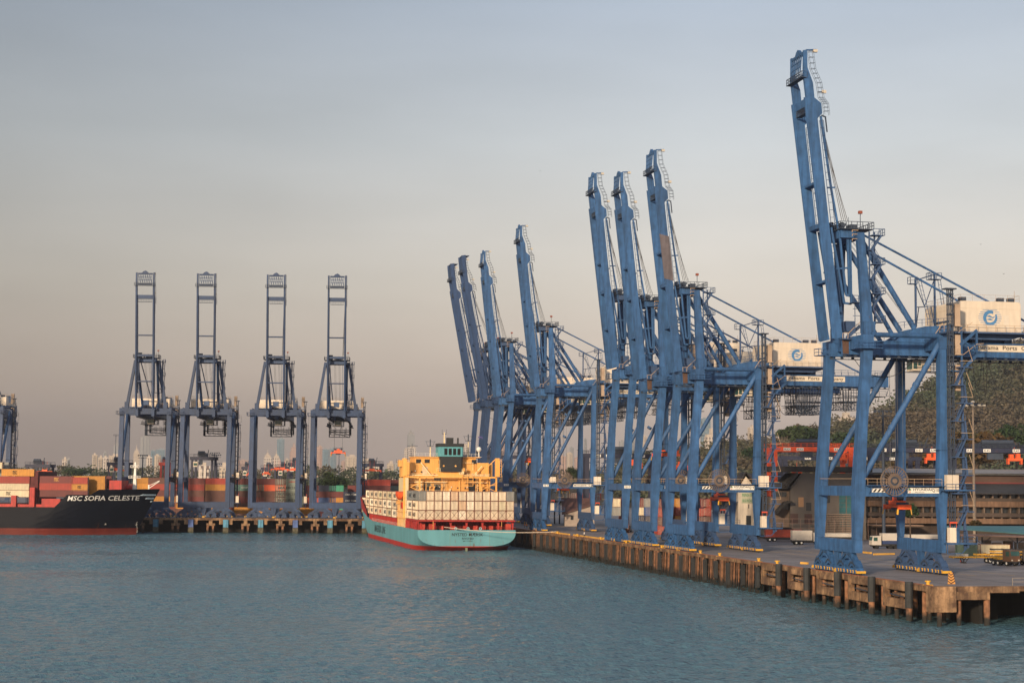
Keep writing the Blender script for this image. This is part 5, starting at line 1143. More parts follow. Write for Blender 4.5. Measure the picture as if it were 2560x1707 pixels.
# (left, right, top, distance, look, roof, how it looks)
CITY = [(153, 166, 1150, 2600, 'white', 1, 'slim white tower with curved balconies alone above the left treeline', .9), (166, 173, 1146, 2700, 'grey', 0, 'grey core rising right behind the slim balconied tower', .5),
 (229, 243, 1136, 3200, 'cream', 0, 'cream slab, first of the pale group left of the frontal cranes', .7), (243, 256, 1145, 3100, 'cream', 1, 'cream slab with vertical bays, second of the pale group', .7), (256, 270, 1143, 3000, 'white', 0, 'whitish slab, third of the pale group', .7),
 (257, 268, 1130, 4600, 'grey', 0, 'grey block with a roof tank above the pale group', .5), (270, 300, 1140, 3600, 'cream', 1, 'low cream blocks right of the pale group', .5), (283, 298, 1103, 5200, 'grey', 2, 'grey unfinished tower with a crane, left of the leftmost frontal crane', .4),
 (332, 349, 1120, 4000, 'cream', 2, 'cream stepped tower between the legs of the leftmost frontal crane', .7), (349, 376, 1091, 5600, 'grey', 1, 'tallest grey slab seen through the leftmost frontal crane', .4), (376, 388, 1126, 5200, 'glass', 0, 'bluish block right of the tallest grey slab', .4), (364, 380, 1142, 3400, 'white', 0, 'low white block before the tallest grey slab', .6), (388, 412, 1124, 5400, 'glass', 1, 'rounded bluish grey block seen right of the tallest grey slab', .4), (384, 402, 1138, 3600, 'cream', 0, 'cream low-rise under the rounded bluish block', .6),
 (493, 523, 1164, 1500, 'white', 0, 'white office block behind the dark yard gantry', .7), (546, 567, 1170, 1500, 'cream', 1, 'pale office block with dark roof edge right of the white one', .8), (595, 622, 1150, 5800, 'pink', 0, 'faint pinkish block between the second and third frontal cranes', .4),
 (658, 679, 1132, 3800, 'white', 2, 'white twin-bay tower with crown, left in the third frontal crane', .6), (681, 700, 1134, 3700, 'white', 2, 'white tower with a pointed roof, middle of the third frontal crane', .6), (692, 711, 1098, 5000, 'glass', 1, 'tall blue glass tower seen in the third frontal crane', .4), (712, 722, 1148, 4200, 'cream', 0, 'low cream tower right of the blue glass one', .5), (727, 742, 1106, 5200, 'pink', 3, 'pinkish tower with a tapering top beside the right leg of the third crane', .4), (724, 732, 1128, 5400, 'pink', 0, 'lower pinkish shoulder building beside the tapering tower', .4),
 (770, 777, 1132, 5600, 'grey', 3, 'needle-thin grey tower left of the rightmost frontal crane', .3), (791, 805, 1118, 4300, 'pink', 1, 'pink and cream banded tower in the rightmost frontal crane', .8), (806, 822, 1123, 4700, 'glass', 0, 'light blue tower, left of a pair in the rightmost frontal crane', .4), (823, 841, 1122, 4700, 'glass', 1, 'light blue grooved tower, right of a pair in the rightmost frontal crane', .4), (852, 866, 1152, 5500, 'pink', 0, 'low pinkish block right of the light blue pair', .4), (862, 892, 1142, 3600, 'cream', 1, 'wide cream block by the right leg of the rightmost frontal crane', .6),
 (905, 925, 1150, 4200, 'cream', 1, 'cream block between the frontal cranes and the ship', .5), (930, 950, 1162, 4000, 'white', 0, 'low white block left of the yellow ship bridge', .5), (967, 984, 1160, 2600, 'cream', 1, 'cream villa-like block just left of the yellow ship bridge', .6), (984, 1006, 1158, 2400, 'grey', 0, 'long grey blinds building beside the yellow ship bridge', .5),
 (1010, 1020, 1122, 4400, 'white', 0, 'whitish narrow tower under the tallest slim tower', .5), (1018, 1037, 1076, 6000, 'grey', 2, 'tallest slim grey tower behind the yellow ship bridge', .4), (1018, 1040, 1119, 4600, 'white', 1, 'white tower group at the foot of the tallest slim tower', .5), (1155, 1170, 1114, 4400, 'white', 1, 'white slab right of the ship funnel', .5), (1247, 1264, 1104, 4600, 'pink', 1, 'pinkish tower seen through the far crane legs', .5),
 (1392, 1416, 1140, 4300, 'pink', 0, 'pinkish block left behind the lone crane', .5), (1416, 1432, 1132, 4600, 'cream', 0, 'cream block right behind the lone crane', .5), (1425, 1434, 1118, 5200, 'grey', 0, 'grey narrow tower above the cream block behind the lone crane', .4), (1461, 1467, 1097, 6000, 'grey', 0, 'very thin grey tower right of the lone crane', .3), (1436, 1460, 1143, 4500, 'pink', 0, 'long pinkish block at the lone crane', .5),
 (1548, 1562, 1104, 5000, 'grey', 1, 'grey stepped tower between the bunched crane legs', .4), (1579, 1586, 1100, 5200, 'grey', 0, 'thin grey tower left in the bunched cranes', .3), (1603, 1617, 1092, 4600, 'cream', 1, 'cream lit tower among the bunched crane legs', .6), (1687, 1703, 1108, 4700, 'pink', 2, 'pink tower under construction among the bunched crane legs', .5),
 (1752, 1777, 1046, 4600, 'glass', 0, 'grey blue tower partly behind the white one with square windows', .4), (1762, 1788, 1070, 2600, 'white', 4, 'white tower with rows of square dark windows seen through the patched crane', .7), (1844, 1862, 1114, 5000, 'pink', 0, 'low pinkish block left of the bright corner tower', .4), (1872, 1892, 1070, 2700, 'cream', 1, 'bright sunlit tower behind the landside leg of the patched crane', .9),
 (2090, 2146, 1030, 2300, 'cream', 2, 'wide sunlit apartment tower between the legs of the nearest crane', .5), (2168, 2178, 1001, 4200, 'grey', 0, 'thin dark tower beside the near leg of the nearest crane', .3), (2182, 2200, 1046, 1900, 'white', 0, 'white house on the hill right of the near crane leg', .8)]
for (x0, x1, yt, Y, lk, roof, lab, dp) in CITY:
    a = at(x0, yt, Y); b = at(x1, yt, Y); w_ = b.x - a.x; dep = max(10, w_ * dp); zt = a.z
    rt = empty('tower_block', ((a.x + b.x) / 2, Y + dep / 2, 0), .22, label=lab, cat='building', group='buildings of the distant city')
    m = MB(); zh = zt if roof in (0, 1) else zt - min(14, (zt - 20) * .16); ww = w_ * .46
    m.box(-ww, ww, -dep / 2, dep / 2, -10, zh)
    if roof in (0, 1, 4):
        for q in (-.55, .1, .6): m.box(q * ww, q * ww + ww * .18, -dep / 2 - 1.2, -dep / 2, 0, zh - 2)
    m.build('wall', F_[lk], rt)
    r_ = MB()
    if roof == 0: r_.box(-ww * .5, ww * .3, -dep * .3, dep * .3, zh, zh + 3)
    if roof == 1: r_.box(-ww * 1.04, ww * 1.04, -dep * .52, dep * .52, zh, zh + 1.5).box(-ww * .3, ww * .6, -dep * .3, dep * .3, zh + 1.5, zh + 5)
    if roof == 2: r_.box(-ww * .7, ww * .7, -dep * .4, dep * .4, zh, zh + (zt - zh) * .55).box(-ww * .3, ww * .25, -dep * .3, dep * .3, zh + (zt - zh) * .55, zt).bar((0, 0, zt), (0, 0, zt + 8), 1)
    if roof == 3: r_.bar((0, 0, zh), (0, 0, zt), ww * 1.6, dep * .8, ww * .3, 2)
    if roof == 4: r_.box(ww * .1, ww * .98, -dep * .4, dep * .4, zh, zt).box(-ww * .8, ww * .1, -dep * .4, dep * .4, zh, zh + 4)
    r_.build('roof', mat('roof_' + lk, {'glass': (.25, .3, .34), 'grey': (.3, .3, .3), 'pink': (.4, .3, .26)}.get(lk, (.48, .42, .36)), .8), rt)
# ------------------------------------------------------------ far yard: containers, gantries, poles
YY = 752.
def ybox(x0, tier_, col, label, ln=12.19, Y=YY, mk=None, dz=0., pos='l'):
    p = at(x0, 1200, Y); x = p.x + (ln if pos == 'l' else 0)
    container((x, Y, DECK + (tier_ - 1) * 2.6 + dz), pi / 2, col, label, 'containers stacked in the far yard', ln=ln, mark=mk)
GREYT = mat('box_letters_dark', (.05, .06, .06), .7); WL = mat('box_letters_white', (.65, .65, .62), .7)
tw_ = {6: 'topmost', 5: 'second from top', 4: 'third from top', 3: 'fourth from top', 2: 'fifth from top', 1: 'lowest'}
nm = {'dred': 'dark red', 'red': 'red', 'oran': 'bright orange', 'yel': 'yellow', 'gg': 'grey-green', 'teal': 'teal grey', 'navy': 'navy', 'green': 'green', 'blue': 'blue', 'brown': 'brown', 'cream': 'cream', 'dgreen': 'dark green', 'grey': 'grey', 'white': 'white'}
def ystack(x0, cols, where, ln=12.19, Y=YY, marks={}, top=6):
    for i, c in enumerate(cols):
        if c: ybox(x0, top - i, c, '%s container, %s of the stack %s' % (nm[c], tw_[top - i], where), ln, Y, marks.get(i))
MKM = ('MAERSK', GREYT, -1, 1.15, 8.2, 6.8); CM = ('CMA CGM', WL, -1, .75, 4.6, 6)
ystack(689, ['gg', 'gg', 'gg', 'gg', 'gg', 'gg'], 'in the third frontal crane', marks={1: MKM, 2: MKM, 3: MKM, 0: ('HAMBURG', mat('mark_red_small', (.45, .04, .04), .6), -1, .6, 3, 5)})
ystack(644, ['dred', 'oran', 'brown', 'brown', 'brown', 'brown'], 'left of the lettered grey-green one')
ystack(589, ['dred', 'teal', 'brown', 'dred', 'brown', 'brown'], 'between the second and third frontal cranes', marks={1: ('SHIPPING', WL, -1, .8, 6, 6.5)})
ystack(515, ['red', 'yel', 'brown', 'brown', 'dred', 'brown'], 'beside the second frontal crane', top=5 + 1 - 0)
ystack(441, ['dred', 'red', 'brown', 'dred', 'yel', 'brown'], 'in the second frontal crane')
ystack(372, ['brown', 'red', 'dred', 'yel', 'dred', 'brown'], 'beside the leftmost frontal crane')
ystack(762, ['dred', 'brown', 'oran', 'dred', 'brown'], 'left of the rightmost frontal crane', top=5, ln=6.06)
ystack(788, ['navy', 'dred', 'blue', 'oran', 'dred'], 'left inside the rightmost frontal crane', top=5, ln=9.0, marks={3: ('LLOYD', mat('box_letters_navy', (.03, .05, .2), .6), -1, .9, 4.5, 5)})
ystack(824, ['green', 'dred', 'yel', 'green', 'brown'], 'amid the rightmost frontal crane', top=5, ln=6.06)
ystack(859, ['navy', 'navy', 'navy', 'navy'], 'with white lettering, rightmost frontal crane', top=4, ln=9.2, marks={0: CM, 1: CM, 2: CM})
ystack(870, ['dred', 'red'], 'behind the navy lettered boxes', top=5, ln=8.5, Y=760)
ystack(905, ['red', 'dred', 'dred', 'brown', 'navy', 'dred'], 'just right of the rightmost frontal crane')
ystack(962, ['dred', 'gg', 'dred', 'brown', 'brown', 'brown'], 'left of the yellow ship crane post', Y=760)
ystack(1010, ['oran', 'red', 'dred', 'brown', 'brown', 'brown'], 'hidden mostly by the yellow deckhouse', Y=760)
ystack(335, ['yel', 'yel', 'brown', 'brown', 'dred', 'brown'], 'behind the black ship bow', Y=770, marks={})
ystack(300, ['dred', 'yel', 'brown', 'dred', 'brown'], 'far behind the black ship foremast', top=5, Y=790)
for i, (x, c) in enumerate(((520, 'yel'), (588, 'yel'), (648, 'yel'), (700, 'yel'), (752, 'yel'), (470, 'yel'))):
    ybox(x, 1, c, 'yellow container on a low trailer, %s from left under the frontal cranes' % ['fourth', 'fifth', 'sixth', 'seventh', 'eighth', 'third'][i] if 0 else 'yellow low container %s' % ['below the second frontal crane, right side', 'in the gap of the second and third frontal cranes', 'below the left leg of the third frontal crane', 'below the right part of the third frontal crane', 'below the cable reel right of the third frontal crane', 'below the left leg of the second frontal crane'][i], 7.6, 728, None, 1.2)
def poly_gantry(x0, x1, ytop, Y, col, label, group, num=None, span=9., kind='rtg', lamp=False, zb=DECK, cabs=True, cw=None):
    a = at(x0, ytop, Y); b = at(x1, ytop, Y); W_ = b.x - a.x; H_ = a.z - zb
    rt = empty('yard_gantry', (a.x, Y, zb), 0, label=label, cat='gantry', group=group)
    lw_ = .9 if kind == 'rtg' else 1.6
    for x in (0, W_ - lw_):
        for y in (0, span): MB().box(x, x + lw_, y, y + 1.0, .8, H_ - 1.4).build('leg', col, rt)
    for y in (0, span):
        g = MB().box(-.6, W_ + .6, y - .1, y + 1.1, H_ - 1.4, H_).rail([(-.6, y - .2, H_), (W_ + .6, y - .2, H_)], 1.1, .06, 1.8).build('girder', col, rt)
    for x in (-.2, W_ - 2.2): MB().box(x, x + 2.4, -.5, 1.5, 0, .8).box(x, x + 2.4, span - .5, span + 1.5, 0, .8).build('bogie', LATT, rt)
    if kind == 'rtg':
        m = MB()
        m.bar((.4, .5, H_ * .45), (W_ - .4, .5, H_ * .45), .25).bar((.4, .5, H_ * .3), (W_ - .4, .5, H_ * .62), .14); m.bar((.4, .5, H_ * .62), (W_ - .4, .5, H_ * .3), .14); m.build('bracing', col, rt)
    m = MB().box(W_ * .3, W_ * .62, 1, span - 1, H_ + .1, H_ + 1.6).box(W_ * .35, W_ * .5, .4, 1.6, H_ - 3.4, H_ - 1.5).tube((W_ * .3, 1, H_ + 1.8), (W_ * .6, 1, H_ + 1.8), .7, 10).bar((W_ * .7, 2, H_), (W_ * .75, 2, H_ + 3), .3).rail([(W_ * .28, .9, H_ + .1), (W_ * .66, .9, H_ + .1)], 1.6, .08, .8)
    m.build('trolley', LATT, rt)
    if cabs: c = MB().box(W_ * .12, W_ * .12 + 1.9, -1.2, .8, H_ - 4.4, H_ - 2.2).build('cab', cw or CREAM, rt); MB().box(W_ * .12 + .2, W_ * .12 + 1.7, -1.23, -1.2, H_ - 3.9, H_ - 2.8).build('window', GLAS, c)
    if num:
        m = MB()
        for q in ((.18, .34, .62, .8) if kind != 'rtg' else (.5,)): m.box(W_ * q - 1.1, W_ * q + 1.1, -.16, -.11, H_ - 1.25, H_ - .3)
        nb = m.build('number_board', WHT, rt); m = MB()
        for q in ((.18, .34, .62, .8) if kind != 'rtg' else (.5,)): text(m, num, face((W_ * q, -.17, H_ - .78), (1, 0, 0), (0, 0, 1)), .6, .01, 1.7)
        m.build('lettering', INK, nb)
    return rt
GN = mat('gantry_navy', (.008, .014, .045), .6, var=.2, rust=.3); GR = mat('gantry_red', (.35, .03, .025), .6, var=.2); GO = mat('gantry_orange', (.72, .085, .022), .6, var=.15, rust=.4)
gl = 'dark gantry cranes in the far container yard'
poly_gantry(478, 533, 1141, 770, GN, 'dark yard gantry seen whole between the legs of the second frontal crane', gl)
poly_gantry(66, 122, 1160, 800, GN, 'dark yard gantry above the red containers of the black ship', gl)
poly_gantry(270, 318, 1155, 800, GN, 'dark yard gantry with an orange spreader left of the white foremast', gl)
poly_gantry(400, 418, 1155, 790, GR, 'red yard gantry behind the right leg of the leftmost frontal crane', gl, cabs=False)
poly_gantry(606, 625, 1166, 900, GN, 'dark yard gantry with pale cab left of the third frontal crane', gl)
poly_gantry(655, 690, 1168, 900, GN, 'dark yard gantry with pale cab left inside the third frontal crane', gl)
poly_gantry(694, 722, 1166, 900, GN, 'dark yard gantry with orange spreader right inside the third frontal crane', gl)
poly_gantry(722, 752, 1156, 880, GN, 'taller dark yard gantry at the right leg of the third frontal crane', gl)
poly_gantry(908, 953, 1158, 860, GN, 'dark yard gantry between the rightmost frontal crane and the yellow bridge', gl)
for x, y, Y, ln, lab in ((112, 1180, 800, 7, 'orange spreader beside the red containers at left'), (293, 1176, 800, 7, 'orange spreader left of the white foremast'), (526, 1222, 765, 7, 'orange spreader low between the dark gantry legs'), (626, 1187, 880, 4, 'orange spreader left of the third frontal crane'), (666, 1185, 880, 4, 'orange spreader left inside the third frontal crane'), (692, 1174, 880, 6, 'orange spreader middle of the third frontal crane'), (706, 1174, 870, 6, 'orange spreader right of the middle one'), (733, 1176, 870, 6, 'orange spreader by the right leg of the third frontal crane'), (930, 1177, 850, 9, 'orange spreader hanging before the yellow bridge')):
    p = at(x, y, Y); t = MB().box(-ln / 2, ln / 2, -.4, .4, 0, .5).box(-ln / 2, -ln / 2 + .4, -.5, .5, -.5, .5).box(ln / 2 - .4, ln / 2, -.5, .5, -.5, .5).box(-1.2, 1.2, -.6, .6, .5, 1.2)
    for q in (-1, 1): t.bar((q, 0, 1.2), (q, 0, 5), .07)
    t.build('yard_spreader', ORG, loc=p, label=lab, cat='spreader', group='orange spreaders hanging in the far yard')
def mast(x, yt, Y, label, kind='T', r=.25):
    p = at(x, yt, Y); H_ = p.z - DECK; rt = empty('light_mast', (p.x, Y, DECK), 0, label=label, cat='lamp', group='tall light masts of the port')
    MB().tube((0, 0, 0), (0, 0, H_), r * 1.5, 10, r * .8).build('pole', mat('mast_tan', (.36, .28, .21), .7) if kind == 'R' else LATT, rt)
    m = MB()
    if kind == 'R':
        m.ring((0, 0, H_ - .5), 2.7, .1, 2, 16); m.bar((-2.7, 0, H_ - .5), (2.7, 0, H_ - .5), .12).bar((0, -2.7, H_ - .5), (0, 2.7, H_ - .5), .12).build('head_ring', LATT, rt)
        for i in range(10): a = i * pi / 5; MB().box(2.7 * cos(a) - .35, 2.7 * cos(a) + .35, 2.7 * sin(a) - .25, 2.7 * sin(a) + .25, H_ - .9, H_ - .55).build('lamp', LAMP, rt)
        MB().tube((0, 0, H_), (0, 0, H_ + .45), .5, 10, .3).build('cap', LAMP, rt)
    else:
        for z in ((0, -1.3) if kind == 'T' else (0,)): m.bar((-2.2, 0, H_ + z), (2.2, 0, H_ + z), .18).bar((0, -2, H_ + z - .1), (0, 2, H_ + z - .1), .18)
        for q in (-2, -1, 1, 2): m.box(q - .25, q + .25, -.3, .3, H_ - .5, H_ - .1)
        m.build('lamp_arm', LATT, rt)
mast(357, 1137, 790, 'thin dark light mast between the legs of the leftmost frontal crane'); mast(537, 1131, 800, 'dark light mast right of the dark gantry in the second frontal crane'); mast(541, 1136, 830, 'second thin mast just right of the dark one in the second frontal crane')
mast(290, 1086, 1500, 'tall thin cross-armed mast on the skyline left of the frontal cranes', 'T', .3); mast(543, 1158, 840, 'low lamp mast beside the pale office block', 'T', .2)
mast(848, 1120, 1500, 'red thin radio mast seen inside the rightmost frontal crane', 'P', .3)
mast(2432, 1006, 425, 'pale lamp mast with a ring of lights at the right', 'R', .26); mast(2207, 1026, 440, 'dark lamp mast with short arms between the nearest crane legs', 'T', .3)
mast(1463, 1155, 700, 'white thin pole behind the lone crane', 'P', .2)
# ------------------------------------------------------------ gantries and containers of the right yard
gr = 'rail gantries behind the right yard'
poly_gantry(1934, 2560, 1117, 560, GO, 'long orange rail gantry behind the grey workshop', gr, 'R 52', 14, 'rmg', cabs=False) if 0 else None
poly_gantry(1931, 2134, 1116, 560, GO, 'orange rail gantry behind the grey workshop, left of the navy ones', gr, 'R52', 14, 'rmg', cabs=False)
poly_gantry(2170, 2375, 1118, 540, GN, 'navy rail gantry behind the nearest crane, left of its stairs', gr, 'R47', 14, 'rmg', cabs=False)
poly_gantry(2378, 2640, 1119, 530, GN, 'navy rail gantry reaching the right edge of the photo', gr, 'R45', 14, 'rmg', cabs=False)
poly_gantry(1958, 2300, 1139, 640, GN, 'lower navy gantry seen under the orange one', gr, 'R41', 12, 'rmg', cabs=False)
poly_gantry(1462, 1640, 1133, 620, GN, 'navy rail gantry with a white number behind the bunched cranes', gr, '37', 14, 'rmg', cabs=False)
poly_gantry(1130, 1330, 1136, 720, GN, 'navy gantry right of the yellow ship deckhouse', gr, None, 14, 'rmg', cabs=False)
for x, y, Y, lab in ((1992, 1188, 560, 'small orange hoist under the left part of the orange gantry'), (2100, 1150, 560, 'orange hoist under the right part of the orange gantry'), (2122, 1148, 562, 'orange hoist at the right end of the orange gantry'), (2330, 1150, 540, 'orange hoist under the navy gantry beside the number'), (2536, 1152, 530, 'orange hoist at the right edge under the navy gantry'), (1590, 1163, 615, 'orange hoist under the navy gantry of the bunched cranes'), (1700, 1140, 600, 'tall red orange hoist among the bunched crane legs'), (1706, 1168, 600, 'lower red orange hoist among the bunched crane legs')):
    p = at(x, y, Y); MB().box(-2.2, 2.2, -1, 1, 0, .8).box(-1.6, -.4, -.8, .8, .8, 2).box(.4, 1.6, -.8, .8, .8, 2.2).box(-2.2, -1.7, -.9, .9, -1, 0).box(1.7, 2.2, -.9, .9, -1, 0).bar((0, 0, 2), (0, 0, 4), .15).build('gantry_hoist', ORG, loc=p, label=lab, cat='hoist', group='orange hoists under the rail gantries')
def rstack(x, cols, where, Y=537, top=5, ln=12.19):
    p = at(x, 1200, Y); n = len(cols)
    for i, c in enumerate(cols):
        if c: container((p.x + 1.22, Y, DECK + (top - 1 - i) * 2.6), .0, c, '%s container end, %s in the stack %s' % (nm[c], ['topmost', 'second', 'third', 'fourth', 'fifth', 'sixth'][i], where), 'containers stacked in the right yard', ln=ln)
rstack(1758, ['red', 'red', 'brown', 'brown'], 'left of the white gabled house', top=4); rstack(1746, ['dred', 'red', 'brown', 'dred'], 'second from right of the white gabled house', top=4)
rstack(1689, ['yel', 'red', 'yel', 'yel'], 'of yellow boxes between bunched crane legs', top=4); rstack(1677, ['brown', 'red', 'dred', 'oran'], 'beside the yellow boxes', 541, top=4)
rstack(1644, ['dred', 'red', 'brown', 'red', 'dred'], 'behind the middle bunched crane leg', 520, top=4)
rstack(1596, ['dred', 'cream', 'navy', 'brown'], 'with a navy box, bunched cranes', top=4); rstack(1612, ['grey', 'blue', 'navy', 'yel'], 'with a grey top, bunched cranes', 533, top=4)
rstack(1532, ['cream', 'grey', None, 'oran'], 'with a cream top', top=4, Y=530)
rstack(1553, ['dred', 'navy', 'dred', 'brown'], 'behind the leftmost bunched crane', top=4, Y=540)
rstack(1866, ['navy', 'navy', 'navy', 'navy', 'navy', 'navy', 'navy'][:6], 'left of the gabled house roof', 560, top=7)
p = at(1399, 1249, 642); container((p.x + 6, 642, p.z), pi / 2, 'grey', 'grey container on the elevated shed behind the lone crane', 'containers stacked in the right yard', 6.06); p = at(1418, 1249, 642); container((p.x + 12.3, 642, p.z), pi / 2, 'dred', 'dark red container on the elevated shed behind the lone crane', 'containers stacked in the right yard')
m = MB(); a = at(1385, 1250, 640); b = at(1485, 1250, 640); m.box(a.x, b.x, 640, 654, a.z - 1, a.z - .05)
for i in range(8): m.box(a.x + (b.x - a.x) * i / 8, a.x + (b.x - a.x) * i / 8 + .5, 640.2, 640.7, DECK, a.z - 1)
m.build('elevated_shed', CONC2, label='dark elevated shed on posts behind the lone crane', cat='building')
# cream house with a red roof
a = at(1412, 1300, 610); b = at(1486, 1300, 610)
h_ = empty('low_house', (a.x, 610, DECK), 0, label='cream low house with a reddish gabled roof behind the lone crane', cat='building')
MB().box(0, b.x - a.x, 0, 8, 0, 4.2).prism([(0, 4.2), (b.x - a.x, 4.2), (b.x - a.x, 7.6)], 0, 8).build('wall', mat('house_wall_cream', (.33, .27, .23), .8), h_)
MB().bar((-1, -.5, 4.1), (b.x - a.x + .5, -.5, 7.8), .25, .4).add([(-1, -.4, 4.2), (b.x - a.x + .5, -.4, 7.9), (b.x - a.x + .5, 8, 9.6), (-1, 8, 9.6)], [(0, 1, 2, 3)]).build('roof', mat('roof_brown_red', (.10, .05, .045), .8), h_)
MB().box(2, 3, -.04, -.01, 2.2, 3.6).build('window', WIN, h_)
# white gabled house with the safety sign
Yh = 500; a = at(1845, 1240, Yh); b = at(1889, 1240, Yh); w_ = b.x - a.x
z = lambda y: at(1866, y, Yh).z - DECK
h_ = empty('gabled_house', (a.x, Yh, DECK), 0, label='white gabled house with green lettering seen through the patched crane', cat='building')
MB().prism([(0, 0), (w_, 0), (w_, z(1222)), (w_ * .45, z(1190)), (0, z(1222))], 0, 14).build('wall', mat('plaster_white', (.66, .58, .48), .85, streak=.12), h_)
MB().bar((-1.2, 6, z(1228)), (w_ * .45, 6, z(1180)), 13.5, .3).bar((w_ * .45, 6, z(1180)), (w_ + 1.6, 6, z(1230)), 13.5, .3).build('roof', mat('roof_dark', (.045, .04, .04), .9, var=.3), h_)
sb = MB().box(w_ * .2, w_ * .9, -.08, -.02, z(1258), z(1230)).build('sign_board', mat('board_pale', (.50, .50, .38), .8), h_); m = MB()
text(m, 'PIENSA EN', face((w_ * .55, -.1, z(1237)), (1, 0, 0), (0, 0, 1)), .85, .01, w_ * .62); text(m, 'SEGURIDAD', face((w_ * .55, -.1, z(1251)), (1, 0, 0), (0, 0, 1)), .85, .01, w_ * .62); m.build('lettering', mat('letter_green', (.04, .25, .12), .7), sb)
MB().box(w_ * .46, w_ * .74, -.05, -.01, 0, z(1288)).build('door', WIN, h_); MB().box(w_ * .58, w_ * .63, -.05, -.01, z(1270), z(1260)).build('window', WIN, h_)
m = MB().bar((-6.5, 3, z(1283)), (-1, 3, z(1252)), 8, .4); m.build('awning', mat('roof_dark', ()), h_)
# grey workshop
Yw = 486; WB = mat('workshop_wall', (.125, .108, .095), .85, var=.12, sc_=.2); WD = mat('workshop_dark', (.035, .032, .03), .9, var=.3); WT = mat('workshop_tan', (.15, .11, .085), .85, var=.15, sc_=.25)
X_ = lambda x, Y=Yw: at(x, 1250, Y).x; Z_ = lambda y, x=2050, Y=Yw: at(x, y, Y).z
bw_ = empty('workshop', (0, Yw, 0), 0, label='brown grey workshop with steep gable and teal glazing behind the nearest crane', cat='building')
MB().prism([(X_(1976), DECK), (X_(2165), DECK), (X_(2165), Z_(1182)), (X_(2005), Z_(1182)), (X_(1976), Z_(1218))], 0, 22).build('wall', WB, bw_)
MB().box(X_(1928), X_(1976), 2, 22, DECK, Z_(1243)).box(X_(1935), X_(1976), 1.9, 2, Z_(1243), Z_(1228)).build('annex', WT, bw_)
MB().bar((X_(1962), 8, Z_(1217)), (X_(1992), 8, Z_(1183)), 22, .5).box(X_(1925), X_(2180), -1, 23, Z_(1179), Z_(1166)).bar((X_(1925), 6, Z_(1222)), (X_(1975), 6, Z_(1218)), 12, .4).box(X_(1925), X_(1976), -.5, 20, Z_(1222), Z_(1205)).build('roof', mat('roof_felt', (.035, .032, .032), .95, var=.35, sc_=.3), bw_)
for i in range(7): MB().bar((X_(1964 + i * 4), -3.2, Z_(1215 - i * 4.8)), (X_(1964 + i * 4), 2, Z_(1214.5 - i * 4.8)), .2, .3).build('rafter', WD, bw_)
MB().box(X_(1996), X_(2009), -.05, -.01, Z_(1267), Z_(1243)).build('poster', mat('poster_tan', (.38, .22, .12), .8), bw_)
for x0, x1, y0, y1, c in ((1976, 1995, 1284, 1308, 'shutter'), (2011, 2030, 1284, 1310, 'shutter')): MB().box(X_(x0), X_(x1), -.06, -.01, Z_(y1), Z_(y0)).build('shutter', mat('shutter_brown', (.085, .05, .045), .9, var=.1), bw_)
TG = mat('teal_glazing', (.02, .11, .13), .3, var=.25)
for x0, x1 in ((2098, 2114), (2117, 2131)):
    for y0, y1 in ((1235, 1280), (1281, 1316)): MB().box(X_(x0), X_(x1), -.08, -.01, Z_(y1), Z_(y0)).build('window', TG, bw_)
m = MB()
for y in (1245, 1256, 1266, 1290, 1300): m.bar((X_(2098), -.12, Z_(y)), (X_(2131), -.12, Z_(y)), .08)
m.build('glazing_bar', WT, bw_)
for x0, x1, y0, y1 in ((1940, 1956, 1230, 1242), (1957, 1969, 1230, 1242), (2062, 2075, 1236, 1256), (2015, 2028, 1256, 1276), (1960, 1976, 1256, 1274)): MB().box(X_(x0), X_(x1), -.09 if x0 > 1976 else 1.8, -.01 if x0 > 1976 else 1.89, Z_(y1), Z_(y0)).build('window', WIN, bw_)
MB().prism([(X_(1934), Z_(1283)), (X_(1960), Z_(1254)), (X_(1976), Z_(1252)), (X_(1976), Z_(1257)), (X_(1962), Z_(1258)), (X_(1940), Z_(1284))], -3, 2).build('loading_awning', WD, bw_)
m = MB()
for i in range(14): m.bar((X_(1934) + i * 2.3, -1, DECK), (X_(1934) + i * 2.3, -1, Z_(1296)), .1)
for y in (1296, 1308, 1320): m.bar((X_(1934), -1, Z_(y)), (X_(2045), -1, Z_(y)), .12)
m.build('yard_fence', mat('fence_pink_brown', (.28, .18, .14), .8), loc=(0, Yw - 2, 0), label='open rail fence before the grey workshop', cat='fence')
m = MB()
for i in range(11): m.box(X_(2066), X_(2133), -.5 - .03 * i, -.2, Z_(1330 - i * 4.4), Z_(1327.6 - i * 4.4))
m.build('timber_rack', mat('timber_grey', (.25, .19, .15), .9), loc=(0, Yw, 0), label='stacked weathered boards at the foot of the workshop wall', cat='boards')
# long storeyed building
Yb = 488; bl_ = empty('port_building', (0, Yb, 0), 0, label='long brown port building with two window galleries behind the nearest crane', cat='building')
xa, xb = X_(2133, Yb), X_(2700, Yb)
Z2 = lambda y: at(2350, y, Yb).z
MB().box(xa, xb, 2.5, 26, DECK, Z2(1228)).build('wall', mat('building_brown', (.05, .036, .03), .9, var=.2), bl_)
m = MB().box(xa, xb, -.4, 2.5, Z2(1266), Z2(1252)).box(xa, xb, -.4, 2.5, Z2(1308), Z2(1295)); m.build('parapet', mat('parapet_tan', (.17, .10, .062), .85, var=.2, streak=.2), bl_)
MB().box(xa, xb, .2, 2.5, Z2(1291), Z2(1281)).box(xa, xb, .2, 2.5, Z2(1252), Z2(1244)).build('balustrade', mat('balustrade_brown', (.07, .05, .04), .85), bl_)
n_ = 26
for i in range(n_):
    x = xa + (xb - xa) * i / n_
    for y0, y1 in ((1244, 1235), (1281, 1268)): MB().box(x + .5, x + (xb - xa) / n_ - .1, 2.42, 2.48, Z2(y0), Z2(y1)).build('window', WIN, bl_)
m = MB()
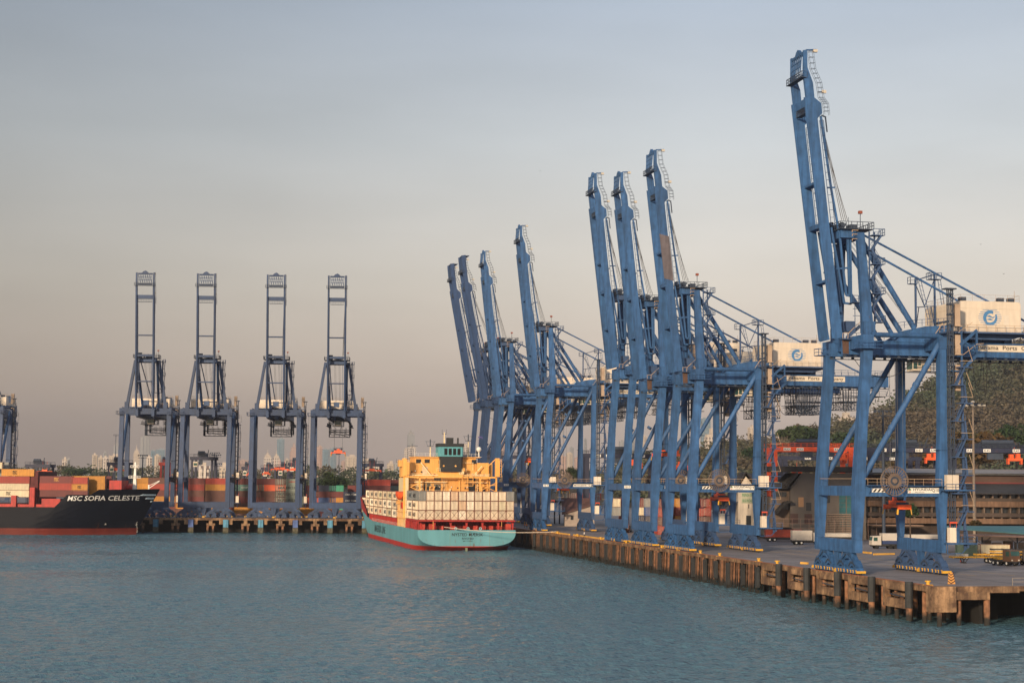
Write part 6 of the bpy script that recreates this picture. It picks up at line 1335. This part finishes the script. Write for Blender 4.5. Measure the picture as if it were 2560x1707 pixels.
for i in range(n_ + 1): x = xa + (xb - xa) * i / n_; m.box(x, x + .4, .6, 2.4, Z2(1295), Z2(1232))
m.build('column', WT, bl_)
MB().prism([(-1.5, Z2(1232)), (26, Z2(1200)), (26, Z2(1202)), (-1.5, Z2(1234))], xa, xb, 'x').build('roof', mat('roof_felt', ()), bl_)
MB().box(xa + 12, xb, 20, 40, Z2(1228), Z2(1186)).build('upper_hall', mat('hall_brown', (.085, .052, .042), .9), bl_)
MB().box(xa + 12, xb, 19.6, 20, Z2(1210), Z2(1204)).build('red_band', mat('band_red', (.16, .03, .03), .8), bl_)
MB().box(xa + 6, xb, 18, 42, Z2(1184), Z2(1181)).prism([(18, Z2(1181)), (42, Z2(1168)), (42, Z2(1170)), (18, Z2(1183))], xa + 6, xb, 'x').build('hall_roof', mat('roof_light_edge', (.26, .25, .25), .8, var=.2), bl_)
MB().box(X_(2100, Yb) , X_(2132, Yb), 5, 5.1, Z2(1176), Z2(1172)).build('roof_sheet', mat('roof_blue', (.06, .20, .33), .7), bl_)
MB().bar((X_(2165, Yb), -5, Z2(1312)), (X_(2290, Yb), -5, Z2(1312)), 8, .25).build('awning', mat('awning_tan', (.25, .16, .11), .9), bl_)
# canopies of the truck yard
m = MB()
a = at(2400, 1323, 400); b = at(2620, 1327, 400)
m.add([(a.x - 4, 396, a.z + .4), (b.x, 392, b.z - .9), (b.x, 410, b.z + .9), (a.x - 2, 410, a.z + .6)], [(0, 1, 2, 3)]); m.v += [(p[0], p[1], p[2] - .15) for p in m.v]; m.f += [[7, 6, 5, 4], [0, 4, 5, 1], [1, 5, 6, 2], [2, 6, 7, 3], [3, 7, 4, 0]]; m.m += [0] * 5
cp = empty('shade_canopy', (0, 0, 0), 0, label='teal and pinkish sheet canopy over the truck yard at right', cat='canopy'); m.build('roof', mat('canopy_teal', (.035, .16, .17), .6, var=.15), cp)
m = MB(); a = at(2392, 1336, 388); b = at(2620, 1342, 388); m.bar((a.x, 388, a.z), (b.x, 388, b.z), 7, .3); m.build('lower_roof', mat('canopy_pink', (.16, .10, .085), .8, var=.3), cp)
for x in (2400, 2455, 2543, 2600): p = at(x, 1342, 390); q = Vector((p.x, 390, DECK)); MB().bar(q, p, .25).bar(p - Vector((2, 0, 0)), p - Vector((0, 0, 1.5)), .12).bar(p + Vector((2, 0, 0)), p - Vector((0, 0, 1.5)), .12).build('post', LATT, cp)
# ------------------------------------------------------------ vehicles and goods on the right quay
TYR = mat('tyre', (.012, .012, .013), .9)
def wheels(par, pts, r=.5):
    for x, y in pts: w_ = MB().tube((x, y - .15, r), (x, y + .15, r), r, 14).build('wheel', TYR, par); MB().tube((x, y - .17, r), (x, y - .14, r), r * .5, 10).build('rim', WHT, w_)
def truck(x, y, rz, label, cab, body=None, bcol=None, L_=9., chassis='trailer_red', group='trucks and trailers on the right quay', cargo_h=2.6, cat='truck', zoff=0):
    p = atz(x, y, DECK); t = empty('port_truck' if cab else 'cargo_trailer', (p.x, p.y, DECK), rz, label=label, cat=cat, group=group)
    CH = mat('chassis_dark', (.03, .03, .032), .8)
    MB().box(-L_ / 2, L_ / 2, -1.1, 1.1, .75, 1.1).box(-L_ / 2, L_ / 2, -.5, .5, .55, .75).build('chassis', CH, t)
    wheels(t, [(q, s) for q in ((-L_ / 2 + 1, -L_ / 2 + 2.3, L_ / 2 - 1.2) if cab else (-L_ / 2 + 1, -L_ / 2 + 2.3)) for s in (-.95, .95)])
    if cab:
        xc = L_ / 2 - 1.1; cb_ = MB().prism([(xc - 1.1, .9), (xc + 1.15, .9), (xc + 1.15, 1.8), (xc + .9, 3.0), (xc - 1.0, 3.05), (xc - 1.1, 2.9)], -1.15, 1.15).build('cab', cab, t)
        MB().prism([(xc + 1.17, 1.95), (xc + .96, 2.8), (xc + .93, 2.8), (xc + 1.14, 1.95)], -1.0, 1.0).box(xc - .2, xc + .75, -1.18, -1.155, 1.85, 2.7).box(xc - .2, xc + .75, 1.155, 1.18, 1.85, 2.7).build('windscreen', GLAS, cb_)
        for s in (-.8, .8): MB().box(xc + 1.16, xc + 1.2, s - .18, s + .18, 1.0, 1.25).build('headlight', LAMP, cb_)
    if body:
        x1 = L_ / 2 - (2.5 if cab else 0); MB().box(-L_ / 2, x1, -1.2, 1.2, 1.15, 1.15 + cargo_h).build('cargo_body', bcol, t)
        if body == 'stripe': MB().box(-L_ / 2 - .01, x1 + .01, -1.22, 1.22, 1.15, 1.95).build('skirt', mat('skirt_navy', (.02, .04, .12), .6), t)
        if body == 'tarp': MB().prism([(-L_ / 2 + 1.5, 1.16 + cargo_h), (x1 - 2, 1.16 + cargo_h), (x1 - 3, 1.7 + cargo_h), (-L_ / 2 + 2, 1.75 + cargo_h)], -1.1, 1.1).build('load', BLK, t)
    return t
WP = mat('truck_white', (.50, .46, .41), .5, var=.08); RP = mat('trailer_red', (.42, .06, .03), .6, var=.25, rust=.5)
truck(1958, 1353, .05, 'red open trailer with a dark load beside the workshop', None, 'tarp', RP, 9.5, cargo_h=2.0, cat='trailer')
truck(2016, 1361, .05, 'white box truck half hidden by the waterside leg of the nearest crane', WP, 'box', WP, 7.5, cargo_h=2.4)
truck(2080, 1352, .03, 'long white van body seen above the sill beam of the nearest crane', None, 'box', WP, 14, cargo_h=1.0, cat='trailer')
truck(2212, 1371, pi + .1, 'white cab-over truck facing left between the nearest crane legs', WP, 'stripe', WP, 6.8, cargo_h=2.5)
truck(2295, 1357, .02, 'long white roofed trailer behind the landside sill beam', None, 'box', WP, 14, cargo_h=1.1, cat='trailer')
truck(1900, 1346, .05, 'dark flatbed behind the patched crane bogies', None, 'tarp', mat('load_grey', (.12, .11, .1), .8), 8, cargo_h=1.4, cat='trailer')
CHY = mat('chassis_yellow', (.62, .33, .03), .6, var=.2, rust=.5)
def skel(x, y, rz, label, L_=11.):
    p = atz(x, y, DECK); t = empty('skeletal_trailer', (p.x, p.y, DECK), rz, label=label, cat='trailer', group='empty yellow trailers at the right edge')
    m = MB()
    for s in (-.7, .7): m.box(-L_ / 2, L_ / 2, s - .12, s + .12, 1.05, 1.3)
    for q in range(6): m.box(-L_ / 2 + q * L_ / 5 - .1, -L_ / 2 + q * L_ / 5 + .1, -1.2, 1.2, 1.0, 1.35)
    m.build('frame', CHY, t); m = MB()
    for s in (-.7, .7): m.bar((-L_ / 2 + 2.4, s, 0), (-L_ / 2 + 2.0, s, 1.05), .16).bar((-L_ / 2 + 2.4, s, 0), (-L_ / 2 + 3.2, s, 1.05), .12).bar((-L_ / 2 + 2.1, s, .1), (-L_ / 2 + 2.7, s, .1), .2)
    m.build('landing_leg', mat('chassis_dark', ()), t); wheels(t, [(q, s) for q in (L_ / 2 - 1, L_ / 2 - 2.3, L_ / 2 - 3.6) for s in (-.95, .95)])
skel(2447, 1407, .1, 'empty yellow trailer on landing legs nearest the grey box'); skel(2505, 1400, .12, 'empty yellow trailer behind the dark truck at right'); skel(2560, 1412, .1, 'empty yellow trailer cut by the right edge')
truck(2512, 1413, -1.15, 'orange and dark terminal truck facing us at the right edge', mat('cab_dark_orange', (.12, .06, .03), .6, var=.3), None, None, 6)
truck(2556, 1412, -.9, 'dark terminal truck cut by the right edge', mat('cab_dark_brown', (.06, .045, .035), .6, var=.3), None, None, 6)
def gbox(x, y, ln, col, label, rz, h=2.59, mark=None):
    p = atz(x, y, DECK); container((p.x, p.y, DECK), rz, col, label, 'stores containers beside the truck yard', ln=ln, h=h, mark=mark)
gbox(2441, 1392, 4.2, 'dgreen', 'grey green stores container with a white notice at the truck yard', pi / 2 - .05)
gbox(2523, 1390, 6.4, 'cream', 'cream ribbed stores container behind the yellow trailers', pi / 2 - .05)
p = atz(2396, 1390, DECK); MB().box(0, .95, -1.3, -1.25, 1.0, 2.2).build('notice_board', WHT, loc=p + Vector((0, 0, 0)), label='white notice with black print on the grey green stores container', cat='sign')
for i, (x, y) in enumerate(((2397, 1391), (2413, 1393))):
    p = atz(x, y + 4, DECK); t = empty('liquid_tank', p, 0, label='white caged liquid tank, %s of the two at the stores container' % ['left', 'right'][i], cat='tank', group='white caged tanks')
    MB().box(-.5, .5, -.5, .5, .15, 1.1).build('tank', WHT, t); m = MB()
    for q in range(5): m.bar((-.55 + q * .275, -.54, 0), (-.55 + q * .275, -.54, 1.15), .04); m.bar((-.55, -.54, .1 + q * .25), (.55, -.54, .1 + q * .25), .04)
    m.box(-.55, .55, -.55, .55, 0, .12); m.build('cage', LATT, t)
# clutter of the truck yard
for i, (x, y, c, lb) in enumerate(((2462, 1392, 'rust', 'rusty brown oil drum left of the cream stores container'), (2467, 1394, 'blue', 'blue oil drum beside the rusty one at the cream container'), (2531, 1397, 'rust', 'brown oil drum right of the cream stores container'), (2536, 1399, 'yel', 'yellow oil drum right of the brown one'))):
    p = atz(x, y, DECK); MB().tube((0, 0, 0), (0, 0, .9), .3, 12).ring((0, 0, .3), .31, .02, 2, 12).ring((0, 0, .6), .31, .02, 2, 12).build('oil_drum', mat('drum_' + c, {'rust': (.14, .06, .03), 'blue': (.03, .08, .2), 'yel': (.5, .3, .03)}[c], .7, var=.3), loc=p, label=lb, cat='drum', group='oil drums')
for i, (x, y) in enumerate(((2090, 1392), (2122, 1396), (2262, 1398), (2402, 1404))):
    p = atz(x, y, DECK); MB().tube((0, 0, .03), (0, 0, .7), .17, 10, .03).box(-.22, .22, -.22, .22, 0, .04).build('traffic_cone', ORG, loc=p, label='%s orange traffic cone from the left behind the nearest crane' % ordn[i].replace('nearest', 'first'), cat='cone', group='orange traffic cones')
def pile_of(x, y, n, label, rz=.1):
    p = atz(x, y, DECK); t = empty('stacked_chassis', p, rz, label=label, cat='trailer', group='stacked trailer frames at the right edge')
    for k in range(n):
        z = .7 + k * .45; m = MB()
        for s in (-.7, .7): m.box(-5, 5, s - .1, s + .1, z, z + .22)
        for q in range(5): m.box(-4.8 + q * 2.4, -4.6 + q * 2.4, -1.15, 1.15, z - .05, z + .27)
        m.build('frame', CHY if k % 2 else mat('chassis_dark', ()), t)
    wheels(t, [(q, s) for q in (2.0, 3.3, 4.5) for s in (-.95, .95)])
pile_of(2535, 1393, 3, 'three trailer frames stacked behind the dark trucks at right'); pile_of(2478, 1388, 2, 'two trailer frames stacked before the cream stores container')
for i, (x, y, h, c) in enumerate(((2466, 1352, 2.2, 'pallet_brown'), (2492, 1352, 1.6, 'pallet_tan'), (2520, 1355, 2.4, 'pallet_brown'), (2548, 1354, 1.8, 'pallet_tan'))):
    p = atz(x, y + 20, DECK); m = MB()
    for k in range(int(h / .2)): m.box(-1.1, 1.1, -.6, .6, k * .2, k * .2 + .06).box(-1.05 + .05 * (k % 2), 1.05, -.5, .5, k * .2 + .06, k * .2 + .2)
    m.build('goods_stack', mat(c, (.13, .08, .05) if c[-1] == 'n' and i % 2 == 0 else (.22, .15, .10), .9, var=.3), loc=p, label='%s stack of goods under the canopy, %s from left' % (('brown', 'tan')[i % 2], ordn[i].replace('nearest', 'first')), cat='goods', group='goods stacked under the canopy')
# striped barrier boards, railing, kerb blocks
def striped(x, y, label, h=3.3, w_=1.1, lean=.0, rz=.2):
    p = atz(x, y, DECK); t = empty('striped_board', p, rz, label=label, cat='barrier', group='black and yellow striped boards')
    m = MB().prism([(-w_ / 2, 0), (w_ / 2 + .2, 0), (w_ * .3, h), (-w_ * .35, h)], -.08, .0); m.build('board', mat('board_orange', (.62, .30, .08), .7, var=.2), t); m = MB(); n = int(h / .42)
    for i in range(n): z0 = i * .42; k = 1 - z0 / h * .33; m.add([(-w_ / 2 * k, -.1, z0 + .38), (0, -.1, z0), (0, -.1, z0 + .17), (-w_ / 2 * k, -.1, z0 + .55)], [(0, 1, 2, 3)]); m.add([(0, -.1, z0), ((w_ / 2 + .15) * k, -.1, z0 + .38), ((w_ / 2 + .15) * k, -.1, z0 + .55), (0, -.1, z0 + .17)], [(0, 1, 2, 3)])
    m.build('chevron', mat('chevron_dark', (.05, .02, .015), .8), t); MB().bar((0, 0, h * .8), (.2, 1.0, 0), .1).build('strut', LATT, t)
striped(2377, 1459, 'large striped chevron board at the wharf corner', 1.75, 1.05); striped(2298, 1401, 'small striped board left among the landside wheels of the nearest crane', 1.7, .8); striped(2331, 1402, 'small striped board right among the landside wheels of the nearest crane', 1.7, .8)
m = MB(); a = qp(272.3, 12.5, DECK)
for i, v in enumerate((12.5, 17.6, 22.7, 27.8)): q = qp(272.3, v, DECK); m.bar(q, q + Vector((0, 0, 1.15)), .09)
for z0 in (.6, 1.15): m.bar(qp(272.3, 12.5, DECK + z0), qp(272.3, 38, DECK + z0), .08)
m.build('quay_railing', mat('railing_dull', (.22, .19, .17), .8), label='low pipe railing along the near end of the wharf', cat='railing')
KB = mat('kerb_yellow', (.60, .33, .06), .8, var=.25, rust=.4); kb = None
for i, (x0, x1, y0, y1, lab) in enumerate(((1378, 1424, 1331, 1337, 'yellow kerb beam left on the quay edge right of the lone crane'), (1434, 1508, 1338, 1348, 'yellow kerb beam near the white shirted walker on the quay edge'), (2184, 2236, 1387, 1386, 'orange yellow beam lying behind the nearest crane bogies'), (2110, 2178, 1377, 1384, 'thin yellow beam between the nearest crane bogies'), (2002, 2020, 1409, 1410, 'short yellow kerb beam left of the nearest crane'))):
    a = atz(x0, y0, DECK); b = atz(x1, y1, DECK); MB().bar(a + Vector((0, 0, .2)), b + Vector((0, 0, .2)), .35, .38).build('kerb_beam', KB, label=lab, cat='beam', group='yellow beams on the quay')
# small van far on the quay
p = atz(1571, 1328, DECK); t = empty('parked_van', p, A + 1.2, label='small white van between the bunched crane legs', cat='van')
MB().prism([(-2.1, .35), (2.1, .35), (2.1, 1.0), (1.4, 1.2), (.9, 1.85), (-2.0, 1.9)], -.85, .85).build('body', WP, t); MB().prism([(1.32, 1.22), (.92, 1.75), (-1.8, 1.75), (-1.8, 1.22)], -.87, .87).build('window', GLAS, t); wheels(t, [(q, s) for q in (-1.3, 1.3) for s in (-.75, .75)], .33)
# ------------------------------------------------------------ people on the quay
SKIN = mat('skin', (.26, .14, .09), .7); HI = mat('vest_orange', (.75, .22, .03), .7); SH = mat('shirt_white', (.70, .68, .66), .8); TR = mat('trousers_dark', (.02, .025, .04), .8)
def person(x, y, rz, shirt, label, bend=0., helm=None, walk=.18):
    p = atz(x, y, DECK)
    me = bpy.data.meshes.new('body'); V = [(0, 0, .95), (0, 0, 1.2), (bend, 0, 1.42), (bend * 1.3, 0, 1.55), (bend * 1.6, 0, 1.68), (bend * 1.6 + .02, 0, 1.77)]; E_ = [(0, 1), (1, 2), (2, 3), (3, 4), (4, 5)]; r = [.14, .13, .13, .055, .095, .07]
    for s in (-1, 1):
        o = len(V); V += [(0, s * .1, .9), (walk * s * .5, s * .11, .5), (walk * s - .04, s * .11, .08), (walk * s + .12, s * .12, .04)]; r += [.095, .065, .045, .045]; E_ += [(0, o), (o, o + 1), (o + 1, o + 2), (o + 2, o + 3)]
        o = len(V); V += [(bend, s * .19, 1.42), (bend - .04 * s + bend * .5, s * .25, 1.15), (bend + .1 + bend, s * .24, .92), (bend + .13 + bend, s * .24, .86)]; r += [.06, .045, .034, .032]; E_ += [(2, o), (o, o + 1), (o + 1, o + 2), (o + 2, o + 3)]
        for f, (dy, L_) in enumerate(((-.035, .06), (-.012, .085), (.012, .08), (.035, .065), (.05, .03))):
            o2 = len(V); hx, hy, hz_ = V[o + 3]; V.append((hx + .01, hy + dy, hz_ - L_)); r.append(.009); E_.append((o + 3, o2))
    me.from_pydata(V, E_, []); ob = bpy.data.objects.new('t', me); C.objects.link(ob)
    md = ob.modifiers.new('s', 'SKIN'); 
    for i, q in enumerate(me.skin_vertices[0].data): q.radius = (r[i], r[i]); q.use_root = (i == 0)
    ob.modifiers.new('u', 'SUBSURF').levels = 1
    dg = bpy.context.evaluated_depsgraph_get(); dg.update(); m2 = bpy.data.meshes.new_from_object(ob.evaluated_get(dg)); bpy.data.objects.remove(ob)
    for q in (SKIN, shirt, TR): m2.materials.append(q)
    for f in m2.polygons: z = f.center.z; f.material_index = 2 if z < .98 and abs(f.center.y) < .2 else 0 if z > 1.5 or z < 1.05 else 1
    m2.polygons.foreach_set('use_smooth', [True] * len(m2.polygons))
    o = bpy.data.objects.new('person', m2); C.objects.link(o); o.location = p; o.rotation_euler = (0, 0, rz); tag(o, label, 'person', 'people on the right quay')
    if helm: h = MB().tube((bend * 1.6, 0, 1.74), (bend * 1.6, 0, 1.84), .13, 10, .07).build('helmet', helm, o)
    return o
person(1461, 1344, 2.2, SH, 'person in a white shirt and dark trousers walking alone along the quay edge')
YH = mat('helmet_yellow', (.7, .45, .05), .5); WH_ = WHT
person(1311, 1320, .5, HI, 'worker in an orange vest, left of two by the ship stern', helm=YH); person(1316.5, 1321, 2, HI, 'worker in an orange vest, right of two by the ship stern', helm=WH_)
person(1331, 1325, 1, mat('shirt_dark', (.08, .03, .05), .8), 'person in dark red bending beside the lone crane bogie', .25); person(1361, 1328, 3, HI, 'worker with white helmet in a yellow orange vest at the lone crane bogie', .15, WH_)
# birds
for i, (x, y, Y) in enumerate(((1350, 428, 500), (2510, 685, 420), (2452, 611, 450))):
    p = at(x, y, Y); MB().add([(-.5, 0, .12), (-.2, .12, .06), (0, .2, 0), (0, -.22, 0), (-.2, -.05, .06)], [(0, 1, 2, 3, 4)]).add([(.5, 0, .14), (.2, .12, .06), (0, .2, 0), (0, -.22, 0), (.2, -.05, .06)], [(4, 3, 2, 1, 0)]).bar((0, -.25, 0), (0, .25, 0), .08).build('bird', BLK, loc=p, label='tiny dark bird in the sky, %s' % ['left of the bunched booms', 'right of the nearest crane apex', 'highest at the right'][i], cat='bird', group='birds in flight')
# ------------------------------------------------------------ haze
hb = MB().box(-5800, 5800, -450, 9400, -1, 330).build('haze', None or bpy.data.materials.new('haze_air'), kind='stuff')
hm = bpy.data.materials['haze_air']; hm.use_nodes = True
for n in list(hm.node_tree.nodes): hm.node_tree.nodes.remove(n)
pv = hm.node_tree.nodes.new('ShaderNodeVolumePrincipled'); pv.inputs['Color'].default_value = (.86, .80, .78, 1); pv.inputs['Density'].default_value = .00010; pv.inputs['Anisotropy'].default_value = .55
ho_ = hm.node_tree.nodes.new('ShaderNodeOutputMaterial'); hm.node_tree.links.new(pv.outputs[0], ho_.inputs['Volume'])
hb.display_type = 'WIRE'
